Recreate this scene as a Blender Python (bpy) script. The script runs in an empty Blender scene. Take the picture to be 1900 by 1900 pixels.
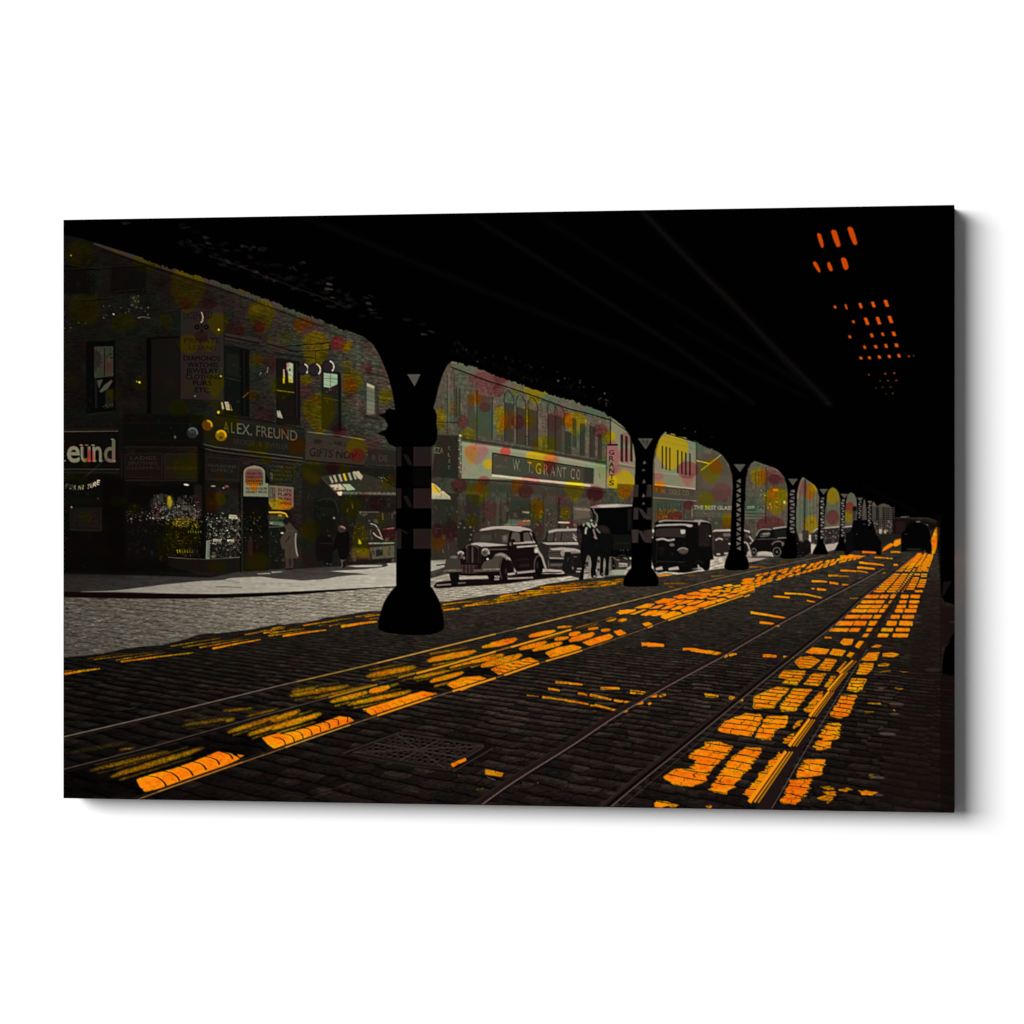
import bpy, math, random
import numpy as np

# ---------------------------------------------------------------------------
# The photograph shows a stretched canvas print hanging on a white wall.
# The printed picture is drawn here, shape by shape, as pigment on the canvas
# (x, y in print units, y down), then laid onto the real canvas surface.
# ---------------------------------------------------------------------------
X0, Y0, W, H = 112, 374, 1668, 1142
IMG = np.zeros((H, W, 3), np.float32)
IDS = np.zeros((H, W), np.int16)
rng = np.random.default_rng(7)
random.seed(7)

PARTS = [('printed_underside', None, 'black underside of an elevated railway printed across the top')]
def part(name, parent=None, label=None):
    PARTS.append((name, parent, label)); return len(PARTS) - 1

def blur(a, s):
    if s <= 0: return a
    r = max(1, int(math.ceil(s * 2.5)))
    k = np.exp(-0.5 * (np.arange(-r, r + 1) / s) ** 2); k /= k.sum()
    p = np.pad(a, ((r, r), (0, 0)), mode='edge'); o = np.zeros_like(a)
    for i, w in enumerate(k): o += w * p[i:i + a.shape[0]]
    p = np.pad(o, ((0, 0), (r, r)), mode='edge'); q = np.zeros_like(a)
    for i, w in enumerate(k): q += w * p[:, i:i + a.shape[1]]
    return q

def coverage(E, soft=0):
    """E: (n,4) edges x0 y0 x1 y1 -> (slice, coverage)"""
    E = np.asarray(E, float); pad = 2 + int(3 * soft)
    xs = E[:, [0, 2]] - X0; ys = E[:, [1, 3]] - Y0
    xa = max(0, int(xs.min()) - pad); xb = min(W, int(xs.max()) + pad + 2)
    ya = max(0, int(ys.min()) - pad); yb = min(H, int(ys.max()) + pad + 2)
    if xb <= xa or yb <= ya: return None
    SS = 4
    y = ya + (np.arange((yb - ya) * SS) + .5) / SS
    y0 = ys[:, 0][:, None]; y1 = ys[:, 1][:, None]; x0 = xs[:, 0][:, None]; x1 = xs[:, 1][:, None]
    lo = np.minimum(y0, y1); hi = np.maximum(y0, y1)
    m = (y[None] >= lo) & (y[None] < hi)
    with np.errstate(all='ignore'):
        xc = x0 + (y[None] - y0) / (y1 - y0) * (x1 - x0)
    xc = np.sort(np.where(m, xc, np.inf), axis=0)
    K = int(m.sum(0).max()) if m.size else 0
    px = np.arange(xa, xb)[None].astype(float)
    c = np.zeros((len(y), xb - xa))
    for k in range(0, K - 1, 2):
        a = xc[k][:, None]; b = xc[k + 1][:, None]
        ok = np.isfinite(b[:, 0])
        if not ok.any(): break
        c[ok] += np.clip(px + 1 - a[ok], 0, 1) - np.clip(px + 1 - b[ok], 0, 1)
    c = c.reshape(yb - ya, SS, -1).mean(1)
    if soft: c = blur(c, soft)
    return (slice(ya, yb), slice(xa, xb)), c.astype(np.float32)

def edges(pts):
    p = np.asarray(pts, float).reshape(-1, 2)
    return np.hstack([p, np.roll(p, -1, 0)])

def put(r, col, a=1., pid=None, tgt=None, mode=None):
    if r is None: return
    s, c = r
    if tgt is not None:
        tgt[s] = np.maximum(tgt[s], c * a); return
    if mode is not None:
        IMG[s] = mode(IMG[s], (c * a)[..., None])
    else:
        cc = np.array(col, np.float32)
        IMG[s] = IMG[s] * (1 - (c * a)[..., None]) + cc * (c * a)[..., None]
    if pid is not None: IDS[s][c > .5] = pid

def poly(pts, col, a=1., soft=0, pid=None, tgt=None): put(coverage(edges(pts), soft), col, a, pid, tgt)

def smooth(pts, n=5, closed=True):
    p = np.asarray(pts, float).reshape(-1, 2); N = len(p); o = []
    for i in range(N if closed else N - 1):
        g = (lambda j: p[j % N]) if closed else (lambda j: p[min(max(j, 0), N - 1)])
        a, b, c, d = g(i - 1), g(i), g(i + 1), g(i + 2)
        for k in range(n):
            t = k / n
            o.append(.5 * (2 * b + (c - a) * t + (2 * a - 5 * b + 4 * c - d) * t * t + (3 * b - a - 3 * c + d) * t ** 3))
    if not closed: o.append(p[-1])
    return np.array(o)

def stroke_edges(pts, w0, w1=None):
    p = np.asarray(pts, float).reshape(-1, 2)
    if w1 is None: w1 = w0
    n = len(p); t = np.gradient(p, axis=0); L = np.hypot(t[:, 0], t[:, 1])[:, None] + 1e-9; t = t / L
    nn = np.stack([-t[:, 1], t[:, 0]], 1); w = np.linspace(w0, w1, n)[:, None] / 2
    return edges(np.vstack([p + nn * w, (p - nn * w)[::-1]]))

def line(pts, w, col, a=1., soft=0, w1=None, pid=None, tgt=None):
    put(coverage(stroke_edges(pts, w, w1), soft), col, a, pid, tgt)

def ell(cx, cy, rx, ry, col, a=1., soft=0, rot=0, pid=None, tgt=None, a0=0, a1=360):
    t = np.radians(np.linspace(a0, a1, 29)); x = rx * np.cos(t); y = ry * np.sin(t); r = math.radians(rot)
    poly(np.stack([cx + x * math.cos(r) - y * math.sin(r), cy + x * math.sin(r) + y * math.cos(r)], 1), col, a, soft, pid, tgt)

def Z(ox, oy, s):
    def f(*p):
        q = np.asarray(p, float).reshape(-1, 2)
        return np.stack([ox + q[:, 0] / s, oy + q[:, 1] / s], 1)
    return f
A1 = Z(100, 380, 4.75); A2 = Z(400, 380, 4.75); A3 = Z(100, 740, 4.75); A4 = Z(400, 740, 4.75)
B1 = Z(780, 640, 4.75); B2 = Z(1080, 720, 4.75); B3 = Z(1400, 740, 4.75); B4 = Z(1400, 370, 4.75)
C1 = Z(100, 1120, 4.524); C2 = Z(500, 1120, 4.524); C3 = Z(900, 1120, 4.524); C4 = Z(1300, 1120, 3.654)
CR = Z(810, 930, 7.308); HO = Z(1040, 910, 9.5); PE = Z(480, 920, 8.636); TR = Z(1200, 940, 8.636)
D1 = Z(1150, 1030, 7.6); D2 = Z(1380, 880, 8.636); D3 = Z(1580, 940, 9.5); D4 = Z(1400, 1080, 4.524)

def quadmap(q):
    (x0, y0), (x1, y1), (x2, y2), (x3, y3) = np.asarray(q, float).reshape(4, 2)   # TL TR BR BL
    def f(u, v):  # v down 0..1
        return ((1 - u) * (1 - v) * x0 + u * (1 - v) * x1 + u * v * x2 + (1 - u) * v * x3,
                (1 - u) * (1 - v) * y0 + u * (1 - v) * y1 + u * v * y2 + (1 - u) * v * y3)
    return f

_tc = {}
def glyphs(s, bold):
    if (s, bold) in _tc: return _tc[(s, bold)]
    cu = bpy.data.curves.new('lettering', 'FONT'); cu.body = s; cu.resolution_u = 3; cu.offset = bold
    ob = bpy.data.objects.new('lettering', cu)
    me = bpy.data.meshes.new_from_object(ob)
    v = np.array([p.co[:2] for p in me.vertices]); cnt = {}
    for p in me.polygons:
        for e in p.edge_keys: cnt[e] = cnt.get(e, 0) + 1
    E = np.array([[*v[a], *v[b]] for (a, b), k in cnt.items() if k == 1])
    bpy.data.objects.remove(ob); bpy.data.curves.remove(cu); bpy.data.meshes.remove(me)
    _tc[(s, bold)] = E
    return E

def text(s, q, col, a=1., bold=0., soft=0, pid=None, cap=.7):
    E = glyphs(s, bold); xm = E[:, [0, 2]].min(); xM = E[:, [0, 2]].max()
    f = quadmap(q)
    x0, y0 = f((E[:, 0] - xm) / (xM - xm), 1 - E[:, 1] / cap)
    x1, y1 = f((E[:, 2] - xm) / (xM - xm), 1 - E[:, 3] / cap)
    put(coverage(np.stack([x0, y0, x1, y1], 1), soft), col, a, pid)

def g(v, k=1.): return (v, v * (1 - .07 * k), v * (1 - .15 * k))

def noise(sx, sy, seed):
    r = np.random.default_rng(seed); gx = int(W / sx) + 3; gy = int(H / sy) + 3
    a = r.standard_normal((gy, gx)).astype(np.float32)
    yy = np.arange(H) / sy; xx = np.arange(W) / sx
    yi = yy.astype(int); xi = xx.astype(int); fy = (yy - yi)[:, None]; fx = (xx - xi)[None]
    fy = fy * fy * (3 - 2 * fy); fx = fx * fx * (3 - 2 * fx)
    return ((a[yi][:, xi] * (1 - fx) + a[yi][:, xi + 1] * fx) * (1 - fy) + (a[yi + 1][:, xi] * (1 - fx) + a[yi + 1][:, xi + 1] * fx) * fy)

YY, XX = np.mgrid[0:H, 0:W].astype(np.float32); PX = XX + X0 + .5; PY = YY + Y0 + .5
N1 = noise(2.2, 1.6, 1); N2 = noise(7, 3, 2); N3 = noise(26, 22, 3); N4 = noise(1.3, 1.3, 4); N5 = noise(60, 50, 5)

def lerp(x, xs, ys): return np.interp(x, xs, ys).astype(np.float32)

# polka overlays: the coloured balloon-like spots printed over the facades
TINT = {'Y': ((1.42, 1.16, .05), (7, 6, 0)), 'O': ((1.5, .80, .06), (8, 3, 0)), 'C': ((1.02, .50, .48), (5, 0, 0)),
        'P': ((1.18, .74, .70), (4, 0, 0)), 'M': ((.80, 1.06, .84), (0, 2, 0)), 'L': ((1.12, 1.02, .05), (6, 5, 0)),
        'R': ((1.35, .42, .36), (6, 0, 0))}
def spot(cx, cy, rx, ry=None, k='Y', tip=0, a=.86, soft=.8):
    ry = ry or rx
    t = np.linspace(0, 2 * math.pi, 40, endpoint=False); x = rx * np.cos(t); y = ry * np.sin(t)
    if tip:
        d = y > 0; fr = y[d] / ry
        y[d] = fr * tip; x[d] = x[d] * (1 - .42 * fr ** 1.3)
    tn, ad = TINT[k]; tn = np.array(tn, np.float32); ad = np.array(ad, np.float32)
    def f(im, c):
        l = im @ np.array([.35, .5, .15], np.float32)
        l = l[..., None]
        return im * (1 - c) + (l * tn + ad) * c
    put(coverage(edges(np.stack([cx + x, cy + y], 1)), soft), None, a, None, None, f)

def specks(n, box, lo, hi, wmax=2.2, warm=True, tint=None, bias=None, seed=0):
    r = random.Random(seed)
    for _ in range(n):
        x = r.uniform(box[0], box[2]); y = r.uniform(box[1], box[3])
        if bias: y = box[1] + (box[3] - box[1]) * (r.random() ** bias)
        v = lo + (hi - lo) * r.random() ** 2; c = np.array(g(v, .3 if not warm else 1.))
        if tint is not None: c = c * np.array(tint)
        w = r.uniform(.7, wmax); an = r.uniform(0, 3.14); l = r.uniform(.6, wmax * 1.6)
        line([x, y, x + l * math.cos(an), y + l * math.sin(an) * .6], w, c, r.uniform(.5, 1), .35)

def clutter(box, n, v0, v1, smax=6., smin=1., a=(.25, .7), tint=None, seed=0, soft=.45, slope=0.):
    """many small unequal dabs, as a photograph breaks up into detail"""
    r = random.Random(seed)
    for _ in range(n):
        x = r.uniform(box[0], box[2]); y = r.uniform(box[1], box[3]) + slope * (x - box[0]); w = smin + (smax - smin) * r.random() ** 2; h = smin + (smax - smin) * r.random() ** 2
        if r.random() < .35: w *= .35; h *= 1.6
        v = v0 + (v1 - v0) * r.random() ** 1.6; c = np.array(g(v)) * (np.array(tint) if tint else 1)
        sk = r.uniform(-.25, .25) * h
        poly([x, y, x + w, y + slope * w, x + w + sk, y + h, x + sk, y + h], c, r.uniform(*a), soft)
# ======================= GROUND =======================
p_road = part('printed_road', None, 'dark cobbled roadway with orange patches of light')
poly([100, 960, 1800, 960, 1800, 1530, 100, 1530], (0, 0, 0), pid=p_road)
HZ = 962.
dy = np.maximum(PY - HZ, 4)
ga = (PX - 1738) / dy; gb = (PX + 1500) / dy
wob = N3 * .035 + N2 * .012
jc = np.floor(ga / .224 + N5 * .2); bi = gb / .195 + wob * 1.6 + .55 * np.modf(np.abs(np.sin(jc * 91.7) * 9173.3))[0]; row = np.floor(bi)
rr = np.modf(np.abs(np.sin(row * 12.9898) * 43758.5453))[0]
ai = ga / .112 + (row % 2) * .5 + rr * .25 + wob * 4; colm = np.floor(ai)
rnd = np.modf(np.abs(np.sin(row * 78.233 + colm * 37.719) * 24634.6345))[0]
fb = bi - row; fa = ai - colm
pxb = .195 * dy * dy / 3238.; pxa = .112 * dy                 # joint spacing in print units
mb = np.exp(-((np.minimum(fb, 1 - fb) * pxb) / 1.1) ** 2); ma = np.exp(-((np.minimum(fa, 1 - fa) * pxa) / 1.2) ** 2)
fade = np.clip((pxb - 1.6) / 4, 0, 1)
MORT = np.maximum(mb, ma * .95) * fade
hil = np.exp(-(((fb - .68) * 3.2) ** 2)) * fade             # worn stone crowns catch a little light
base = lerp(PY, [965, 1040, 1100, 1180, 1260, 1360, 1510], [40, 52, 46, 37, 30, 24, 19.5])
base = base * lerp(PX, [118, 420, 800, 1200, 1500, 1745], [.52, .70, 1.0, 1.02, .94, .86]) 
shade = base * (1 - .62 * MORT) * (1 + .62 * hil * (.25 + rnd)) * (.88 + .34 * rnd * fade + .16 * (1 - fade)) * (1 + .09 * N2 + .07 * N1 + .05 * N3)
# fine streaks with distance
shade *= 1 + .08 * noise(14, 1.3, 11) * (1 - fade)
shade *= 1 + .10 * noise(9, 1.6, 12) * lerp(PX, [118, 500, 900, 1300], [.6, 1, 1, 1])
warmr = lerp(PY, [1000, 1200, 1500], [.92, 1, 1.02])
ROAD = np.stack([shade * 1.0, shade * .845 * (2 - warmr), shade * .70 * (2 - warmr)], -1)
red = lerp(PY, [1180, 1350], [0, 1]); ROAD[..., 1] -= 1.6 * red; ROAD[..., 2] -= .6 * red
m = (PY > 960)
IMG[m] = ROAD[m]
# right-hand dark verge
poly(D4(1240, 60, 1440, 0, 1583, 0, 1583, 1900, 900, 1900, 1120, 1500, 1180, 1200, 1300, 800, 1340, 400), (27, 18, 16), .55, 10)
line([1690, 1079, 1745, 1078], 1.2, (12, 7, 6), .7, .5); line([1700, 1245, 1745, 1244], 3, (14, 8, 7), .7, 1)
ell(1731, 1243, 16, 3.2, (46, 38, 38), .8, 1)

# sunlit roadway beyond the shade
p_sun = part('printed_road', None, 'pale sunlit cobbled roadway beside the kerb')
lit = [118, 1101, 289, 1104, 400, 1103, 526, 1099, 632, 1094, 733, 1089, 760, 1084, 810, 1070, 900, 1040, 1100, 1030, 1420, 1000, 1600, 985, 1640, 985, 1600, 996, 1500, 1020, 1450, 1030, 1400, 1041,
       1345, 1054, 1316, 1058, 1228, 1070, 1158, 1068, 1072, 1075, 1030, 1081, 1015, 1083, 990, 1090, 963, 1097, 933, 1102, 905, 1104, 876, 1109, 823, 1117, 760, 1124, 706, 1133.5, 688, 1133.5,
       650, 1139, 624, 1144, 606, 1145, 590, 1150, 566, 1155, 545, 1156, 530, 1159, 515, 1158, 500, 1161, 465, 1168, 431, 1172, 405, 1175, 385, 1175, 365, 1178, 345, 1186, 300, 1197, 259, 1200, 225, 1205, 190, 1213, 118, 1220, 110, 1222, 110, 1101]
lv = lerp(PX, [118, 300, 500, 700, 830, 1000, 1300, 1600], [72, 88, 118, 142, 150, 172, 190, 200]) * lerp(PY, [1100, 1160, 1220], [1.08, 1.0, .93])
st = np.sin((PX * .9 + PY * 3.0) * .36 + N3 * 1.5)           # raking courses of setts
stm = lerp(PX, [118, 420, 560, 720], [0, .15, .8, 1])
lv = lv * (1 + .075 * noise(6, 1.5, 21) * lerp(PX, [118, 500, 800], [1.9, 1.3, .7]) + .06 * st * stm + .05 * N1 + .05 * noise(18, 5, 22))
b2 = gb / .52 + wob * 2.2 + .5 * np.modf(np.abs(np.sin(np.floor(ga / .5) * 51.3) * 7331.1))[0]; r2 = np.floor(b2); a2 = ga / .19 + (r2 % 2) * .5 + wob * 3
m2 = np.maximum(np.exp(-((np.minimum(b2 - r2, 1 - b2 + r2) * .52 * dy * dy / 3238.) / .8) ** 2), .8 * np.exp(-((np.minimum(a2 - np.floor(a2), 1 - a2 + np.floor(a2)) * .19 * dy) / .9) ** 2))
lv = lv * (1 - .30 * m2 * (.5 + .5 * np.clip(N2 + .6, 0, 1))) * 1.05
LIT = np.stack([lv, lv * .935, lv * .82], -1)
r = coverage(edges(lit), .5); s, c = r
IMG[s] = IMG[s] * (1 - c[..., None]) + LIT[s] * c[..., None]; IDS[s][c > .5] = p_sun

rl = random.Random(44)
LE = np.array(lit, float).reshape(-1, 2)
def inlit(x, y): return np.interp(x, [118, 289, 400, 526, 632, 733, 830, 1000], [1108, 1112, 1111, 1105, 1098, 1091, 1080, 1062]) < y < np.interp(x, [118, 190, 259, 345, 431, 515, 606, 706, 823, 933, 1015, 1070], [1219, 1212, 1199, 1185, 1171, 1156, 1144, 1132, 1115, 1100, 1083, 1074])
for _ in range(1500):
    x = rl.uniform(118, 1000); y = rl.uniform(1100, 1220)
    if not inlit(x, y - 1) or not inlit(x, y + 3): continue
    l_ = rl.uniform(3, 13) * (1.2 if x < 500 else .8); up = rl.random() < .45; v = rl.uniform(150, 185) if up else rl.uniform(30, 66); sl_ = (rl.uniform(-.25, .15) if x < 480 else rl.uniform(.15, .55))
    line([x, y, x + l_, y + l_ * sl_], rl.uniform(.7, 1.5), g(v), rl.uniform(.15, .5) * (1 if x < 560 else .6), .35)
# pavement: shaded part then sunlit part, with the kerb
p_pave = part('printed_pavement', None, 'pale pavement with shop shadows falling across it')
pv = lerp(PX, [118, 400, 733], [36, 54, 70]) * lerp(PY, [1040, 1070, 1098], [.8, 1, 1.05]) * (1 + .05 * N2 + .04 * noise(30, 1.5, 23))
PV = np.stack([pv, pv * .9, pv * .84], -1)
r = coverage(edges([110, 1062, 240, 1066, 390, 1070, 450, 1058, 560, 1054, 733, 1043, 810, 1030, 860, 1030, 860, 1050, 800, 1066, 733, 1089, 632, 1094, 526, 1099, 400, 1103, 289, 1102, 110, 1099]), .6); s, c = r
IMG[s] = IMG[s] * (1 - c[..., None]) + PV[s] * c[..., None]; IDS[s][c > .5] = p_pave
sv = lerp(PX, [200, 400, 600, 733, 860], [128, 152, 168, 176, 150]) * (1 + .025 * noise(40, 1.4, 24) + .03 * N2)
SV = np.stack([sv, sv * .955, sv * .86], -1)
def onlit(p, soft=.5):
    s, c = coverage(edges(p), soft); IMG[s] = IMG[s] * (1 - c[..., None]) + SV[s] * c[..., None]
onlit([150, 1098, 212, 1096, 262, 1090, 300, 1085, 340, 1081, 375, 1078, 400, 1077, 416, 1076, 425, 1073, 453, 1071, 484, 1070, 509, 1073, 560, 1077, 600, 1075, 627, 1070, 655, 1067, 684, 1066,
       665, 1063.5, 640, 1062, 610, 1060, 640, 1058, 680, 1056, 700, 1053.5, 716, 1051.5, 721, 1048.5, 717, 1045.5, 733, 1044, 800, 1036, 850, 1036, 850, 1045, 800, 1060, 733, 1088, 632, 1093, 526, 1098.5, 400, 1102.5, 289, 1100.5, 212, 1098])
onlit([642, 1050, 655, 1048.5, 690, 1048.2, 710, 1048.5, 708, 1051, 690, 1052, 660, 1052], .6)
onlit([476, 1064, 500, 1063, 504, 1064.5, 480, 1065.5]); onlit([503, 1061, 530, 1060, 520, 1062, 505, 1063])
line([416, 1077, 445, 1081], 1.2, g(70), .6, .6); line([400, 1089, 418, 1089, 450, 1090], 1.6, g(60), .7, .6); line([270, 1089, 330, 1080], 1.2, g(70), .6, .6)
p_kerb = part('printed_kerb', None, 'black kerb line curving between pavement and road')
kt = smooth([110, 1097.5, 200, 1099.5, 289, 1101, 400, 1102.5, 526, 1098.5, 632, 1093.5, 700, 1089.5, 735, 1087.5, 742, 1086], 6, False)
kb = smooth([110, 1108, 200, 1110, 289, 1111, 400, 1110, 526, 1104.5, 632, 1097, 700, 1091.5, 735, 1089.5, 742, 1088], 6, False)
poly(np.vstack([kt, kb[::-1]]), (14, 8, 7), 1, .5, p_kerb)
line([150, 1098, 212, 1097.5, 289, 1099.5], 1.2, g(110), .7, .5)

# ======================= FACADES =======================
p_left = part('printed_shop_building', None, 'dark corner pawnshop building on the left of the picture')
ceilL = [112, 434, 118, 436, 147, 441, 175, 447, 210, 461, 264, 478, 311, 495, 359, 508, 416, 525, 466, 543, 500, 556, 552, 576, 596, 593, 642, 612, 674, 624, 693, 639, 705, 660, 720, 696, 728, 725, 733, 757, 740, 830]
lb = lerp(PX, [118, 300, 420, 520, 620, 735], [22, 25, 32, 44, 56, 64]) * lerp(PY, [430, 560, 640, 800, 900, 1060], [1.0, 1.12, 1.05, .95, .72, .55])
brick = 1 + .075 * noise(5, 1.4, 31) * lerp(PX, [118, 400], [.8, 1.6]) + .11 * N3 + .09 * N2 + .07 * N1
lb = lb * brick
LB = np.stack([lb, lb * .90, lb * .85], -1)
r = coverage(edges(ceilL + [740, 1046, 733, 1044, 560, 1055, 450, 1059, 390, 1072, 240, 1067, 112, 1064]), .7); s, c = r
IMG[s] = IMG[s] * (1 - c[..., None]) + LB[s] * c[..., None]; IDS[s][c > .5] = p_left
K = (10, 9, 9)
# cornice band under the deck
line([175, 450, 264, 482, 359, 513, 416, 531, 500, 561, 552, 581, 600, 597], 9, g(74), .75, .8)
line([175, 455, 264, 489, 359, 520, 416, 539, 500, 570, 552, 590, 600, 606], 1.6, (14, 11, 10), .9, .4)
line([264, 494, 359, 527, 416, 546, 500, 577, 552, 597, 630, 622], 1.4, g(58), .5, .5)
for i in range(46):
    x = 264 + i * 7.3; y = np.interp(x, [264, 359, 416, 500, 552, 600], [486, 517, 535, 566, 586, 602]); line([x, y - 5, x + .5, y + 2], 1.1, (20, 16, 14), random.random() * .5, .4)
line([642, 615, 642, 640], 2, g(30), .6, .5); line([600, 610, 640, 626], 5, g(44), .6, 1)
line([662, 625, 664, 700, 664, 790], 4, g(82), .5, 2.5); line([648, 615, 652, 700], 5, g(78), .35, 3)
# upper left, deep shade: windows, garlands of dark ornament
poly([206, 492, 272, 492, 272, 545, 206, 545], (10, 8, 8), .6, 2); poly([118, 490, 160, 492, 165, 545, 118, 545], (9, 5, 5), .6, 2)
for q in ([120, 500, 272, 492], [150, 556, 210, 552], [212, 542, 270, 536], [120, 490, 190, 500], [165, 505, 166, 545], [173, 505, 174, 545], [186, 460, 300, 500]):
    line(q, 1.3, g(46), .55, .5); line([q[0], q[1] + 2, q[2], q[3] + 2], 1.6, (6, 5, 5), .8, .5)
specks(34, (190, 566, 285, 592), 50, 165, 2.0, seed=3); specks(14, (120, 590, 160, 602), 40, 120, 1.8, seed=4); specks(16, (112, 606, 142, 616), 40, 140, 1.6, seed=5)
specks(16, (118, 470, 145, 500), 20, 90, 1.3, seed=6); specks(14, (228, 698, 256, 712), 30, 80, 1.4, seed=8); specks(14, (118, 733, 146, 746), 30, 90, 1.6, seed=9)
for x, y, w in ((248, 553, 5), (252, 560, 4), (246, 566, 5), (254, 570, 4), (240, 574, 3), (262, 572, 4), (275, 571, 4)): ell(x, y, w * .6, w * .5, g(120), .55, .8)
ell(251, 560, 9, 9, (70, 52, 6), .55, 2); specks(20, (242, 548, 260, 570), 60, 170, 1.6, tint=(1.1, .95, .4), seed=10)
line([255, 590, 265, 588, 278, 590], 1.5, g(110), .8, .5); ell(259, 709.5, 2, 2, (215, 195, 60)); ell(254, 708, 1.4, 1.4, (120, 110, 40)); ell(211, 583, 1.8, 1.6, g(150))
ell(132, 474, 1.6, 1.6, (130, 120, 40)); ell(315, 704, 1.6, 1.6, g(110), .9, .4); ell(309, 722, 1.3, 1.3, g(100), .9, .4); ell(438, 662, 1.6, 1.6, g(110), .9, .4)

def window(q, fr, glass, name_lab, bars=()):
    w = part('printed_window', p_left, name_lab)
    poly(q, fr, 1, .6, w); return w
# window 1
w1 = window([160, 634, 214, 632, 215, 764, 161, 768], (8, 9, 10), None, 'lit sash window at the far left of the pawnshop')
poly([175, 643, 210, 642, 211, 698, 175, 702], g(62), 1, .6, w1); poly([193, 646, 195, 646, 195, 698, 193, 698], g(20), .8, .4)
poly([180, 706, 191, 704, 184, 722], g(78), .9, .5); poly([194, 714, 208, 704, 209, 708, 200, 722, 189, 728, 184, 727], g(84), .9, .6); poly([196, 724, 210, 722, 211, 756, 196, 756], g(46), .8, 1)
poly([176, 703, 180, 703, 181, 757, 177, 757], g(40), .7, .4); specks(16, (190, 750, 212, 757), 70, 130, 1.8, seed=11); line([162, 769, 215, 763], 2, g(44), .7, .7)
poly([175, 650, 186, 652, 190, 672, 176, 690], (46, 22, 24), .5, 2)
# window 2
w2 = window([270, 628, 334, 624, 334, 768, 272, 770], (21, 23, 20), None, 'dark window beside the hanging sign')
poly([272, 628, 281, 628, 281, 768, 273, 768], (5, 6, 8), 1, .8); line([272, 628, 334, 625], 3, (6, 6, 6), .9, .7); poly([284, 660, 332, 655, 333, 730, 284, 732], (38, 18, 18), .5, 5)
# window 3
w3 = window([415, 640, 463, 646, 463, 775, 416, 770], (15, 19, 18), None, 'dark window right of the hanging sign with white papers')
poly([417, 618, 480, 628, 478, 638, 417, 630], g(52), .9, .8, w3); line([417, 624, 482, 637], 3, (12, 11, 11), .9, .6); line([417, 633, 464, 648], 2, g(48), .8, .6)
poly([445, 648, 462, 648, 462, 772, 446, 770], (9, 11, 13), 1, .8); poly([452, 650, 454, 650, 455, 770, 453, 770], (26, 30, 32), .8, .5); line([418, 700, 446, 707], 1.6, g(52), .8, .5); poly([420, 655, 444, 658, 444, 700, 420, 696], (28, 30, 27), .8, 1.5)
poly(A2(50, 1742, 62, 1738, 78, 1798, 60, 1806), g(135)); poly(A2(80, 1738, 118, 1736, 130, 1812, 96, 1808), g(148)); poly(A2(126, 1745, 150, 1812, 138, 1815), g(120)); ell(405.5, 765, 2.4, 2.8, (225, 150, 20), 1, .5)
# window 4
w4 = window([512, 664, 556, 670, 558, 790, 513, 786], (24, 16, 17), None, 'sash window with bright reflections and a yellow bar')
poly(A2(480, 1210, 740, 1275, 740, 1330, 520, 1290), (58, 40, 42), .9, .8, w4); line(A2(450, 1225, 730, 1300), 2.2, (20, 12, 12), .9, .5)
poly(A2(685, 1380, 745, 1390, 745, 1890, 690, 1880), (18, 15, 16), 1, .8); line(A2(715, 1400, 718, 1880), 1.2, g(50), .6, .4)
poly(A2(598, 1450, 608, 1450, 612, 1520, 596, 1575), g(170), .9, .5); poly(A2(594, 1530, 610, 1528, 610, 1575, 596, 1575), (215, 140, 10), .95, .5)
poly(A2(650, 1390, 685, 1400, 684, 1570, 645, 1565, 640, 1480, 630, 1440), (150, 170, 150), .95, .7); poly(A2(625, 1395, 665, 1390, 640, 1450, 628, 1470), (170, 110, 110), .9, .8); ell(538, 686, 2, 3, (50, 60, 52), .9, .5)
line(A2(540, 1635, 695, 1655), 1.8, (120, 105, 5), .95, .4); poly(A2(540, 1815, 570, 1815, 595, 1885, 545, 1870), g(150), .95, .5)
# hanging globes of the pawnbroker
GL = []
def globe():
    GL.append(part('printed_globe', None, 'hanging pawnbroker globe')); return GL[-1]
w5 = window([596, 686, 632, 690, 633, 802, 597, 796], (34, 28, 26), None, 'sash window with pale mint upper pane')
poly([606, 674, 652, 684, 650, 692, 606, 684], g(46), .9, .8, w5); line([606, 688, 652, 694], 2, (18, 15, 14), .8, .6)
poly(A2(955, 1480, 1075, 1495, 1075, 1580, 1010, 1612, 955, 1605), (122, 158, 140), .98, .6, w5); line([613, 692, 613, 718], 1.2, (60, 60, 50), .9, .3); line([601, 702, 626, 704], 1.2, (60, 60, 50), .8, .3)
specks(14, (602, 718, 625, 728), 90, 190, 1.8, tint=(1.1, .85, .85), seed=12); line([601, 738, 632, 744], 1.6, g(84), .7, .5); poly([627, 694, 633, 695, 634, 800, 628, 798], (22, 12, 14), .9, .6)
line([536, 642, 585, 638, 612, 635, 612, 648], 1.3, (8, 8, 8), .95, .3); line([536, 652, 580, 651, 612, 649], 1.5, (8, 8, 8), .95, .3); line([512, 655, 560, 663, 585, 664], 2, (14, 16, 14), .8, .6); line([585, 651, 587, 674], 1.2, (12, 12, 12), .9, .3)
for x, y, r_ in ((562, 685, 10), (583.5, 686, 11.3), (608.5, 680.5, 11.3)):
    ell(x, y, r_ + .8, r_ + .8, (16, 12, 13), 1, .6, pid=globe()); ell(x, y, r_ - 1, r_ - 1, (40, 31, 33), .9, 1.5)
    t = np.radians(np.linspace(-72, 48, 16)); line(np.stack([x + (r_ - .2) * np.cos(t), y + (r_ - .2) * np.sin(t)], 1), 2.4, g(205), .95, .4)
w6 = window([678, 708, 699, 712, 700, 772, 679, 770], g(60), None, 'narrow pale window near the first column')
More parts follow.
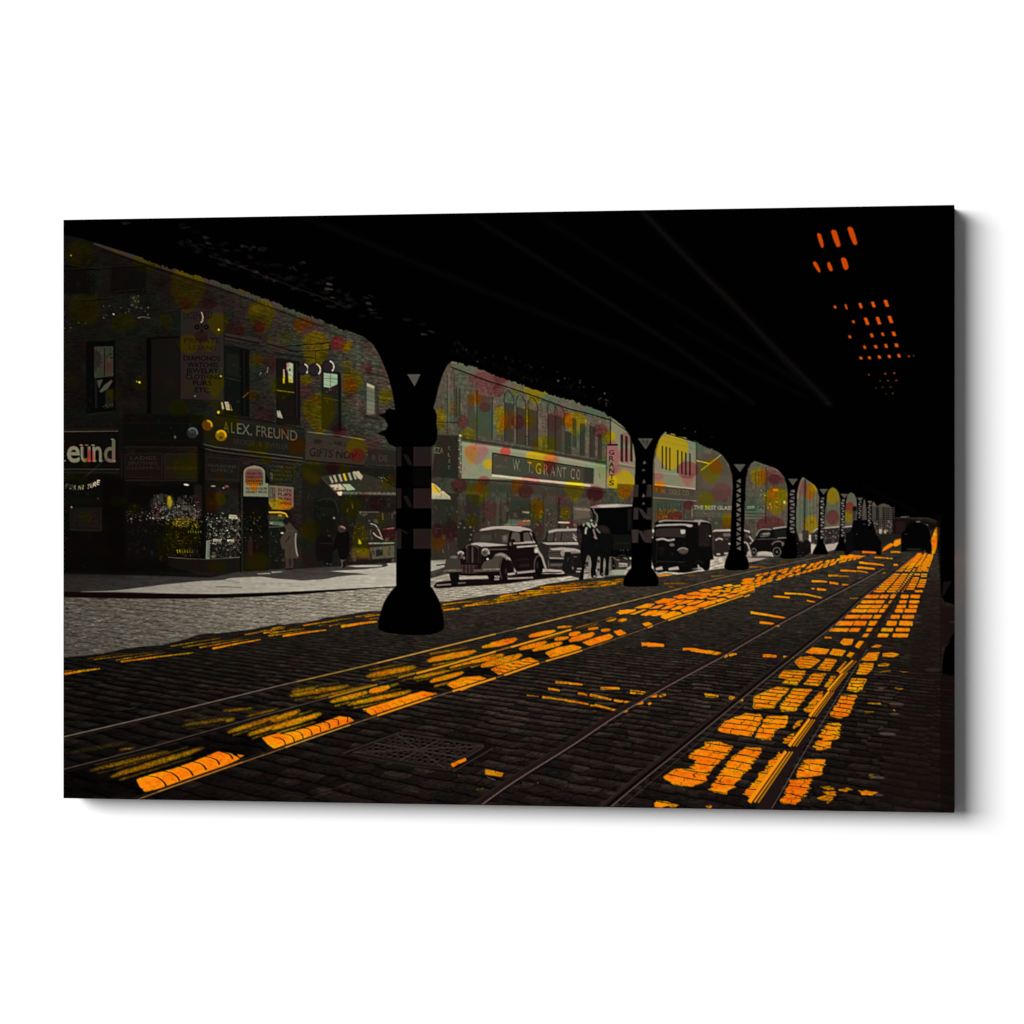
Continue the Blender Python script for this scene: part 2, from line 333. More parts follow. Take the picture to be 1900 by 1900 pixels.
poly([680.5, 711, 695, 716, 695, 768, 681, 769], g(96), 1, .6, w6); poly(A2(1335, 1570, 1400, 1600, 1395, 1625, 1335, 1600), g(165), .9, .6); poly([681, 745, 695, 745, 695, 769, 681, 770], (92, 112, 100), .6, 2); line([700, 715, 701, 780], 3, (46, 34, 34), .7, 1); line([677, 772, 705, 778], 3, (30, 30, 26), .8, .8)
line([684, 775, 733, 782], 1.2, g(40), .6, .5); line([680, 795, 733, 806], 2, g(30), .7, 1)
poly([700, 640, 730, 690, 732, 700, 706, 688], (74, 58, 58), .5, 3); line([678, 690, 726, 702], 3, (40, 26, 28), .8, 1)
line(A2(240, 1700, 290, 1655), 1.2, (130, 115, 30), .8, .4); line(A2(390, 1500, 405, 1475), 1.4, g(130), .8, .4); line(A2(455, 1480, 465, 1430), 1.4, g(150), .8, .4); line(A2(430, 1490, 445, 1480), 1.2, g(120), .7, .4)

# hanging board with lettering
p_board = part('printed_sign', None, 'tall hanging board reading diamonds, watches, jewelry, clothing, furs')
poly([333, 572, 334, 577, 372, 574, 416, 567, 416, 745, 400, 742, 334, 740], (47, 37, 40), 1, .7, p_board)
line([334, 577, 334, 740], 1.6, (12, 9, 11), .9, .5); line([416, 568, 416, 742], 1.4, (24, 18, 20), .8, .5); line([335, 576, 358, 574, 372, 573], 1, g(74), .6, .4)
ink = (14, 10, 13)
text('LICENSED', [341, 580, 394, 577, 394, 591, 341, 592], ink, .55, .01, .3)
ell(366, 607, 5, 5, ink, .95, .5); ell(383, 607, 5, 5, ink, .95, .5); ell(374.5, 603, 2, 6, ink, .8, .5); ell(374.5, 613, 2.5, 4, ink, .8, .5); ell(366, 607, 1.6, 1.6, (40, 40, 42)); ell(383, 607, 1.6, 1.6, (40, 40, 42))
line([374, 579, 377, 588, 376, 595, 373, 599], 2, g(150), .95, .4)
text('PRIVATE', [342, 627, 409, 627, 409, 637, 342, 636], ink, .6, .01, .3); text('LOANS', [351, 640, 402, 641, 402, 650, 351, 649], ink, .6, .01, .3)
for s_, x0_, x1_, y_ in (('DIAMONDS', 341, 409, 660), ('WATCHES', 348, 405, 672), ('JEWELRY', 345, 406, 683), ('CLOTHING', 345, 410, 694.5), ('FURS', 358, 393, 706), ('ETC.', 362, 391, 719)):
    text(s_, [x0_, y_, x1_, y_ + .6, x1_, y_ + 9.4, x0_, y_ + 8.8], ink, .95, .022, .25)
ell(406, 612, 1.6, 1.8, (235, 230, 170), .95, .5); ell(410, 698, 1.5, 1.5, (190, 180, 90), .9, .5); specks(8, (404, 680, 412, 688), 60, 130, 1.4, tint=(1, .7, .7), seed=14); ell(362, 735, 1.5, 1.5, g(120), .9, .4)

# long fascia board
p_fas = part('printed_sign', None, 'dark fascia lettered ALEX. FREUND in pale capitals')
poly([400, 772, 440, 777, 500, 786, 566, 799, 566, 856, 480, 842, 400, 832, 372, 826, 372, 770], (28, 29, 26), 1, .8, p_fas)
poly([372, 770, 432, 776, 432, 830, 372, 822], (36, 32, 4), .7, 3)
poly([440, 779, 566, 800, 566, 803, 440, 783], g(40), .8, .8); line([400, 770, 500, 783, 566, 797], 2, (10, 10, 10), .9, .6)
lt = A4(70, 195, 720, 282, 722, 372, 70, 292)
def along(a_, b_): f = quadmap(lt); return [*f(a_, 0), *f(b_, 0), *f(b_, 1), *f(a_, 1)]
text('A', along(.0, .075), (88, 80, 8), .95, .01, .3); text('L', along(.105, .155), (88, 80, 8), .95, .01, .3)
text('EX.', along(.185, .385), g(92), .9, .005, .3); text('FREUND', along(.445, 1.0), g(88), .85, .005, .3)
text('BROKER  &  JEWELER', A4(160, 350, 640, 400, 640, 445, 160, 398), g(56), .75, 0, .4)
for o_, v_ in ((0, 86), (4, 12), (7.5, 70), (11, 10)):
    line([372, 823 + o_, 400, 829.5 + o_, 480, 839.5 + o_, 562, 850 + o_ * .75], 1.7, g(v_) if v_ > 20 else K, .85, .4)
# boards under the fascia
def board(q, col, rows, tcol, lab, a=.8):
    b = part('printed_sign', None, lab); poly(q, col, 1, .6, b)
    f = quadmap(q); n = len(rows)
    for i, s_ in enumerate(rows):
        if s_:
            v0 = .12 + .8 * i / n; v1 = v0 + .55 / n; m_ = .5 - min(.44, .045 * len(s_) + .08); text(s_, [*f(m_, v0), *f(1 - m_, v0), *f(1 - m_, v1), *f(m_, v1)], tcol, a, .008, .35)
    e = np.asarray(q, float).reshape(4, 2); e = np.vstack([e, e[:1]])
    for k in range(4): line([*e[k], *e[k + 1]], 1, tcol, .35, .4)
    return b
poly([228, 768, 378, 770, 378, 830, 228, 828], (12, 13, 11), .9, 2)
line([232, 784, 372, 786], 1.4, g(30), .6, .6); line([232, 817, 372, 818], 2, (40, 16, 14), .7, 1); line([232, 829, 375, 830], 1.6, (50, 48, 22), .7, .5)
specks(20, (238, 772, 256, 786), 20, 60, 1.6, tint=(1, .8, 1.1), seed=15); specks(24, (296, 790, 328, 812), 20, 80, 1.8, tint=(.8, 1, .9), seed=16); ell(325, 811, 2, 3, g(110), .8, .7)
board([232, 842, 300, 841, 300, 887, 232, 886], (30, 20, 19), ['LADIES', 'BRUSHES', 'CLEANING', ''], g(70), 'small brown board left of the shop corner', .6)
board([305, 842, 368, 843, 368, 887, 305, 887], (36, 33, 5), ['', '', 'MONEY TO LOAN', ''], (88, 80, 30), 'olive board beside the shop corner', .5)
board([383, 848, 443, 852, 443, 890, 383, 888], (34, 22, 22), ['', 'PAWNBROKER', 'OFFICE', ''], g(74), 'dark board lettered office at the shop corner', .65)
board([497, 856, 546, 862, 546, 898, 497, 897], (24, 26, 24), ['LOANS ON', 'WATCHES', 'DIAMONDS', 'JEWELRY'], g(78), 'dark board with rows of pale letters', .7)
line([448, 855, 496, 860], 1, g(60), .6, .5); text('CHINA', [450, 856, 464, 857, 464, 863, 450, 862], g(72), .6, 0, .4)
poly([366, 826, 380, 830, 380, 1062, 369, 1060], (7, 9, 9), .9, 1.5); line([232, 891, 366, 891], 1.8, g(46), .8, .6); line([384, 890, 444, 892], 1.6, g(44), .8, .6)
for x_ in (226, 301.5): line([x_, 842, x_, 890], 1.8, g(44), .6, .5)
# globes over the door
for x, y, r_, c_, h_ in ((357.5, 803, 10.5, (34, 38, 36), (90, 100, 94)), (385, 789, 10, (84, 48, 8), (215, 160, 12)), (410.5, 808, 10.5, (120, 90, 6), (225, 170, 14))):
    ell(x, y, r_, r_, c_, 1, .6, pid=globe()); t = np.radians(np.linspace(-150 if r_ > 10.2 else -95, 20, 16)); line(np.stack([x + (r_ - 2) * np.cos(t), y + (r_ - 2) * np.sin(t)], 1), 3.2, h_, .9, .8)
ell(410, 812, 4, 3, (60, 44, 4), .8, 1); ell(357, 800, 5, 3, (70, 78, 72), .6, 1.2)

# left neighbour sign: large serif letters
p_eund = part('printed_sign', None, 'dark sign with the large pale letters eund, cut off at the left edge')
poly([112, 800, 221, 799, 222, 876, 112, 876], (20, 11, 9), 1, .6, p_eund)
line([112, 801, 219, 800], 1.8, g(82), .9, .4); line([112, 797, 219, 796], 3, g(36), .7, .8); line([112, 870.5, 222, 871], 1.8, g(70), .85, .4); line([112, 876, 222, 877], 4, g(40), .7, 1)
gc = (116, 102, 90)
text('e', [124.5, 824, 149, 824, 149, 857, 124.5, 857], gc, .95, .018, .5, cap=.53); text('u', [150, 825, 168, 825, 168, 856, 150, 856], gc, .95, .02, .5, cap=.53)
text('n', [172, 825, 189, 825, 189, 856, 172, 856], (118, 96, 90), .95, .02, .5, cap=.53); text('d', [193, 814, 214, 814, 214, 857, 193, 857], (92, 86, 74), .95, .02, .5, cap=.73)
for x0_, x1_, y_ in ((148, 154, 826), (158, 164, 826), (170, 176, 826), (206, 212, 815), (163, 170, 855), (171, 179, 855), (184, 191, 855), (209, 215, 855), (112, 122, 855)): line([x0_, y_, x1_, y_], 2.2, gc, .9, .4)
poly([112, 826, 116, 824, 120, 828, 116, 833, 116, 856, 112, 856], (72, 50, 40), .9, .6); spot(160, 840, 7, 18, 'R', a=.6); spot(186, 842, 8, 16, 'P', a=.5)
line([147, 893, 205, 845], 1.3, g(70), .7, .5); line([148, 893, 178, 870], 1.3, g(60), .7, .5)
p_fur = part('printed_sign', None, 'curved white lettering FURNITURE on a dark awning')
poly([116, 886, 190, 880, 200, 925, 116, 925], (14, 13, 10), .8, 2, p_fur)
fx = [121, 903, 130, 905, 139, 906, 148, 906, 157, 905, 165, 903, 172, 900, 178, 897]
fxp = np.asarray(fx, float).reshape(-1, 2)
f9 = smooth(np.vstack([fxp, [[184, 894]]]), 6, False)
for i, ch in enumerate('FURNITURE'):
    j = int(i * 5.4); x_, y_ = f9[j]; v_ = 80 + i * 13; w_ = 2 if ch == 'I' else 5.4
    text(ch, [x_ + 1.5, y_ - 5, x_ + 1.5 + w_, y_ - 6, x_ + w_, y_ + 2.5, x_, y_ + 3], g(v_), .95, .03, .3)
board([130, 943, 188, 942, 188, 985, 130, 982], (32, 22, 21), ['LOWEST', 'PRICES', 'ON FINE', 'FURNITURE'], (60, 44, 42), 'faint bordered notice at the far left', .45)
line([188, 942, 188, 985], 2, g(42), .8, .6); line([130, 983, 188, 985], 2.2, g(48), .8, .6); ell(133, 941, 1.8, 1.8, g(110)); ell(123, 999, 3, 2.4, g(90), .8, .8); ell(182, 925, 1.8, 1.4, g(80), .8, .5); line([152, 1050, 160, 1053], 1.6, g(80), .7, .6)
poly([190, 880, 232, 890, 232, 1064, 190, 1064], (8, 7, 6), .8, 3); poly([112, 990, 232, 990, 240, 1068, 112, 1064], (10, 8, 6), .7, 5)

# display windows crowded with goods
p_disp = part('printed_shop_window', p_left, 'shop display window crowded with small bright goods')
poly([234, 896, 366, 896, 370, 1036, 300, 1036, 236, 1030], (15, 13, 13), 1, 1, p_disp)
poly([238, 900, 366, 900, 366, 935, 238, 935], (8, 8, 8), .7, 2); poly([360, 900, 374, 900, 376, 960, 360, 960], (44, 28, 30), .8, 1.5)
p_disp2 = part('printed_shop_window', p_left, 'narrow display window right of the shop corner')
poly([383, 896, 446, 898, 446, 1036, 383, 1037], (24, 20, 20), 1, 1, p_disp2)
poly([400, 905, 444, 908, 444, 955, 402, 955], (44, 32, 34), .7, 3)
for x_, v_, ry_ in ((296, 60, 12), (318, 74, 14), (337, 50, 10), (285, 46, 12)):
    ell(x_, 935, 7, ry_, g(v_), .6, 2)
ell(314, 924, 3.8, 4.5, (150, 140, 120), .7, 1); ell(315, 934, 5.5, 10, (150, 112, 6), .8, 1.4)
specks(150, (280, 930, 372, 962), 50, 190, 2.2, seed=20, bias=.7); specks(60, (232, 948, 300, 966), 40, 150, 2.0, seed=21)
specks(90, (300, 955, 372, 975), 40, 170, 2.0, tint=(1.1, .9, .8), seed=22); specks(110, (322, 962, 352, 976), 60, 150, 1.8, tint=(1.1, 1, .3), seed=23)
specks(150, (386, 962, 446, 1008), 60, 215, 2.2, tint=(1, .98, .98), seed=24); specks(60, (378, 950, 450, 968), 40, 200, 2, seed=25); specks(50, (386, 1008, 446, 1032), 30, 120, 2, seed=26)
specks(40, (232, 970, 330, 1000), 20, 80, 1.8, seed=27); specks(50, (312, 984, 376, 1000), 40, 130, 1.8, tint=(1, .95, .2), seed=28)
specks(50, (446, 950, 480, 1000), 30, 110, 2, tint=(1, .85, .6), seed=29); specks(30, (448, 1000, 470, 1020), 30, 100, 2, seed=30)
for i in range(9): line([329 + i * 4.6, 1020, 330 + i * 4.6, 1026], 1.8, (150 - i * 9, 128 - i * 10, 30), .9, .4)
for i in range(6): line([349 + i * 4.8, 985, 350 + i * 4.6, 989], 1.6, (110, 100, 20), .9, .4); line([329 + i * 2, 1003, 330 + i * 2, 1004], 1.4, (130, 115, 20), .9, .4)
for i in range(12): line([322 + i * 2.9, 967, 323 + i * 2.9, 970], 1.4, (140, 122, 40), .8, .4)
for q in ([425, 955, 441, 956, 441, 963, 425, 962], [396, 1000, 411, 1001, 410, 1006, 396, 1005], [422, 1001, 435, 1001, 434, 1006, 422, 1005]): poly(q, g(165), .95, .4); line([q[0] + 2, q[1] + 3.4, q[2] - 2, q[3] + 3], 1.4, g(80), .8, .3)
poly([383, 1003, 390, 1003, 389, 1037, 382, 1037], (110, 120, 112), .9, .5)
for i in range(9): line([384, 1006 + i * 3.4, 389, 1006.5 + i * 3.4], 1, (40, 46, 42), .7, .3)
ell(346, 899.5, 5, 1.7, g(200), .95, .5, 8); ell(396, 902, 4.5, 1.3, g(140), .9, .5); ell(421, 902.5, 4, 2.5, (150, 50, 60), .9, .6); ell(415, 905.5, 2, 1, g(190), .9, .4); line([262, 899, 300, 900], 1.5, g(50), .5, .6)
line([312, 1034, 345, 1036.5, 383, 1038, 446, 1034], 1.6, g(88), .9, .4)
poly([312, 1037, 383, 1039, 446, 1036, 446, 1060, 400, 1068, 370, 1066, 312, 1050], (30, 20, 19), .9, 1); poly([240, 1040, 312, 1038, 312, 1064, 240, 1064], (12, 10, 9), .8, 3)
specks(16, (280, 1058, 306, 1062), 20, 50, 1.4, seed=31); line([444, 895, 447, 1062], 3, (10, 13, 12), .95, .5); line([449, 880, 450, 1058], 1.2, (70, 82, 74), .6, .4)
# doorway + arched notice
p_door = part('printed_doorway', p_left, 'black open doorway beneath the arched notice')
poly([451, 922, 498, 923, 498, 1058, 452, 1060], (11, 12, 10), 1, .8, p_door); poly([450, 990, 498, 990, 498, 1058, 452, 1060], (24, 18, 10), .7, 3); poly([460, 1002, 469, 1002, 469, 1032, 460, 1030], (62, 34, 36), .6, 1)
specks(26, (452, 960, 480, 990), 20, 80, 1.8, tint=(1, .9, .6), seed=32); poly([452, 1025, 498, 1030, 498, 1058, 452, 1060], (34, 30, 3), .6, 3)
p_arch = part('printed_sign', None, 'arch-topped white notice above the doorway')
t = np.radians(np.linspace(180, 360, 14)); ax = 472 + 20 * np.cos(t); ay = 876 + 12 * np.sin(t)
arch = np.vstack([np.stack([ax, ay], 1), [[492, 896], [498.5, 897], [498.5, 922], [452, 921]]])
poly(np.vstack([np.stack([472 + 22 * np.cos(t), 877 + 15 * np.sin(t)], 1), [[500, 894], [500, 924], [450, 923]]]), (8, 9, 9), 1, .6)
poly(arch, g(112), 1, .5, p_arch); poly([455, 876, 460, 870, 484, 870, 489, 878, 489, 898, 455, 897], (96, 66, 66), .9, 1)
for i, (a_, b_) in enumerate(((459, 486), (457, 488), (457, 488), (457, 488), (456, 496), (456, 496))):
    y_ = 876.5 + i * 6.6 + (1 if i > 3 else 0); text(['MONEY TO', 'OVERCOATS', 'DIAMONDS', 'WATCHES', 'OLD GOLD & SILVER', 'HIGHEST PRICES'][i], [a_, y_, b_, y_ + .3, b_, y_ + 4.6, a_, y_ + 4.4], (34, 24, 20), .85, .012, .3)
p_n2 = part('printed_sign', None, 'tall pale poster beside the doorway')
poly([499, 900, 513, 901, 545, 904, 545, 940, 535, 947, 505, 945, 499, 934], (100, 88, 80), 1, .6, p_n2)
poly([501, 904, 511, 905, 511, 932, 501, 931], g(58), .9, .5); text('BUY', [502, 906, 510, 906, 510, 930, 502, 930], g(120), .6, .02, .4)
for i in range(4): text(['SUITS', 'FURS', 'TRUNKS', 'CAMERAS'][i], [516, 906 + i * 8, 541, 908 + i * 8, 541, 913 + i * 8, 516, 911.5 + i * 8], (34, 26, 26), .8, .015, .35)
text('OK', [501.5, 877, 507, 877, 507, 889, 501.5, 888], g(110), .8, .02, .5)
p_w7 = part('printed_shop_window', p_left, 'shop window with the reflection of a car roof')
poly([499, 946, 536, 946, 544, 960, 545, 1050, 500, 1052], (20, 21, 20), 1, .8, p_w7)
line([499, 950.5, 520, 950.5, 530, 953, 534, 960], 2.6, (225, 160, 10), .95, .4); poly([500, 954, 530, 956, 532, 966, 500, 966], (70, 66, 18), .9, 1.4); poly([499, 966, 526, 968, 526, 976, 500, 974], (88, 102, 94), .85, 1)
ell(520, 956, 3, 2.5, (190, 180, 110), .9, .7); ell(504, 971, 2.4, 1.4, g(150), .9, .6); line([499, 978, 524, 977], 1.4, g(120), .7, .5); specks(30, (500, 980, 520, 1012), 20, 90, 1.8, tint=(.9, 1.1, 1), seed=33)
ell(524, 989, 3, 1.6, g(200), .9, .5); poly([530, 1010, 570, 1010, 575, 1052, 520, 1054], (40, 32, 30), .6, 4)
# second shop: sign boards, awning, window
p_gift = part('printed_sign', None, 'pale board with slanting dark capitals GIFTS NOV')
poly(A4(800, 300, 1325, 370, 1315, 585, 790, 545), (54, 46, 42), 1, .7, p_gift); line(A4(810, 292, 1080, 322, 1320, 362), 1.6, g(104), .9, .4); line(A4(795, 545, 1320, 590), 2.4, (16, 12, 12), .9, .6)
text('GIFTS NOV', A4(835, 425, 1250, 470, 1240, 530, 825, 505), (18, 15, 14), .7, .02, .3); text('... NIS ...', A4(1000, 370, 1160, 385, 1160, 415, 1000, 400), (18, 15, 14), .8, .02, .4)
ell(590, 819, 8, 4, (30, 28, 24), .8, 1); line(A4(835, 430, 1240, 475), 1, g(84), .5, .5)
p_rde = part('printed_sign', None, 'dim board with a few pale letters beside the first column')
poly(A4(1345, 440, 1600, 460, 1600, 590, 1340, 580), (42, 34, 33), 1, .8, p_rde); text('R DE', A4(1380, 490, 1520, 500, 1520, 555, 1380, 545), g(70), .7, .01, .5)
line(A4(1330, 420, 1600, 455), 1.2, g(60), .6, .5); line(A4(1340, 590, 1600, 605), 1.6, (20, 16, 16), .8, .6)
poly(A4(760, 570, 1600, 610, 1600, 1420, 900, 1480, 760, 1480), (26, 21, 19), .85, 2)
p_aw = part('printed_awning', None, 'striped shop awning, bright at its left end')
poly(A4(930, 680, 1250, 640, 1430, 700, 1600, 790, 1600, 850, 1090, 850, 1060, 828), (46, 46, 40), 1, .8, p_aw)
for i, x_ in enumerate((1010, 1045, 1090, 1130, 1175, 1215, 1255)): line(A4(x_, 680 - i * 7, x_ + 22, 740 - i * 6), 4.2, g(150 - i * 3) if i != 3 else (190, 150, 20), .95, .5)
poly(A4(1000, 760, 1100, 750, 1150, 800, 1040, 806), g(175), .95, .6); poly(A4(1115, 752, 1185, 752, 1235, 800, 1160, 808), (140, 158, 138), .95, .6); poly(A4(1210, 640, 1260, 640, 1300, 680, 1285, 715, 1255, 700), g(160), .9, .7)
line(A4(1085, 828, 1590, 838), 4.5, (82, 96, 86), .85, .6); poly(A4(1060, 822, 1120, 815, 1110, 850, 1088, 852), g(200), .95, .5)
for i in range(30): line(A4(1180 + i * 13.5, 826, 1182 + i * 13.5, 838), 1.2, g(110 if i % 3 else 40), .6, .4)
specks(30, (702, 880, 724, 892), 60, 170, 1.8, seed=34); spot(725, 888, 8, 6, 'O'); line(A4(930, 690, 1070, 835), 2.4, g(70), .8, .8)
poly(A4(780, 600, 940, 690, 900, 760, 770, 700), (46, 40, 8), .7, 3)
p_w8 = part('printed_shop_window', None, 'second shop window full of reflections, beside the first column')
poly(A4(1265, 990, 1580, 1000, 1580, 1270, 1400, 1300, 1210, 1310, 1225, 1100), (38, 34, 30), 1, 1, p_w8)
line(A4(1270, 998, 1440, 1000), 1.8, g(104), .8, .5); line(A4(1270, 1022, 1340, 1018), 1.8, g(100), .8, .6); line(smooth(A4(1365, 1100, 1410, 1115, 1440, 1160, 1470, 1230), 5, False), 2, g(160), .9, .4)
line(smooth(A4(1390, 1180, 1420, 1210, 1480, 1240), 5, False), 2.2, g(170), .9, .5); line(A4(1350, 1275, 1580, 1270), 2.4, (120, 142, 134), .9, .5); poly(A4(1360, 1310, 1580, 1290, 1580, 1400, 1380, 1415), (78, 84, 76), .9, .8); poly(A4(1415, 1330, 1475, 1325, 1475, 1380, 1415, 1390), (22, 34, 28), .9, .6)
for i in range(5): line(A4(1300 + i * 20, 1160, 1305 + i * 20, 1250), 2, (60 - i * 6, 78 - i * 4, 70), .7, .7)
poly(A4(1480, 1150, 1575, 1130, 1575, 1260, 1500, 1250), (72, 26, 36), .8, 1.6); line(A4(1480, 1150, 1578, 1138), 2, (190, 110, 120), .9, .5); poly(A4(1260, 1240, 1275, 1240, 1290, 1280, 1260, 1280), (210, 140, 5), .95, .7); poly(A4(1200, 1310, 1360, 1320, 1365, 1410, 1195, 1410), (100, 66, 4), .85, 1.8)
specks(40, (655, 960, 690, 1010), 30, 130, 1.8, seed=35); specks(30, (650, 1018, 672, 1040), 40, 140, 1.8, tint=(1, .9, .2), seed=36)
poly(A4(880, 880, 1060, 900, 1060, 1200, 900, 1240, 850, 1000), (16, 15, 14), .8, 3); line(smooth(A4(890, 905, 960, 880, 1050, 900, 1085, 1000), 5, False), 1.5, (50, 62, 56), .6, .6)
for i in range(9): line(A4(930 + i * 14, 960, 930 + i * 14, 1030), 1.2, g(46), .5, .5)
ell(620, 961, 2, 2, g(130), .9, .5)

# small broken detail in the fronts and windows
clutter((236, 935, 372, 980), 170, 20, 120, 6, seed=100); clutter((280, 915, 366, 960), 90, 40, 130, 8, seed=101, tint=(1.05, .92, .98)); clutter((236, 980, 370, 1032), 110, 14, 60, 8, seed=102)
clutter((300, 975, 372, 1030), 90, 14, 70, 6, seed=103, tint=(1.1, 1., .2)); clutter((384, 955, 446, 1034), 200, 24, 190, 5, seed=104); clutter((384, 905, 446, 955), 60, 20, 70, 9, seed=105, tint=(1.1, .8, .7))
clutter((446, 948, 498, 1020), 90, 14, 70, 6, seed=106, tint=(1.1, .85, .6)); clutter((500, 905, 545, 945), 60, 40, 130, 4, seed=107); clutter((500, 950, 545, 1040), 90, 16, 90, 6, seed=108)
clutter((560, 900, 640, 1045), 150, 14, 56, 9, seed=109); clutter((640, 930, 733, 1040), 190, 20, 110, 8, seed=110); clutter((600, 880, 735, 925), 90, 20, 90, 6, seed=111, a=(.2, .5), slope=.1)
clutter((232, 840, 300, 888), 70, 14, 60, 5, seed=112, a=(.2, .5)); clutter((305, 842, 368, 888), 60, 14, 60, 5, seed=113, tint=(1, .95, .3), a=(.2, .5)); clutter((383, 850, 445, 890), 60, 14, 62, 5, seed=114, a=(.2, .5)); clutter((497, 858, 545, 898), 50, 20, 90, 4, seed=115, a=(.2, .5))
clutter((232, 770, 372, 828), 90, 8, 44, 8, seed=116, a=(.2, .5)); clutter((118, 880, 190, 990), 90, 8, 50, 8, seed=117, a=(.2, .5)); clutter((118, 460, 330, 620), 240, 12, 52, 9, seed=118, a=(.15, .4)); clutter((118, 620, 330, 770), 160, 12, 44, 8, seed=119, a=(.15, .4))
clutter((417, 655, 445, 765), 60, 14, 60, 6, seed=120, a=(.2, .5)); clutter((515, 680, 545, 780), 60, 14, 70, 6, seed=121, a=(.2, .5)); clutter((600, 720, 630, 795), 50, 24, 80, 6, seed=122, a=(.2, .5)); clutter((176, 645, 211, 700), 50, 20, 110, 6, seed=123, a=(.2, .45))
clutter((572, 806, 676, 850), 60, 24, 76, 6, seed=124, a=(.15, .4)); clutter((405, 785, 560, 835), 90, 16, 60, 6, seed=125, a=(.1, .3), slope=.12)
for i in range(34):   # brick courses on the sunnier end of the pawnshop
    y0_ = 540 + i * 8.2; line([420, y0_ - 30, 560, y0_ + 6, 735, y0_ + 52], .9, g(26), .28, .3)
# ======================= FAR FACADES =======================
p_grant = part('printed_store_building', None, 'long grey store building with a white sign band')
far = [800, 660, 839, 668, 1240, 790, 1420, 850, 1560, 900, 1650, 935, 1660, 975, 1640, 992, 1400, 1005, 1100, 1030, 860, 1036, 800, 1040]
fv = lerp(PX, [800, 860, 1150, 1350, 1500, 1650], [66, 76, 82, 86, 96, 90]) * lerp(PY, [670, 780, 900, 960, 1040], [1.1, 1.05, .86, .8, .72]) * (1 + .05 * N2 + .05 * N1 + .05 * noise(3, 8, 41))
FV = np.stack([fv, fv * .93, fv * .86], -1)
r = coverage(edges(far), .5); s, c = r
IMG[s] = IMG[s] * (1 - c[..., None]) + FV[s] * c[..., None]; IDS[s][c > .5] = p_grant
# cornices
line(B1(270, 150, 450, 175, 740, 285, 1250, 455, 1600, 570, 1760, 690), 3.5, g(112), .7, .8)
poly(B1(280, 160, 450, 185, 740, 300, 1250, 470, 1620, 590, 1660, 640, 1480, 600, 1250, 540, 1130, 490, 740, 360, 560, 300, 270, 200), g(92), .6, 1)
line(smooth(B1(270, 195, 450, 262, 600, 320, 740, 362, 1000, 450, 1150, 505, 1300, 560, 1500, 610, 1760, 690), 4, False), 2.2, (22, 18, 16), .95, .4)
line(B1(285, 215, 740, 380, 1150, 520, 1500, 630), 1.2, g(60), .6, .4)
specks(120, (840, 676, 1120, 760), 60, 120, 1.6, seed=50)
W_ = lambda q, col=(44, 40, 35), lab=None, a=.9: poly(B1(*q), col, a, .7, part('printed_window', p_grant, lab))
W_((340, 380, 352, 380, 352, 620, 340, 620)); W_((415, 440, 470, 440, 495, 760, 415, 720), (58, 66, 58)); line(B1(500, 400, 500, 830), 2, g(38), .9, .5)
W_((505, 440, 635, 460, 635, 840, 505, 800), (60, 70, 62)); line(B1(636, 460, 634, 830), 2.2, g(36), .9, .5); line(B1(250, 240, 250, 700), 4, g(96), .6, 1); line(B1(300, 250, 300, 700), 2, g(52), .8, .8); line(B1(318, 380, 318, 640), 3, g(40), .7, .8)
for x_, y0_, y1_ in ((745, 505, 860), (850, 545, 885), (955, 565, 900), (1125, 605, 930), (1190, 625, 950)):
    W_((x_, y0_, x_ + 75, y0_ + 20, x_ + 75, y1_, x_, y1_ - 15), (56, 53, 47)); line(B1(x_, y0_, x_, y1_ - 10), 1.6, g(30), .8, .4); line(B1(x_ + 78, y0_ + 15, x_ + 78, y1_), 1.8, g(34), .8, .4)
    aq = B1(x_ - 5, y0_, x_ - 3, y0_ - 60, x_ + 20, y0_ - 100, x_ + 50, y0_ - 85, x_ + 78, y0_ - 30, x_ + 80, y0_ + 20)
    line(smooth(aq, 4, False), 1.8, g(44), .85, .5); poly(B1(x_ + 5, y0_ - 10, x_ + 20, y0_ - 70, x_ + 50, y0_ - 55, x_ + 70, y0_ + 10), g(90), .5, .8)
for x_, y0_, y1_, w_ in ((1280, 760, 960, 50), (1345, 640, 900, 30), (1410, 690, 975, 45), (1495, 710, 990, 45), (1570, 780, 1010, 30)):
    W_((x_, y0_, x_ + w_, y0_ + 12, x_ + w_, y1_ + 8, x_, y1_), (52, 49, 44)); line(B1(x_, y0_, x_, y1_), 1.3, g(34), .8, .4)
for x_, w_, v_ in ((650, 6, 102), (830, 5, 98), (1060, 8, 104), (1260, 5, 98), (1465, 6, 104), (1350, 4, 92)): line(B1(x_, 500 + (x_ - 650) * .35, x_, 850 + (x_ - 650) * .17), w_, g(v_), .35, 1.2)
line(B1(370, 830, 700, 880, 1640, 1040), 4, g(46), .8, 1); line(B1(360, 800, 720, 850, 1640, 1000), 1.6, g(60), .6, .5); specks(20, (930, 822, 950, 834), 60, 150, 1.6, seed=51)
# neighbour left of the store
p_st = part('printed_shop_building', None, 'narrow dark shop front behind the first column')
poly(B1(150, 790, 335, 800, 335, 1180, 100, 1160), (40, 36, 31), .95, 1, p_st); line(B1(240, 260, 240, 790), 1.4, g(36), .7, .5); line(B1(140, 680, 330, 684), 1.6, g(36), .8, .5); line(B1(150, 790, 350, 792), 1.2, g(74), .6, .5)
for x0_, y0_, h_, s_ in ((120, 900, 60, 'SZA'), (245, 890, 40, 'C'), (245, 950, 40, 'L'), (245, 1000, 45, 'A'), (245, 1060, 40, 'C')):
    text(s_, B1(x0_, y0_, x0_ + (85 if len(s_) > 1 else 24), y0_ + 6, x0_ + (85 if len(s_) > 1 else 24), y0_ + h_, x0_, y0_ + h_ - 6), g(110), .7, .01, .4)
p_br = part('printed_sign', None, 'thin white bracket lettering on the store corner')
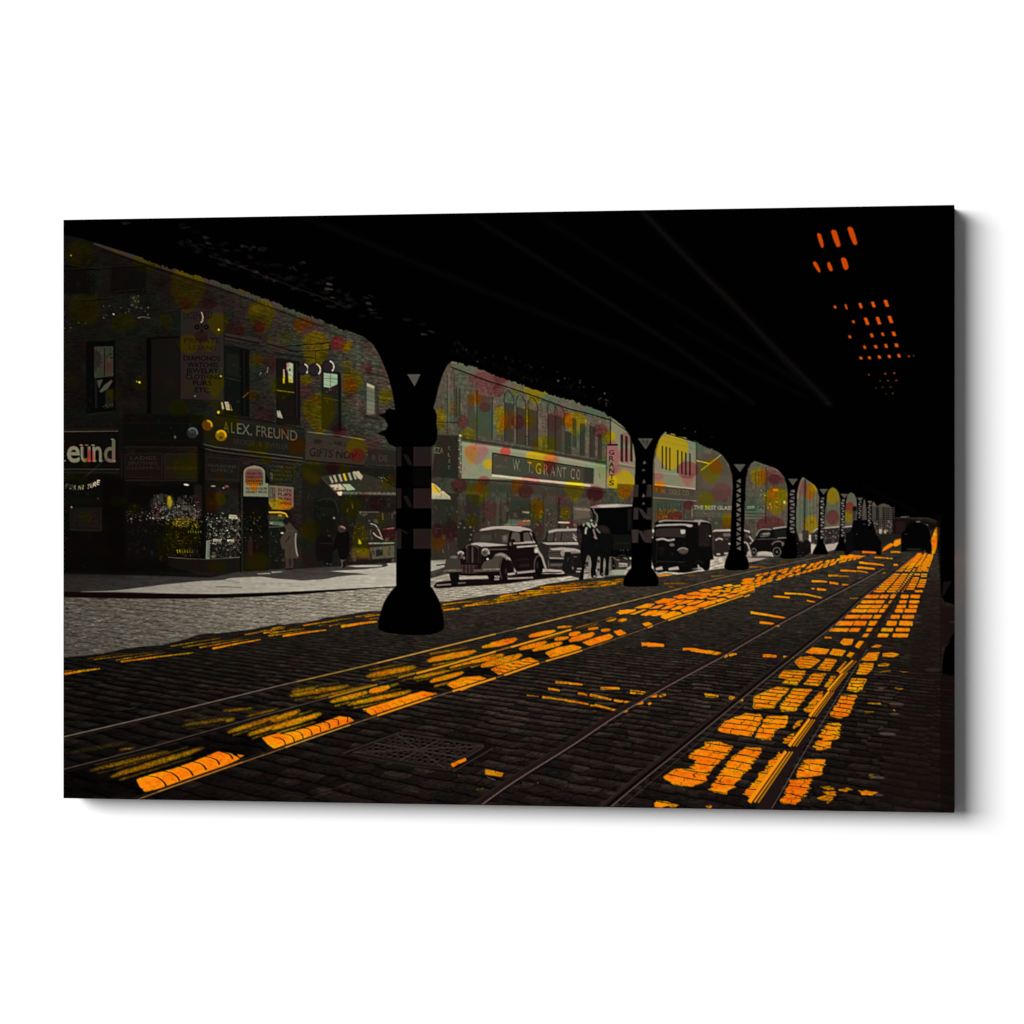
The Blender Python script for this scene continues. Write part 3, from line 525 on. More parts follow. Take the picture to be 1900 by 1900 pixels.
line(B1(352, 790, 352, 1125), 1.4, g(120), .8, .4, pid=p_br)
for i in range(9): line(B1(335 if i % 2 else 350, 800 + i * 40, 352 if i % 2 else 372, 802 + i * 40), 1.6, g(150), .8, .4)
ell(854, 808, 2, 2, g(170))
# white sign band
p_band = part('printed_sign', None, 'wide white band with a grey panel lettered W. T. GRANT CO.')
poly(B1(365, 855, 1000, 945, 1640, 1062, 1640, 1265, 1000, 1190, 365, 1180), (118, 120, 104), 1, .6, p_band)
poly(B1(365, 855, 1000, 945, 1640, 1062, 1640, 1085, 1000, 968, 630, 915, 365, 885), (138, 134, 120), .8, 1.5)
poly(B1(635, 952, 1530, 1095, 1525, 1225, 1000, 1185, 635, 1140), (62, 64, 56), 1, .6, p_band); line(B1(635, 952, 1530, 1095), 2, (24, 26, 22), .9, .5); line(B1(636, 952, 634, 1140), 2, (30, 32, 27), .9, .5); poly(B1(1440, 1080, 1530, 1096, 1525, 1222, 1440, 1210), (40, 42, 37), .6, 1.5)
line(B1(630, 1150, 1000, 1190, 1500, 1240), 4.2, g(182), .95, .5); line(B1(365, 1185, 635, 1195, 1000, 1225, 1640, 1300), 3, (38, 42, 36), .9, .8)
fB = quadmap(B1(818, 1005, 1412, 1100, 1408, 1190, 815, 1105))
def tb(s_, a_, b_, col, al=.95): text(s_, [*fB(a_, 0), *fB(b_, 0), *fB(b_, 1), *fB(a_, 1)], col, al, .012, .35)
for dx_, col in ((.006, (20, 20, 17)), (0, g(112))):
    tb('W.', .0 + dx_, .115 + dx_, col); tb('T.', .215 + dx_, .30 + dx_, col); tb('G', .34 + dx_, .42 + dx_, col); tb('R', .46 + dx_, .53 + dx_, col); tb('A', .56 + dx_, .63 + dx_, col); tb('N', .66 + dx_, .72 + dx_, col); tb('T', .735 + dx_, .79 + dx_, col); tb('C', .86 + dx_, .92 + dx_, col); tb('O', .945 + dx_, 1.0 + dx_, col)
line(B1(650, 1060, 760, 1080), 1.4, g(90), .6, .5); line(B1(660, 1090, 720, 1050), 1.4, g(90), .6, .5)
# right-hand pale building with the vertical sign
p_pale = part('printed_store_building', None, 'pale store building behind the second column')
poly(B1(1680, 650, 1720, 665, 1790, 725, 1850, 800, 1895, 900, 1895, 1060, 1895, 1230, 1680, 1220), (116, 110, 96), .95, .8, p_pale)
p_pale2 = part('printed_store_building', None, 'pale store building with yellow stained top between the second and third columns'); poly(B2(700, 380, 745, 385, 1010, 470, 1010, 890, 640, 850, 640, 640), (116, 110, 96), .95, .8, p_pale2)
line(B1(1680, 660, 1850, 780), 1.5, (30, 26, 22), .9, .4); line(B1(1676, 640, 1676, 880), 2, (34, 44, 36), .9, .5)
line(B2(740, 400, 1010, 480), 1.6, (26, 24, 8), .9, .4); line(B2(720, 420, 1010, 500), 1, g(90), .6, .4); line(B2(690, 460, 1000, 540), 1, g(80), .4, .6)
for x_ in (1765, 1805, 1850): poly(B1(x_, 785 + (x_ - 1765) * .35, x_ + 22, 795 + (x_ - 1765) * .35, x_ + 22, 1035, x_, 1025), (36, 30, 28), .95, .5, part('printed_window', p_pale))
for x_, y_ in ((702, 508), (736, 516), (768, 524), (838, 545), (874, 556), (908, 566), (945, 575)): poly(B2(x_, y_, x_ + 12, y_ + 3, x_ + 12, y_ + 205, x_, y_ + 202), (28, 25, 18), .95, .5, part('printed_window', p_pale2))
line(B2(640, 740, 1000, 780), 1.6, g(140), .8, .6); line(B2(320, 660, 465, 690), 1.5, g(140), .8, .6); line(B2(310, 680, 465, 706), 3, g(70), .6, 1)
line(B2(640, 850, 1000, 890), 2.2, g(165), .9, .5); poly(B2(620, 870, 990, 895, 990, 960, 620, 930), (66, 62, 54), .9, .8); text('F.  W.  OOLS  CO.', B2(650, 880, 950, 905, 950, 950, 650, 925), g(110), .7, 0, .4)
p_vert = part('printed_sign', None, 'vertical pink sign spelling GRANTS')
poly(B1(1645, 880, 1742, 880, 1735, 1265, 1635, 1262), (128, 96, 96), 1, .5, p_vert); line(B1(1650, 882, 1740, 880), 3, (26, 16, 16), .95, .5); line(B1(1643, 880, 1636, 1262), 1.2, (60, 40, 42), .8, .4)
for i, ch in enumerate('GRANTS'):
    y_ = 925 + i * 54; text(ch, B1(1665, y_, 1710, y_, 1708, y_ + 42, 1663, y_ + 42), (30, 22, 22), .9, .02, .35)
# street-level shop fronts
poly(B1(370, 1200, 1650, 1290, 1650, 1360, 370, 1280), (54, 52, 46), .7, 2)
poly(B1(100, 1390, 1900, 1400, 1900, 1900, 100, 1900), (46, 42, 37), .55, 3)
for x_, w_, v_ in ((130, 200, 36), (400, 120, 38), (560, 100, 62), (670, 20, 96), (720, 30, 70), (790, 170, 52), (1080, 120, 64), (1215, 20, 40), (1240, 90, 60), (1345, 10, 100), (1360, 140, 76)):
    poly(B1(x_, 1300 + x_ * .04, x_ + w_, 1304 + x_ * .04, x_ + w_, 1700, x_, 1700), g(v_), .7, 1.2)
for x_ in (560, 680, 770, 965, 1085, 1220, 1345): line(B1(x_, 1290 + (x_ - 560) * .07, x_, 1640), 1.4, g(32), .7, .6)
poly(B1(1345, 1425, 1480, 1430, 1500, 1520, 1350, 1540), g(88), .8, 1); line(B1(1365, 1445, 1500, 1455), 3, g(130), .7, 1); poly(B1(890, 1370, 960, 1375, 955, 1520, 800, 1520, 800, 1400), (44, 52, 44), .7, 2)
line(B1(900, 1472, 960, 1478), 3, (170, 160, 60), .8, .8); specks(60, (840, 960, 880, 1000), 30, 130, 2, seed=52); specks(50, (995, 948, 1060, 978), 40, 170, 2, seed=53)
poly(B1(780, 1535, 970, 1545, 970, 1585, 750, 1595), (70, 104, 86), .8, 1.2); line(B1(740, 1585, 860, 1585), 1.8, g(120), .8, .6); poly(B1(850, 1560, 965, 1545, 965, 1590, 850, 1600), (150, 50, 50), .8, 1); line(B1(905, 1552, 968, 1550), 2.2, (225, 90, 20), .95, .5); line(B1(1215, 1564, 1320, 1566), 2.6, g(190), .95, .6)
# second awning
p_aw2 = part('printed_awning', None, 'small striped awning right of the first column')
poly(B1(100, 1215, 125, 1225, 255, 1330, 100, 1330), (168, 158, 130), 1, .5, p_aw2); poly(B1(105, 1218, 185, 1290, 150, 1305, 103, 1290), (200, 150, 8), .95, .7); line(B1(120, 1235, 170, 1300), 1.4, (110, 80, 10), .8, .5); poly(B1(100, 1328, 262, 1330, 270, 1362, 100, 1358), g(168), .95, .5, p_aw2)
for i in range(9): line(B1(112 + i * 18, 1335, 112 + i * 18, 1358), 1, g(90), .6, .4)
poly(B1(100, 1362, 330, 1366, 320, 1560, 100, 1560), (42, 42, 38), .6, 2)
# third block: far buildings
p_far = part('printed_store_building', None, 'mid-grey building between the second and fourth columns')
poly(B2(1005, 470, 1150, 520, 1330, 740, 1330, 1240, 1000, 1200), (74, 68, 62), .9, 1, p_far); poly(B2(1010, 490, 1060, 490, 1060, 620, 1010, 620), (70, 88, 76), .6, 2)
poly(B2(1070, 530, 1140, 545, 1140, 585, 1070, 570), g(96), .6, 1.2); line(B2(1010, 480, 1010, 900), 1.6, g(54), .8, .6)
line(B2(1010, 640, 1120, 665), 1.8, (190, 170, 10), .9, .4); line(B2(1050, 725, 1225, 590), 1.6, (170, 150, 20), .85, .4)
poly(B2(1060, 750, 1330, 780, 1330, 900, 1060, 880), g(84), .5, 2); poly(B2(620, 930, 1000, 960, 1000, 1180, 620, 1160), (64, 64, 57), .7, 1.5)
for y_, v_ in ((930, 70), (965, 120), (985, 60)): line(B2(620, y_, 1010, y_ + 30), 1.6, g(v_), .8, .5)
for x_ in (670, 700, 740, 770, 870, 900, 960): line(B2(x_, 1010, x_, 1160), 1.8, g(44), .6, .6)
poly(B2(760, 990, 860, 1000, 860, 1080, 770, 1070), (48, 78, 62), .6, 2)
p_gl = part('printed_sign', None, 'pale lettered sign band between the second and third columns')
poly(B2(975, 1020, 1330, 1035, 1330, 1080, 975, 1075), (76, 72, 64), .8, .8, p_gl); text('THE BEST GLASS', B2(985, 1035, 1325, 1040, 1325, 1072, 985, 1068), g(150), .8, .03, .4)
for y_ in (1100, 1125, 1150): line(B2(990, y_, 1325, y_ + 8), 1.2, g(90), .5, .5)
line(B2(970, 1040, 968, 1200), 2, g(130), .7, .6); specks(40, (1284, 935, 1310, 965), 50, 140, 1.8, seed=54); poly(B2(1010, 1140, 1330, 1150, 1330, 1235, 1150, 1240), (52, 56, 48), .6, 2)
poly(D2(20, 480, 350, 480, 350, 700, 20, 700), (58, 70, 60), .85, 1.2); text('ZER', D2(45, 510, 190, 505, 190, 545, 45, 548), g(150), .8, .03, .4); poly(D2(215, 510, 340, 512, 340, 600, 215, 598), (88, 100, 86), .8, .8); t = np.radians(np.linspace(180, 360, 12)); line(np.stack([1412 + 4.5 * np.cos(t), 945 + 4 * np.sin(t)], 1), 2, (22, 34, 26), .9, .5)
for y_ in (600, 655, 700): line(D2(20, y_, 350, y_ + 6), 1.6, (110, 122, 108), .6, .6)
p_f2 = part('printed_store_building', None, 'tall building with striped front beyond the fourth column')
poly(B3(0, 560, 130, 590, 215, 640, 280, 720, 290, 900, 290, 1130, 0, 1130), (84, 76, 72), .35, 2)
for i in range(11): line(B3(115 + i * 15, 640 + i * 6, 115 + i * 15, 800), 1.2, (50, 34, 36), .6, .5)
for i in range(4): line(B3(10 + i * 26, 640, 12 + i * 26, 760), 2.2, (60, 46, 20), .6, .7)
line(B3(105, 600, 98, 1100), 2, (40, 34, 32), .7, .6); line(B3(0, 550, 130, 590, 210, 635), 2, g(130), .6, .6); specks(24, (1424, 860, 1436, 872), 90, 170, 1.6, seed=55); specks(22, (1410, 905, 1422, 930), 90, 200, 2.2, seed=56)
# tunnel of far openings
poly(B3(370, 700, 430, 660, 570, 820, 575, 1180, 370, 1180), (92, 86, 78), .9, 1, p_f2)
for i in range(12): line(B3(385 + i * 15, 760 + abs(i - 4) * 8, 385 + i * 15, 1160), 1.1, g(66 if i % 2 else 104), .45, .5)
line(B3(447, 700, 440, 1180), 3.2, (44, 36, 34), .85, .7); specks(16, (1486, 878, 1500, 892), 70, 170, 2, seed=57); line(smooth(B3(380, 880, 400, 760, 430, 700, 500, 740, 560, 820), 4, False), 1.6, g(130), .6, .6)
poly(B3(635, 780, 750, 780, 760, 1150, 630, 1150), (86, 84, 74), .95, 1, p_f2); poly(B3(800, 820, 905, 820, 905, 1100, 800, 1120), (80, 86, 74), .95, 1, p_f2)
for i in range(14): line(B3(640 + i * 20, 950, 640 + i * 20, 1120), 1, g(60), .35, .5)

clutter((845, 690, 1130, 980), 520, 40, 130, 7, seed=130, a=(.10, .32), slope=.16)
clutter((800, 930, 1180, 1030), 420, 24, 120, 9, seed=131, a=(.2, .55)); clutter((1212, 930, 1350, 985), 160, 30, 120, 7, seed=132, a=(.2, .5)); clutter((1385, 900, 1462, 985), 120, 40, 130, 6, seed=133, a=(.15, .45)); clutter((1482, 920, 1522, 990), 60, 50, 130, 6, seed=134, a=(.15, .4)); clutter((1534, 930, 1660, 990), 130, 40, 130, 5, seed=135, a=(.15, .4)); clutter((810, 800, 852, 930), 90, 20, 80, 7, seed=136, a=(.2, .45)); clutter((1297, 870, 1362, 940), 60, 44, 110, 6, seed=137, a=(.1, .35))
# ======================= COLOUR OVERLAYS =======================
BK = IMG.copy()
# broad alternating mauve / green casts on the facades
cast = noise(34, 30, 61); cast2 = noise(60, 46, 62)
wall = ((IDS != 0) & (PY < 1062) & ~np.isin(IDS, [p_road, p_sun, p_pave, p_kerb] + GL)).astype(np.float32); wall = blur(wall, 1)
bx = (np.floor(PX / 16) * 7 + np.floor(PY / 16) * 13) % 3
blocky = (noise(16, 16, 63) > .35).astype(np.float32)
gm = np.clip(cast * 1.2 + .45 * (noise(12, 12, 64)), 0, 1)[..., None]; rm = np.clip(-cast * 1.1 + .45 * noise(13, 13, 65) + .25, 0, 1)[..., None]
isl = lerp(PX, [118, 450, 735, 800], [1, .75, .6, .55])[..., None]; wm = wall[..., None]
IMG *= 1 + wm * (np.array([1.02, 1.0, .90], np.float32) - 1)
lum = (IMG @ np.array([.35, .5, .15], np.float32))[..., None]
hk = 1 - .7 * np.clip((lum - 85) / 60, 0, 1)
IMG += wm * ((lum * np.array([.95, 1.03, .80], np.float32)) - IMG) * gm * .75 * hk
IMG += wm * ((lum * np.array([1.13, .92, .78], np.float32)) - IMG) * rm * .85 * hk * isl
darkn = lerp(PX, [118, 300, 420, 560], [.70, .72, .84, .95])[..., None]
IMG *= (1 - wm) + wm * (darkn + (1.12 - darkn) * np.clip((lum - 45) / 50, 0, 1))
IMG[..., 0] += wall * 2.5 * lerp(PX, [118, 500], [1, 0]) * rm[..., 0]
for s_ in '''148,472,26,26,L;157,574,30,30,L;230,601,22,20,L;348,531,33,38,Y,50;272,487,24,20,L;405,599,19,19,Y,24;308,597,14,14,L;350,639,20,18,Y;388,641,13,12,Y;399,710,19,19,Y,26;260,712,14,13,L;331,757,19,17,L
211,730,13,12,L;485,582,25,25,Y,38;388,563,12,12,C;481,607,11,11,R,0;374,624,12,11,C;439,607,15,15,P;475,670,15,14,L;480,668,7,7,O;466,731,12,13,O;491,770,20,18,P;560,603,16,14,O;577,612,15,13,P;572,600,8,8,O
585,640,27,25,Y,50;627,637,13.5,13,R;645,644,11,11,O;645,644,8,8,Y;505,674,15,14,P;524,717,22,20,L,26;568,705,11,10,Y;655,706,19,20,L;650,716,13,18,O;648,745,15,13,P;594,757,33,28,Y,48;602,765,17,24,L;716,736,13,15,L;684,683,8,8,C
568,728,13,13,P;629,799,14,13,C;662,832,20,20,Y,26;663,845,14,13,R;551,828,17,14,O;580,872,20,16,L,28;617,868,13,11,C;638,870,11,10,L;471,890,14,8,O,22;470,880,16,10,P;518,934,20,10,Y,16;536,922,10,14,P;530,938,12,10,O
577,982,20,18,L,24;652,940,20,20,L,28;701,934,15,12,C;707,960,9,12,L;722,990,15,14,C;676,1022,12,10,Y;668,1000,14,30,L;480,832,22,14,L;495,854,12,8,L;720,896,13,12,L;421,778,24,20,L;366,776,16,10,L;348,866,28,20,L
395,930,16,18,O;410,925,10,12,Y;338,990,34,34,L,40;403,1050,18,12,L;478,1042,24,18,L;315,930,6,12,Y;250,945,12,12,L;160,860,8,8,L;130,884,12,8,L;220,930,14,10,L;160,960,12,8,L;308,1010,20,16,L;168,850,7,16,R
908,706,30,18,P;895,716,31,26,P,34;881,739,14,13,O;900,756,11,9,R;925,724,11,13,C;930,700,14,11,C;995,722,23,12,Y,28;818,772,12,14,Y;818,790,9,9,L;858,783,11,13,C;870,806,15,12,L;929,775,13,22,Y,34;936,785,9,14,O
961,783,12,14,C;982,779,11,12,L,16;1028,783,14,18,P;1041,766,11,11,P;1068,783,21,18,Y,26;1054,779,11,14,O;1012,826,24,18,L;1003,845,28,10,Y,33;1020,866,12,12,C,16;1115,800,14,13,C;1129,812,13,12,L;1133,810,9,10,Y
884,838,22,14,P,24;938,838,10,9,R;906,861,9,9,Y;898,892,11,9,C;852,901,15,14,C;887,912,22,18,L,26;890,906,10,12,O;908,945,15,16,P,22;961,903,13,14,O;985,893,17,11,P;975,912,14,12,C;1066,905,19,14,Y,26;1104,915,17,14,C;1104,918,14,14,C
1157,898,21,26,Y,30;1160,912,12,12,O;1136,893,10,12,Y;1136,850,12,34,P;1160,845,14,14,P;996,945,14,20,L,26;1000,950,8,16,Y;1049,952,10,12,Y,14;1042,928,12,10,P;876,968,11,12,L;1000,985,10,14,P;812,1006,14,16,O;810,985,10,14,C;836,985,14,20,C
1246,832,32,26,Y,40;1276,872,20,16,C;1276,884,12,10,P,18;1319,872,21,20,L,26;1329,866,12,13,O;1339,914,19,18,P;1311,925,15,13,L,20;1278,937,10,9,C;1223,903,12,11,O;1238,954,22,10,O,20;1252,958,14,9,R;1352,970,13,13,O;1350,964,11,12,Y
1221,884,10,8,P;1408,882,16,15,Y,22;1416,884,9,14,O;1440,880,20,20,P;1437,889,12,9,C;1440,926,24,22,Y,30;1449,920,12,16,L;1434,916,8,14,O;1430,974,26,16,C;1503,912,10,15,O;1510,905,8,8,Y;1488,905,10,14,P;1505,976,13,20,Y
1545,918,13,18,Y;1545,960,12,14,C;1577,942,8,11,R;1575,958,7,12,Y;1300,828,18,14,M;1120,760,30,14,M;950,740,24,16,M;870,850,20,12,M;1110,870,24,14,M;1240,940,26,16,M;1400,940,14,22,M;660,660,16,20,M;545,640,20,24,M
640,760,20,30,M;470,700,18,30,M;330,600,20,16,M;250,620,30,14,M;840,760,16,30,M;1020,740,20,12,M;1080,800,14,10,M;900,780,20,30,M;1290,800,16,14,M;960,950,14,18,M;840,960,14,18,M;700,880,24,12,M;1490,950,10,14,M'''.replace('\n', ';').split(';'):
    v = s_.split(','); n_ = [float(x) for x in v[:4]]
    spot(n_[0], n_[1], n_[2], n_[3], v[4], float(v[5]) if len(v) > 5 else 0, .52 if v[4] == 'M' else (.84 if v[4] != 'L' else .78) * (.9 if n_[0] > 800 else 1), 4 if v[4] == 'M' else .9 if n_[0] > 800 else 1.3)
rx_ = random.Random(77)
for _ in range(150):
    x = rx_.uniform(118, 735) if rx_.random() < .72 else rx_.uniform(840, 1170); y = rx_.uniform(460, 1040) if x < 735 else rx_.uniform(700, 1020); r0 = rx_.uniform(4, 17); spot(x, y, r0 * rx_.uniform(.7, 1.1), r0, rx_.choice('LLLYPPCOORMM'), 0 if rx_.random() < .6 else r0 * 1.5, rx_.uniform(.15, .5), rx_.uniform(.8, 3))
IMG[:] = IMG * (wm * 1.0) + BK * (1 - wm)
specks(40, (1216, 944, 1262, 962), 110, 200, 2.2, tint=(1.1, .7, .3), seed=58); specks(14, (1425, 925, 1462, 945), 150, 220, 3, tint=(1.1, .8, .2), seed=59); poly(D2(468, 235, 552, 235, 545, 270, 470, 270), (225, 125, 10), .95, .7); ell(1455.5, 932, 2, 3, (220, 210, 150), .9, .8)
line(smooth(A2(545, 1255, 800, 1235, 1005, 1218), 3, False), 1.2, (14, 12, 6), .8, .4)

specks(130, (284, 930, 372, 966), 80, 215, 2.4, seed=200, bias=.8); specks(60, (236, 946, 300, 966), 60, 170, 2.0, seed=201, tint=(.95, 1, .95)); specks(110, (322, 960, 374, 978), 90, 190, 2.0, tint=(1.1, .98, .35), seed=202)
specks(150, (384, 960, 446, 1010), 90, 235, 2.4, seed=203); specks(50, (384, 1008, 446, 1034), 50, 150, 2, seed=204); specks(60, (310, 985, 372, 1030), 50, 150, 2, tint=(1.05, .95, .2), seed=205); specks(50, (446, 948, 486, 1010), 50, 140, 2, tint=(1.1, .9, .7), seed=206)
for x_, y_, w_, h_, v_ in ((296, 916, 8, 16, 74), (286, 920, 5, 12, 60), (330, 922, 6, 10, 60), (340, 938, 14, 10, 90), (300, 940, 12, 8, 84), (352, 950, 12, 6, 110), (322, 948, 16, 6, 96)): poly([x_, y_, x_ + w_, y_, x_ + w_, y_ + h_, x_, y_ + h_], g(v_), .55, 1.4)
clutter((284, 918, 366, 962), 110, 40, 170, 6, seed=207, a=(.2, .55), tint=(1.04, .94, .96)); clutter((384, 1000, 446, 1034), 60, 20, 120, 7, seed=208); clutter((655, 945, 733, 1040), 70, 30, 150, 8, seed=209, a=(.15, .5)); clutter((610, 882, 735, 922), 50, 40, 150, 5, seed=210, a=(.15, .45), slope=.08)
# ======================= PEOPLE =======================
def pp(q): return PE(*q)
p_p1 = part('printed_person', None, 'woman in a long pale coat seen from behind by the shop window')
poly(smooth(pp((420, 1000, 440, 1100, 430, 1170, 490, 1180, 485, 1010, 520, 1010, 515, 1110, 500, 1170, 550, 1172, 550, 1000)), 3), (58, 44, 38), 1, .5, p_p1)
poly(smooth(pp((430, 440, 500, 430, 560, 500, 625, 580, 610, 700, 615, 860, 640, 995, 560, 1000, 430, 995, 420, 860, 380, 850, 355, 760, 350, 700, 390, 620, 440, 560, 420, 500)), 4), (62, 52, 43), 1, .5, p_p1)
poly(smooth(pp((430, 350, 460, 340, 480, 400, 470, 450, 430, 470, 390, 420, 400, 370)), 3), (20, 20, 20), 1, .6, p_p1); ell(527, 974, 2.4, 3, (90, 66, 58), .9, .6)
line(smooth(pp((600, 600, 590, 690, 595, 800, 610, 900, 628, 970)), 4, False), 2.4, g(150), .9, .5); line(smooth(pp((430, 740, 480, 680, 500, 640)), 4, False), 2, (26, 20, 18), .8, .6); line(pp((440, 560, 560, 560)), 1.5, (90, 76, 60), .6, .6)
line(pp((330, 460, 400, 480)), 1.6, g(130), .7, .5); line(pp((500, 780, 500, 990)), 1.4, (44, 36, 30), .6, .6); poly(pp((440, 1165, 500, 1160, 550, 1165, 552, 1185, 430, 1185)), (16, 10, 10), .95, .5)
p_p2 = part('printed_person', None, 'woman in a black coat walking away, pale hair catching the light')
poly(smooth(pp((1310, 1010, 1330, 1080, 1310, 1140, 1350, 1150, 1345, 1060, 1400, 1020)), 3), (86, 72, 62), 1, .5, p_p2)
poly(smooth(pp((1290, 540, 1400, 550, 1450, 600, 1455, 800, 1420, 1000, 1300, 1010, 1270, 860, 1240, 850, 1190, 900, 1180, 860, 1220, 700, 1250, 600)), 4), (13, 9, 9), 1, .6, p_p2)
poly(smooth(pp((1270, 480, 1340, 470, 1390, 510, 1400, 560, 1310, 590, 1275, 550)), 3), (52, 40, 36), 1, .6, p_p2); line(smooth(pp((1310, 500, 1350, 495, 1385, 525)), 3, False), 2.8, (180, 120, 104), .9, .6); poly(pp((1290, 1110, 1310, 1150, 1375, 1150, 1400, 1100, 1380, 1090)), (12, 9, 9), .9, .5); line(pp((1320, 1150, 1350, 1100)), 1.6, g(120), .8, .4)
p_p3 = part('printed_person', None, 'pedestrian in black standing in the shop recess')
poly(smooth(pp((1060, 640, 1130, 600, 1170, 650, 1190, 800, 1180, 1040, 1150, 1110, 1050, 1110, 1040, 1040, 930, 1030, 920, 700, 980, 640)), 3), (15, 11, 11), .95, .8, p_p3)
ell(607, 1046, 2.4, 1.3, g(90), .7, .6); ell(613.5, 1047, 2, 1.2, g(80), .7, .6); ell(611, 994, 3, 2, g(60), .7, .8); line(pp((980, 760, 1180, 770)), 1.2, g(44), .6, .5)
p_p4 = part('printed_person', None, 'two dark figures standing behind the front car')
poly(smooth(CR(300, 380, 320, 320, 300, 280, 340, 250, 385, 260, 400, 340, 440, 330, 490, 350, 510, 400, 490, 470, 470, 560, 420, 600, 400, 720, 300, 700, 290, 560, 270, 470), 4), (34, 30, 24), .92, 1, p_p4)
for x_, y_, r_ in ((325, 300, 1.8), (460, 352, 2.4), (505, 400, 1.5), (470, 455, 2.2), (455, 520, 1.8), (380, 360, 2)): q = CR(x_, y_)[0]; ell(q[0], q[1], r_, r_ * .8, g(120), .8, .6)

# ======================= CARS =======================
def body(name, lab): return part(name, None, lab)
INK = (20, 12, 12)
# shadows on lit road
poly(smooth(CR(0, 1105, 180, 1075, 400, 1060, 700, 1050, 1100, 1010, 1420, 985, 1700, 985, 1900, 960, 1900, 1000, 1400, 1060, 900, 1125, 400, 1155, 0, 1180), 4), (15, 9, 9), .97, .6)
line(CR(0, 1140, 200, 1125), 2.4, g(150), .8, .5); line(CR(0, 870, 120, 856), 2.2, (14, 9, 8), .95, .5)
c2 = body('printed_car', 'second parked sedan, partly hidden behind the front sedan')
poly(smooth(CR(1480, 480, 1520, 410, 1700, 370, 1900, 370, 2000, 420, 2000, 1000, 1760, 990, 1700, 940, 1420, 930, 1400, 590, 1430, 560), 3), (40, 33, 30), 1, .6, c2)
poly(CR(1520, 400, 1620, 375, 1900, 368, 1990, 372, 1990, 400, 1640, 410, 1520, 440), g(170), .95, .6, c2); poly(CR(1500, 470, 1540, 430, 1680, 415, 1900, 415, 1980, 420, 1980, 540, 1500, 540), (66, 58, 50), 1, .7, part('printed_windscreen', c2))
for x_ in (1500, 1600, 1700): line(CR(x_, 420, x_ - 15, 545), 2, (24, 16, 16), .9, .5)
poly(CR(1425, 560, 1900, 555, 1990, 562, 1990, 590, 1500, 590), g(178), .95, .6); poly(CR(1540, 640, 1700, 625, 1880, 640, 1990, 680, 1990, 690, 1860, 685, 1720, 690, 1700, 665, 1560, 665), g(172), .95, .7)
for y_ in (680, 705, 730, 750): line(CR(1520, y_, 1670, y_ + 4), 1.6, g(88), .8, .5)
ell(1044, 1026, 4.2, 7, g(140), .95, 1, pid=part('printed_headlight', c2)); line(CR(1530, 770, 1740, 775), 3, g(160), .9, .6); poly(CR(1510, 785, 1745, 790, 1745, 835, 1510, 830), (18, 24, 22), .95, .6); line(CR(1540, 865, 1745, 860), 5, (100, 76, 72), .9, .8); line(CR(1520, 800, 1520, 900), 2, g(110), .7, .6)
poly(CR(1745, 690, 1900, 690, 1990, 720, 1990, 980, 1750, 985, 1700, 900), (20, 20, 18), .97, .8, part('printed_wheel', c2)); line(CR(1850, 720, 1850, 900), 3, (44, 24, 26), .8, .8); line(CR(1820, 700, 1990, 690), 2.5, g(150), .9, .6); ell(1063, 1054, 2, 2.8, g(110), .9, .6)
line(CR(1425, 930, 1700, 950), 5, g(170), .95, .5); line(CR(1430, 968, 1700, 965), 2, (15, 10, 10), .9, .5); ell(1053.5, 980, 1.5, 3, g(150)); specks(20, (1010, 968, 1034, 976), 60, 170, 1.8, seed=60); line(CR(1855, 440, 1895, 540), 2.2, g(180), .8, .5)

c1 = body('printed_car', 'black rounded sedan parked in front, chrome grille towards the viewer')
poly(smooth(CR(560, 400, 620, 375, 760, 345, 960, 335, 1150, 345, 1270, 370, 1320, 420, 1355, 520, 1385, 600, 1400, 690, 1440, 760, 1480, 850, 1490, 915, 1440, 900, 1420, 960, 1340, 1000, 1250, 1010, 1000, 1010, 860, 1010, 700, 1010, 400, 1010, 300, 1000, 180, 985, 90, 960, 115, 900, 130, 810, 180, 755, 260, 735, 300, 680, 400, 620, 460, 570, 490, 510, 530, 430), 3), INK, 1, .5, c1)
poly(CR(570, 400, 620, 375, 760, 345, 960, 335, 1150, 345, 1270, 372, 1310, 415, 1250, 395, 1180, 395, 1130, 415, 1080, 412, 1000, 395, 900, 380, 820, 378, 700, 395, 600, 405), g(166), 1, .7); line(CR(600, 385, 760, 352, 960, 341, 1150, 352), 2, g(196), .7, .6)
pw = part('printed_windscreen', c1, None); poly(smooth(CR(520, 440, 570, 410, 700, 400, 820, 385, 900, 388, 1010, 405, 1000, 470, 985, 560, 940, 580, 760, 570, 600, 560, 490, 555), 3), (52, 44, 38), 1, .7, pw)
poly(CR(880, 470, 980, 450, 975, 560, 900, 560), (92, 86, 76), .7, 1.4); poly(CR(600, 460, 740, 450, 740, 540, 600, 545), (66, 60, 52), .7, 1.6); ell(937, 998.5, 3.4, 5, g(110), .8, 1); line(CR(770, 400, 770, 565), 1.4, (30, 24, 22), .7, .6)
line(smooth(CR(1020, 405, 990, 480, 975, 590), 3, False), 3.4, (14, 9, 9), .95, .5); w_ = part('printed_car_window', c1); poly(CR(1030, 425, 1090, 418, 1130, 440, 1135, 550, 1010, 560, 1010, 500), (84, 76, 66), 1, .6, w_); ell(952, 1003.5, 4.2, 3.4, (16, 10, 10), .95, .7); line(CR(1150, 420, 1160, 560), 3.4, (14, 9, 9), .95, .5)
w_ = part('printed_car_window', c1); poly(CR(1180, 430, 1240, 420, 1265, 450, 1285, 540, 1180, 545), (78, 70, 62), 1, .6, w_); line(smooth(CR(1270, 420, 1300, 480, 1320, 550), 3, False), 2.8, g(150), .9, .5); poly(CR(1290, 460, 1330, 470, 1345, 530, 1310, 530), (20, 12, 12), .95, .5); line(CR(1190, 552, 1290, 548), 2.4, g(176), .9, .5)
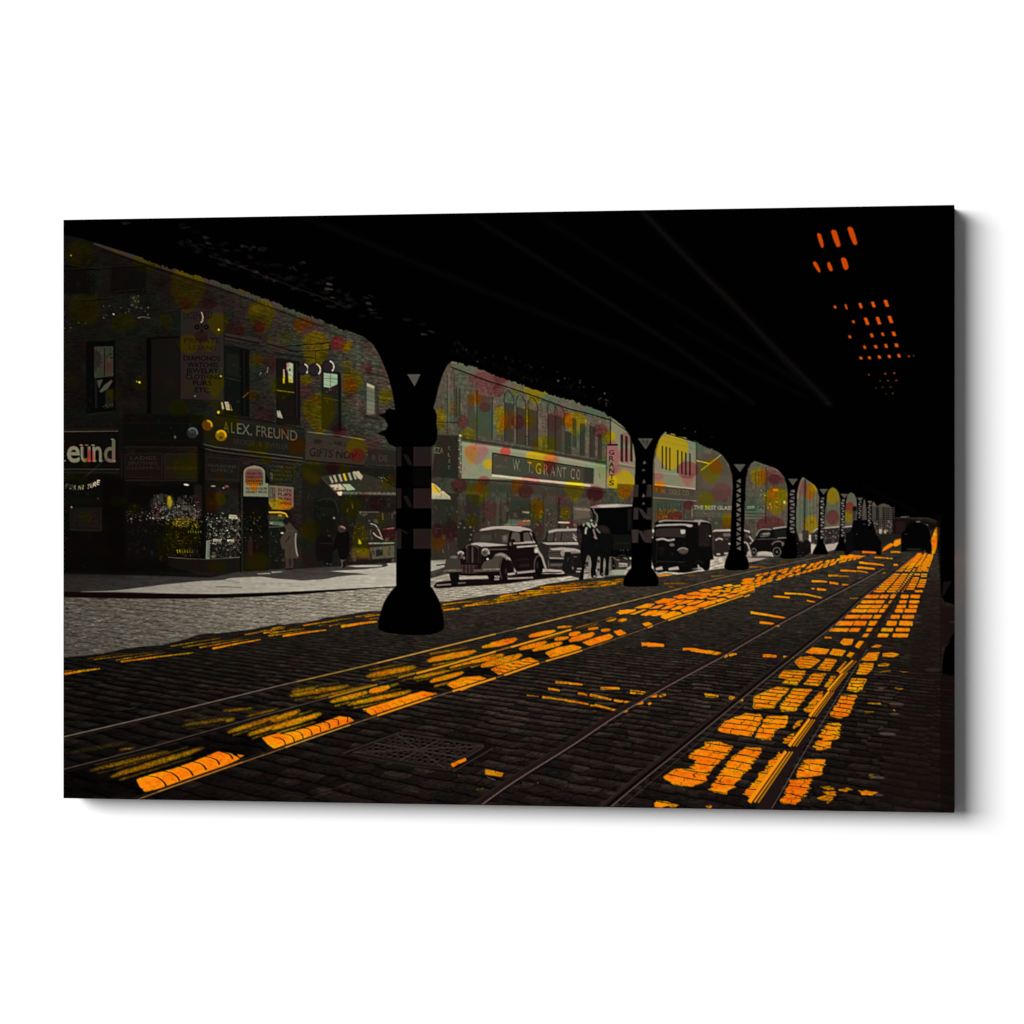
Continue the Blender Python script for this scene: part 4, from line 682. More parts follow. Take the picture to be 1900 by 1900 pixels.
line(CR(1040, 572, 1180, 566, 1340, 556), 3, g(170), .95, .5); line(CR(1010, 597, 1200, 590, 1370, 578), 2.2, (34, 22, 22), .95, .5); line(CR(1090, 622, 1210, 612, 1370, 602), 3.2, g(182), .95, .6); line(CR(1000, 560, 1005, 600), 3, g(140), .8, .7)
poly(smooth(CR(470, 575, 560, 560, 700, 565, 860, 580, 960, 592, 930, 600, 800, 608, 640, 618, 600, 615, 540, 595, 480, 600), 3), g(172), 1, .6)
poly(CR(400, 610, 480, 595, 560, 620, 620, 650, 610, 840, 400, 850), (24, 15, 15), 1, .7, part('printed_grille', c1, 'rounded chrome radiator grille'))
for x_, v_ in ((415, 60), (440, 40), (487, 100), (500, 60), (570, 44), (600, 36)): line(CR(x_, 620, x_, 835), 1.6, g(v_), .85, .5)
line(smooth(CR(400, 640, 420, 600, 480, 592, 530, 610, 570, 640), 3, False), 2, g(96), .8, .5)
h1 = part('printed_headlight', c1); ell(900, 1024.5, 6.6, 7, (120, 112, 100), 1, .6, pid=h1); ell(899.2, 1026, 4.4, 4.6, (66, 56, 48), .95, .8); t = np.radians(np.linspace(-150, 30, 16)); line(np.stack([901 + 6.6 * np.cos(t), 1025 + 6.8 * np.sin(t)], 1), 2.2, g(190), .95, .5)
h2 = part('printed_headlight', c1); ell(854, 1030, 5.6, 6.6, (100, 92, 80), 1, .6, pid=h2); ell(853, 1032, 3.4, 4.2, (40, 33, 30), .9, .7); t = np.radians(np.linspace(-170, 0, 14)); line(np.stack([855 + 5 * np.cos(t), 1028 + 4.6 * np.sin(t)], 1), 2.4, g(196), .95, .5); ell(905, 1037.5, 2.2, 2.2, g(180)); ell(861, 1035, 2.4, 3, g(110), .9, .6)
poly(smooth(CR(115, 930, 115, 860, 150, 780, 210, 742, 270, 735, 290, 760, 320, 800, 330, 930, 200, 960), 4), (58, 52, 44), 1, .7, part('printed_wing', c1)); poly(smooth(CR(180, 755, 240, 738, 280, 750, 270, 775, 200, 770), 3), g(118), .8, 1)
poly(smooth(CR(760, 780, 790, 725, 860, 700, 930, 715, 980, 760, 1010, 820, 1040, 900, 1075, 960, 1100, 1010, 1040, 990, 1010, 900, 960, 820, 920, 790, 880, 830, 865, 930, 620, 930, 640, 830, 700, 800), 4), (70, 64, 54), 1, .7, part('printed_wing', c1))
poly(smooth(CR(790, 735, 860, 703, 930, 718, 985, 770, 950, 790, 900, 745, 830, 740), 3), g(150), .9, 1); line(smooth(CR(980, 765, 1015, 840, 1045, 910, 1080, 965), 4, False), 3.4, g(166), .95, .6)
line(CR(1095, 968, 1340, 942), 4.6, g(170), .95, .5); poly(CR(1060, 800, 1340, 730, 1350, 930, 1100, 955, 1060, 880), (22, 13, 13), .9, 1.5); line(CR(1100, 800, 1250, 780), 2, (44, 30, 28), .8, 1); line(CR(1130, 880, 1260, 860), 3, (60, 44, 42), .7, 1.4)
line(CR(700, 655, 960, 650), 2.6, (96, 84, 74), .8, .7); line(CR(720, 675, 960, 672), 1.4, (14, 9, 9), .9, .4)
poly(smooth(CR(1330, 640, 1370, 620, 1400, 680, 1440, 740, 1470, 830, 1495, 915, 1470, 910, 1440, 830, 1400, 740, 1370, 700, 1330, 700), 3), g(156), 1, .6); ell(995.5, 1022, 3, 3, g(205), .95, .8)
wb = part('printed_wheel', c1); ell(1000, 1051, 7.6, 20, (13, 9, 9), 1, .6, pid=wb); t = np.radians(np.linspace(150, 300, 16)); line(np.stack([1000 + 8.6 * np.cos(t), 1051 + 20 * np.sin(t)], 1), 1.6, g(110), .8, .5); ell(997, 1049, 2.6, 7, (44, 34, 32), .8, 1)
wf = part('printed_wheel', c1); ell(934, 1057, 8, 22, (12, 10, 9), 1, .6, pid=wf); ell(944, 1054, 10, 15, (17, 11, 11), .95, .7); t = np.radians(np.linspace(120, 250, 16)); line(np.stack([936 + 8 * np.cos(t), 1056 + 21 * np.sin(t)], 1), 1.4, g(96), .8, .5); ell(939, 1060, 2.2, 6, (50, 38, 36), .8, .8)
wl = part('printed_wheel', c1); poly(smooth(CR(180, 960, 300, 980, 305, 1100, 270, 1150, 215, 1145, 190, 1060), 3), (13, 10, 9), 1, .5, wl)
poly(CR(690, 1000, 780, 1000, 800, 1060, 720, 1080), (12, 8, 8), 1, .5)
line(smooth(CR(90, 955, 200, 945, 340, 938, 500, 942, 620, 940, 860, 930), 3, False), 5, (92, 80, 66), .95, .6, pid=part('printed_bumper', c1)); line(CR(640, 926, 860, 918), 2, g(150), .9, .5); line(CR(110, 938, 260, 936), 1.4, g(140), .8, .5); poly(CR(345, 860, 510, 860, 510, 970, 345, 970), (30, 20, 20), .95, .5)
for i in range(4): line(CR(350 + i * 50, 865, 350 + i * 50, 975), 1.3, (110, 76, 74), .7, .4)
for i in range(5): line(CR(345, 870 + i * 25, 560, 872 + i * 25), 1.2, (92, 62, 62), .6, .4)
poly(CR(305, 1030, 680, 1020, 690, 1035, 310, 1062), g(178), .95, .5); poly(CR(290, 1105, 400, 1098, 395, 1112, 290, 1120), g(130), .8, .6); poly(CR(780, 1052, 850, 1046, 850, 1066, 785, 1070), g(170), .9, .5); line(CR(965, 992, 1060, 980), 4, g(176), .95, .5); line(CR(965, 1050, 1310, 1035), 3, (170, 150, 140), .9, .5); line(CR(960, 1012, 1250, 1000), 2.4, (14, 9, 9), .95, .5)

# horse and covered wagon
p_wag = body('printed_wagon', 'black covered wagon with a pale curved roof, drawn by the horse')
poly(smooth(HO(520, 290, 700, 250, 1000, 240, 1300, 250, 1300, 300, 1260, 500, 1250, 900, 1250, 1170, 900, 1170, 700, 1100, 640, 600, 600, 400), 2), (5, 5, 5), 1, .6, p_wag)
poly(HO(515, 292, 700, 245, 1000, 235, 1300, 250, 1280, 275, 1000, 300, 700, 305, 560, 310), g(160), 1, .6); poly(HO(515, 292, 600, 265, 660, 260, 640, 295, 530, 305), (170, 84, 92), .8, .8); line(HO(700, 285, 1020, 262), 3, g(196), .8, .7)
line(smooth(HO(575, 310, 600, 380, 640, 430, 650, 500, 625, 600), 4, False), 2.6, (96, 104, 84), .95, .5); line(smooth(HO(540, 320, 580, 400, 590, 520), 4, False), 3.4, (8, 8, 8), .95, .5); poly(HO(1180, 330, 1270, 310, 1230, 700, 1190, 700), (24, 24, 20), .8, 1)
poly(HO(900, 780, 1250, 780, 1250, 1050, 920, 1050), (17, 18, 14), .95, 1); line(HO(960, 930, 1230, 925), 2, (30, 32, 24), .8, .8)
for x_ in (1060, 1110, 1190): ell(1040 + x_ / 9.5, 1021, 1.2, 1.8, g(70), .8, .5)
ww = part('printed_wheel', p_wag); ell(1135.5, 1050, 7, 16, (10, 9, 8), 1, .6, pid=ww); specks(10, (1130, 1044, 1140, 1062), 120, 210, 1.6, seed=61)
t = np.radians(np.linspace(180, 330, 20)); line(np.stack([1155 + 15 * np.cos(t), 1052 + 22 * np.sin(t)], 1), 2, (60, 62, 54), .7, .6)
poly(HO(960, 1180, 1250, 1170, 1250, 1300, 1140, 1400, 960, 1400), (22, 18, 16), .8, .8); line(HO(1030, 1290, 1180, 1300), 3, g(180), .95, .5); line(HO(1030, 1335, 1180, 1330), 2.4, g(170), .9, .5); line(HO(980, 1222, 1040, 1225), 1.6, g(150), .9, .5); line(HO(1110, 1185, 1180, 1210), 1.8, g(140), .9, .5); ell(1170, 1036, 2, 2, (190, 200, 150), .95, .5)
poly(HO(900, 1400, 1150, 1400, 1120, 1500, 850, 1500, 830, 1470), (150, 152, 130), .97, .6); poly(HO(780, 1500, 1180, 1490, 1160, 1560, 760, 1570), (26, 24, 20), .8, 1)
p_hor = body('printed_horse', 'black draught horse with pale harness plumes, facing the viewer')
poly(HO(420, 1180, 900, 1180, 900, 1500, 420, 1540), (120, 112, 98), .8, 1.2)
for x_, y_, w_ in ((430, 1290, 60), (430, 1440, 80), (650, 1250, 40), (650, 1400, 40), (430, 1360, 40)): line(HO(x_, y_, x_ + w_, y_ - 4), 5, (30, 22, 20), .9, .6)
poly(smooth(HO(372, 900, 350, 1100, 380, 1300, 350, 1480, 325, 1560, 345, 1580, 405, 1565, 410, 1440, 440, 1290, 470, 1150, 520, 1150, 545, 1300, 530, 1420, 545, 1530, 570, 1540, 640, 1525, 625, 1420, 645, 1290, 660, 1170, 700, 1180, 700, 1300, 690, 1460, 720, 1505, 760, 1500, 755, 1320, 775, 1180, 800, 1300, 775, 1470, 800, 1500, 850, 1480, 850, 1300, 880, 1130, 925, 1000, 930, 860, 890, 720, 820, 630, 720, 612, 640, 640, 560, 630, 500, 600, 440, 610), 3), (11, 11, 11), 1, .5, p_hor)
poly(smooth(HO(300, 575, 318, 620, 345, 615, 385, 580, 392, 625, 430, 600, 520, 600, 560, 700, 520, 900, 400, 960, 385, 930, 372, 960, 335, 965, 312, 930, 308, 850, 290, 760, 292, 660), 2), (12, 12, 12), 1, .5, part('printed_horse_head', p_hor))
poly(smooth(HO(305, 690, 350, 680, 372, 760, 368, 880, 350, 950, 322, 940, 312, 850), 3), (52, 40, 37), .9, .8); line(HO(310, 740, 372, 745), 1.4, (14, 12, 12), .9, .4); line(HO(318, 860, 366, 860), 1.4, (14, 12, 12), .9, .4); ell(1077.6, 984.5, 1.2, 1.4, (8, 8, 8), 1, .3)
poly(smooth(HO(650, 640, 760, 620, 850, 670, 850, 760, 700, 720), 3), (40, 32, 28), .9, 1.4); 
line(HO(230, 600, 290, 640), 5, (80, 100, 84), .6, 1.2); line(smooth(HO(440, 770, 450, 690, 470, 650), 3, False), 3.6, g(170), .95, .6); line(smooth(HO(400, 630, 420, 580), 2, False), 3, g(150), .9, .6)
poly(smooth(HO(450, 570, 510, 570, 535, 640, 520, 660, 470, 610), 3), (150, 165, 138), .95, .7); line(smooth(HO(580, 680, 600, 760, 640, 860), 3, False), 3, (140, 116, 106), .95, .6); line(smooth(HO(630, 670, 660, 710, 700, 750), 3, False), 3, (110, 122, 100), .95, .6); line(HO(590, 810, 620, 850), 2.4, g(150), .8, .5)
for x_, y_ in ((545, 530), (555, 590), (575, 620), (600, 640), (628, 610), (250, 600)): ell(1040 + x_ / 9.5, 910 + y_ / 9.5, 1.8, 2.2, g(180 if x_ > 300 else 110), .9, .6)
line(HO(215, 820, 280, 885), 1.8, g(170), .9, .4); line(HO(240, 790, 290, 830), 1.6, g(150), .8, .4)
for x_, y_, w_ in ((290, 1380, 80), (275, 1430, 80), (420, 1430, 90)): line(HO(x_, y_, x_ + w_, y_), 2.6, g(170), .9, .5)
poly(HO(420, 1480, 500, 1475, 470, 1530, 430, 1560), g(170), .9, .6); line(HO(580, 1515, 630, 1515), 2.2, g(160), .9, .5); line(HO(625, 1400, 640, 1430), 2, g(170), .9, .4); line(HO(735, 1460, 745, 1480), 1.6, g(170), .8, .4); ell(1089, 1053, 1.6, 1.6, g(180)); poly(HO(450, 1250, 490, 1250, 490, 1350, 450, 1350), (50, 34, 30), .7, 1)

# panel truck
p_tr = body('printed_truck', 'black boxy delivery truck between the second and third columns')
poly(smooth(TR(130, 270, 200, 225, 300, 210, 740, 212, 860, 205, 980, 235, 1040, 320, 1045, 560, 1070, 800, 1070, 850, 1020, 860, 1010, 990, 960, 1020, 910, 990, 700, 1050, 530, 1060, 300, 1040, 130, 1040, 60, 700, 80, 560, 120, 450), 2), (10, 10, 9), 1, .6, p_tr)
poly(TR(180, 250, 210, 222, 300, 210, 740, 222, 780, 210, 880, 208, 980, 235, 1030, 275, 960, 250, 870, 245, 850, 300, 835, 300, 830, 250, 600, 236, 300, 232, 220, 250), g(150), 1, .7); poly(smooth(TR(135, 320, 200, 285, 400, 278, 560, 275, 730, 290, 720, 325, 660, 325, 600, 300, 400, 305, 230, 310), 3), g(172), 1, .7)
pw = part('printed_windscreen', p_tr, None); poly(smooth(TR(150, 370, 220, 352, 400, 340, 600, 350, 620, 400, 615, 490, 500, 490, 200, 485, 140, 470), 3), (46, 38, 34), 1, .8, pw); poly(TR(835, 270, 1020, 290, 1025, 640, 835, 640), (34, 25, 24), .9, 1.2); line(TR(835, 250, 835, 300), 2, g(160), .8, .6)
poly(TR(540, 370, 620, 370, 618, 430, 570, 442, 545, 430), g(190), .95, .6); line(smooth(TR(150, 535, 260, 515, 340, 540, 450, 525), 3, False), 3.4, g(170), .95, .6); line(TR(330, 548, 400, 550), 2, g(150), .8, .5)
ell(1247, 1011, 5, 3, (110, 96, 84), .9, .8); ell(1268, 1022, 9, 6, (84, 70, 64), .95, 1.2, pid=part('printed_headlight', p_tr)); line(smooth(TR(490, 705, 540, 670, 600, 662, 660, 690), 3, False), 2.4, g(150), .85, .6); ell(1317.5, 994.5, 2, 1.6, g(170), .9, .5)
for x_, w_ in ((145, 115), (350, 170)): poly(TR(x_, 985, x_ + w_ - 15, 955, x_ + w_, 1010, x_, 1020), g(178), .95, .6)
poly(TR(700, 1000, 820, 985, 815, 930, 835, 930, 850, 970, 920, 990, 905, 1005), g(170), .95, .6); t = np.radians(np.linspace(200, 350, 12)); line(np.stack([1297 + 7 * np.cos(t), 1047 + 6 * np.sin(t)], 1), 1.4, (36, 36, 30), .8, .5); ell(1310, 1049, 7, 10, (6, 6, 6), 1, .6, pid=part('printed_wheel', p_tr))
line(TR(150, 880, 620, 885), 1.8, (34, 34, 30), .8, .6); line(TR(170, 560, 150, 940), 1.6, (34, 34, 30), .7, .8); poly(TR(200, 650, 270, 640, 280, 780, 200, 790), (30, 14, 14), .7, 1.4); ell(1211.5, 985, 2.4, 3, g(190)); ell(1210, 997, 2, 1.2, g(180)); line(TR(830, 600, 1000, 610), 1.4, (50, 38, 36), .6, .8)

clutter((826, 1005, 1000, 1070), 60, 12, 70, 9, seed=220, a=(.08, .3)); clutter((1013, 985, 1070, 1060), 60, 20, 150, 6, seed=221, a=(.15, .5)); clutter((1212, 975, 1318, 1050), 60, 12, 60, 10, seed=222, a=(.1, .35)); clutter((1075, 985, 1135, 1040), 40, 12, 44, 6, seed=223, a=(.1, .4)); clutter((1130, 1020, 1172, 1058), 40, 14, 110, 5, seed=224, a=(.2, .5)); clutter((884, 982, 938, 1006), 40, 40, 110, 7, seed=225, a=(.12, .35))
# further parked cars
c3 = body('printed_car', 'small sedan half hidden behind the third column')
poly(smooth(TR(1050, 400, 1080, 375, 1350, 370, 1560, 375, 1650, 390, 1680, 480, 1700, 560, 1640, 690, 1620, 770, 1540, 780, 1320, 760, 1240, 790, 1100, 800, 1050, 700), 3), (40, 32, 29), 1, .6, c3)
poly(TR(1060, 385, 1100, 368, 1350, 362, 1560, 368, 1650, 385, 1660, 430, 1620, 410, 1560, 395, 1100, 400, 1055, 410), g(178), 1, .6); poly(TR(1220, 430, 1350, 425, 1350, 480, 1225, 478), (110, 100, 90), .9, .8, part('printed_car_window', c3)); line(smooth(TR(1100, 540, 1160, 510, 1220, 530), 3, False), 3, g(178), .95, .6)
line(smooth(TR(1640, 470, 1680, 520, 1700, 560, 1650, 600), 3, False), 3, g(180), .9, .6); line(smooth(TR(1540, 570, 1600, 580, 1630, 630, 1640, 680), 3, False), 2.8, g(176), .9, .6); ell(1382, 1020, 4.6, 10, (20, 16, 14), 1, .6, pid=part('printed_wheel', c3)); poly(TR(1580, 430, 1630, 440, 1630, 500, 1590, 500), (80, 72, 64), .8, .8)
line(TR(1120, 765, 1180, 760), 3.2, g(185), .95, .6); line(TR(1240, 752, 1320, 745), 3, g(180), .95, .6); ell(1354, 1009, 2.2, 1.6, g(200)); line(TR(1070, 480, 1075, 700), 1.6, g(70), .7, .6); specks(20, (1322, 985, 1350, 1000), 50, 140, 1.6, seed=62)
c4 = body('printed_car', 'black sedan with bright wheel rims beside the fourth column')
poly(smooth(D2(200, 980, 240, 910, 300, 880, 420, 880, 500, 850, 690, 830, 830, 850, 860, 960, 960, 1020, 1060, 1070, 1080, 1160, 1060, 1260, 900, 1340, 640, 1340, 480, 1320, 450, 1250, 240, 1240, 200, 1310, 150, 1310, 110, 1230, 110, 1120, 180, 1050), 3), (16, 12, 12), 1, .6, c4)
poly(D2(470, 855, 560, 842, 690, 828, 690, 850, 560, 870, 460, 885), g(160), .95, .6); line(smooth(D2(200, 990, 235, 920, 300, 880, 450, 884), 3, False), 2, g(150), .9, .6); w_ = part('printed_car_window', c4); poly(D2(260, 940, 330, 920, 420, 915, 430, 990, 250, 1000), (50, 44, 40), 1, .6, w_); line(D2(300, 960, 420, 950), 3, g(150), .85, .7); line(D2(270, 1000, 400, 985), 2, g(120), .7, .6)
line(D2(210, 1040, 560, 1035), 1.4, g(90), .8, .5); line(D2(540, 1022, 820, 1010), 2.2, g(140), .9, .6); line(smooth(D2(450, 1130, 500, 1085, 580, 1075, 640, 1110), 4, False), 2.4, g(120), .85, .7); poly(D2(480, 900, 680, 880, 690, 990, 490, 1010), (24, 28, 24), .9, 1)
for x_, y_, rx_, ry_ in ((1441.5, 1024, 8.4, 9.6), (1399, 1025, 5.4, 9)):
    w_ = part('printed_wheel', c4); ell(x_, y_, rx_, ry_, (12, 9, 9), 1, .5, pid=w_); t = np.radians(np.linspace(0, 360, 24)); line(np.stack([x_ + rx_ * .84 * np.cos(t), y_ + ry_ * .84 * np.sin(t)], 1), 1.6, g(110), .9, .5); ell(x_, y_, 2, 2.6, g(110), .85, .8)
ell(1453, 1010, 3, 3.4, g(120), .8, 1, pid=part('printed_headlight', c4)); poly(D2(240, 1255, 440, 1250, 470, 1300, 220, 1310), g(180), .95, .6); poly(D2(60, 1240, 120, 1240, 110, 1290, 50, 1290), g(170), .9, .6); poly(D2(0, 1310, 350, 1300, 480, 1330, 600, 1340, 300, 1370, 60, 1415, 30, 1370), (64, 58, 52), .6, 1.5); line(D2(120, 1330, 460, 1325), 1.8, (16, 11, 10), .9, .5)
poly(D2(30, 1340, 360, 1345, 250, 1380, 80, 1405), g(160), .9, .8)
specks(60, (1476, 992, 1504, 1032), 30, 130, 2, seed=63); ell(1487, 1001, 5, 4, g(150), .6, 1.6); poly(D2(930, 900, 1040, 900, 1040, 1060, 940, 1060), (52, 44, 42), .9, .8); poly(D2(1045, 970, 1085, 965, 1085, 1090, 1045, 1060), g(200), .95, .6); poly(D2(870, 950, 940, 940, 940, 1060, 880, 1020), g(140), .8, .8)
poly(D2(1080, 1130, 1180, 1130, 1110, 1250, 1080, 1290), g(190), .95, .6); poly(D2(1290, 1130, 1520, 1080, 1520, 1190, 1340, 1240), g(178), .95, .6)
c5 = body('printed_car', 'row of distant cars seen as broken highlights past the fifth column')
poly(D2(1080, 960, 1190, 870, 1240, 860, 1520, 850, 1640, 840, 1740, 840, 1740, 1080, 1520, 1090, 1290, 1130, 1180, 1130, 1080, 1110), (40, 34, 32), 1, .8, c5)
line(smooth(D2(1110, 930, 1190, 870, 1330, 860, 1530, 840), 3, False), 2.6, g(170), .9, .6); line(D2(1610, 845, 1740, 830), 2.6, g(170), .9, .6); specks(130, (1508, 984, 1556, 1008), 50, 190, 2.4, seed=64); specks(30, (1556, 978, 1580, 1000), 30, 130, 2, seed=65)
line(D2(1630, 1050, 1630, 1120), 2.4, g(170), .9, .6)
# ======================= LIGHT PATCHES ON THE ROAD =======================
S = np.zeros((H, W), np.float32)
def sp(pts, a=1., soft=.8): poly(pts, None, a, soft, tgt=S)
def sl(pts, w, a=1., soft=.6, w1=None): line(pts, w, None, a, soft, w1, tgt=S)
# strip along the edge of the sunlit road
for q, w, a in ((C1(88, 590, 390, 545), 5, .62), (C1(88, 568, 250, 555), 2, .5), (C1(280, 462, 620, 418), 2, .4), (C1(330, 470, 880, 405), 2.4, .45), (C1(520, 475, 940, 410), 2.4, .5), (C1(560, 488, 1170, 412), 3.6, .62),
                (C1(980, 358, 1400, 290), 2.4, .5), (C1(1080, 366, 1580, 292), 2.4, .52), (C1(1220, 370, 1640, 298), 2.6, .6), (C1(1330, 378, 1740, 300), 4, .72), (C1(1600, 262, 1900, 210), 2.6, .6), (C1(1800, 272, 1900, 250), 2.4, .6),
                (C2(0, 225, 130, 205), 3, .6), (C2(0, 250, 300, 210), 2.4, .6), (C2(0, 272, 330, 225), 2.4, .6), (C2(110, 272, 480, 220), 4.4, .75), (C2(280, 185, 580, 140), 2.8, .66), (C2(500, 188, 640, 165), 2.6, .55), (C2(600, 192, 905, 150), 6, .74),
                (C2(720, 112, 920, 85), 2.6, .62), (C2(1450, 10, 1700, -20), 3, .7), (C2(1460, 55, 1600, 42), 4, .72), (C2(1640, 18, 1880, 0), 3.4, .72), (C2(1300, -10, 1560, -15), 2.4, .5),
                (CR(860, 1295, 1100, 1255), 4, .72), (CR(820, 1310, 1300, 1290), 2.5, .6), (CR(1120, 1255, 1500, 1230), 4, .75), (CR(1400, 1170, 1900, 1140), 3.2, .7), (CR(1450, 1190, 1900, 1165), 2.6, .7), (CR(1200, 1220, 1740, 1200), 3, .7), (CR(1300, 1270, 1700, 1235), 3.4, .72), (CR(1830, 1115, 1900, 1108), 2.5, .6),
                (HO(0, 1700, 400, 1660), 2.4, .62), (HO(150, 1640, 700, 1600), 2, .5), (HO(0, 1730, 740, 1690), 3, .75), (HO(200, 1680, 660, 1630), 2.4, .65), (HO(640, 1610, 1000, 1600), 2.6, .66), (HO(700, 1680, 980, 1645), 3.6, .78), (HO(960, 1580, 1110, 1560), 2.8, .7), (HO(0, 1790, 380, 1740), 4, .72), (HO(1000, 1600, 1110, 1610), 3, .7),
                (HO(1720, 1510, 1900, 1490), 4, .78), (D1(540, 295, 740, 275), 4.2, .8), (D1(740, 280, 800, 282), 2, .45), (D1(950, 292, 1080, 288), 2.4, .45), (D1(1280, 300, 1530, 288), 2.4, .55), (D1(1100, 275, 1300, 280), 1.6, .3),
                (D1(620, 402, 990, 398), 2.6, .6), (D1(780, 408, 980, 412), 2, .55), (D1(680, 442, 820, 470), 2.4, .5), (D1(1140, 425, 1300, 395), 2, .4), (D1(1230, 365, 1280, 370), 2, .35), (D1(1820, 172, 1900, 172), 3, .68),
                (D2(90, 1485, 420, 1490), 2.8, .62), (D2(580, 1395, 730, 1412), 2.4, .42), (D2(240, 1500, 330, 1505), 1.6, .4)):
    p = np.asarray(q); sl([*p[0], *((p[0] * .45 + p[1] * .55) + [0, -.6]), *p[1]], w * .95, min(1, a * .98), .7, w * .5)
re_ = random.Random(12)
for _ in range(95):
    x = re_.uniform(850, 1160) if re_.random() < .75 else re_.uniform(480, 850); yb = np.interp(x, [480, 606, 706, 850, 933, 963, 1015, 1070, 1160], [1166, 1148, 1138, 1116, 1106, 1100, 1088, 1080, 1074]); y = yb + re_.uniform(2, 12); l_ = re_.uniform(14, 44)
    sl([x, y, x + l_ * .5, y - l_ * .07 - .5, x + l_, y - l_ * .13], re_.uniform(1.2, 3), re_.uniform(.35, .72), .6, .8)
# first bright band: long softened streaks, then sharp patches along the rail
for z, q, w, a in ((C1, (1060, 1025, 1500, 960), 7, .34), (C1, (1400, 900, 1680, 880), 5, .3), (C1, (1440, 985, 1520, 965), 6, .5), (C1, (1600, 950, 1900, 880), 5, .38), (C1, (280, 1405, 980, 1240), 8, .36), (C1, (450, 1460, 1270, 1210), 10, .42), (C1, (540, 1230, 680, 1212), 4, .3), (C1, (130, 1250, 640, 1160), 8, .12), (C1, (950, 940, 1400, 900), 6, .10),
                   (C1, (1440, 1085, 1900, 940), 8, .52), (C1, (1620, 1105, 1900, 1015), 8, .55), (C2, (0, 985, 260, 900), 9, .56), (C2, (0, 1055, 440, 925), 10, .62), (C2, (150, 775, 680, 690), 9, .46), (C2, (170, 745, 400, 705), 7, .4), (C2, (340, 800, 880, 680), 5, .52), (C2, (500, 825, 830, 745), 9, .6), (C2, (830, 740, 1010, 700), 10, .66), (C2, (640, 850, 1200, 735), 8, .6), (C2, (1000, 695, 1090, 670), 5, .4),
                   (C2, (800, 610, 1230, 530), 9, .56), (C2, (870, 612, 1240, 535), 6, .62), (C2, (1310, 480, 1740, 402), 10, .64), (C2, (1060, 625, 1500, 530), 6, .6), (C2, (1190, 630, 1500, 565), 6, .62), (C2, (1340, 655, 1630, 580), 10, .68), (C2, (1500, 540, 1900, 425), 6, .66), (C2, (1650, 500, 1900, 450), 8, .68), (C2, (1770, 525, 1900, 490), 10, .7), (C2, (1780, 365, 1900, 345), 7, .7),
                   (C3, (20, 355, 270, 300), 12, .78), (C3, (360, 275, 590, 230), 9, .84), (C3, (600, 200, 730, 190), 5, .7), (C3, (0, 425, 700, 240), 5, .74), (C3, (280, 380, 520, 325), 10, .74), (C3, (390, 390, 650, 330), 10, .76), (C3, (0, 480, 160, 430), 9, .62), (C3, (0, 520, 310, 435), 14, .68), (C3, (580, 300, 700, 285), 8, .78), (C3, (700, 262, 800, 245), 9, .8), (C3, (700, 310, 920, 255), 12, .8), (C3, (860, 215, 950, 205), 6, .72), (C3, (750, 210, 960, 160), 4.5, .66), (C3, (1010, 140, 1100, 125), 8, .74), (C3, (1110, 145, 1190, 133), 7, .72), (C3, (970, 225, 1050, 220), 7, .7)):
    p = z(*q); m_ = p[0] * .5 + p[1] * .5; d_ = (p[1] - p[0]) / max(1, np.hypot(*(p[1] - p[0]))); nn_ = np.array([-d_[1], d_[0]]) * w * .36 * 1.15
    soft = 2.2 if a < .64 else 1.2
    if z is not C3 and .33 < a < .69 and p[1, 0] - p[0, 0] > 40:
        for k_ in (-1, 1):
            o_ = nn_ * 2.6 * k_; sl([*(p[0] * .9 + p[1] * .1 + o_), *(p[0] * .5 + p[1] * .5 + o_), *(p[0] * .15 + p[1] * .85 + o_)], w * .42, a * .85, 1.4, w * .24)
    nn_ = nn_ * (1.12 if a > .66 else 1.4); a = a if a > .3 else a * 1.5; poly(smooth([*p[0], *(p[0] * .86 + p[1] * .14 - nn_ * .8), *(p[0] * .45 + p[1] * .55 - nn_), *(p[0] * .04 + p[1] * .96 - nn_ * .75), *(p[1] + d_ * 2), *(p[0] * .16 + p[1] * .84 + nn_ * .8), *(p[0] * .55 + p[1] * .45 + nn_), *(p[0] * .94 + p[1] * .06 + nn_ * .7)], 1), None, min(1, a * 1.08), soft * .9, tgt=S)
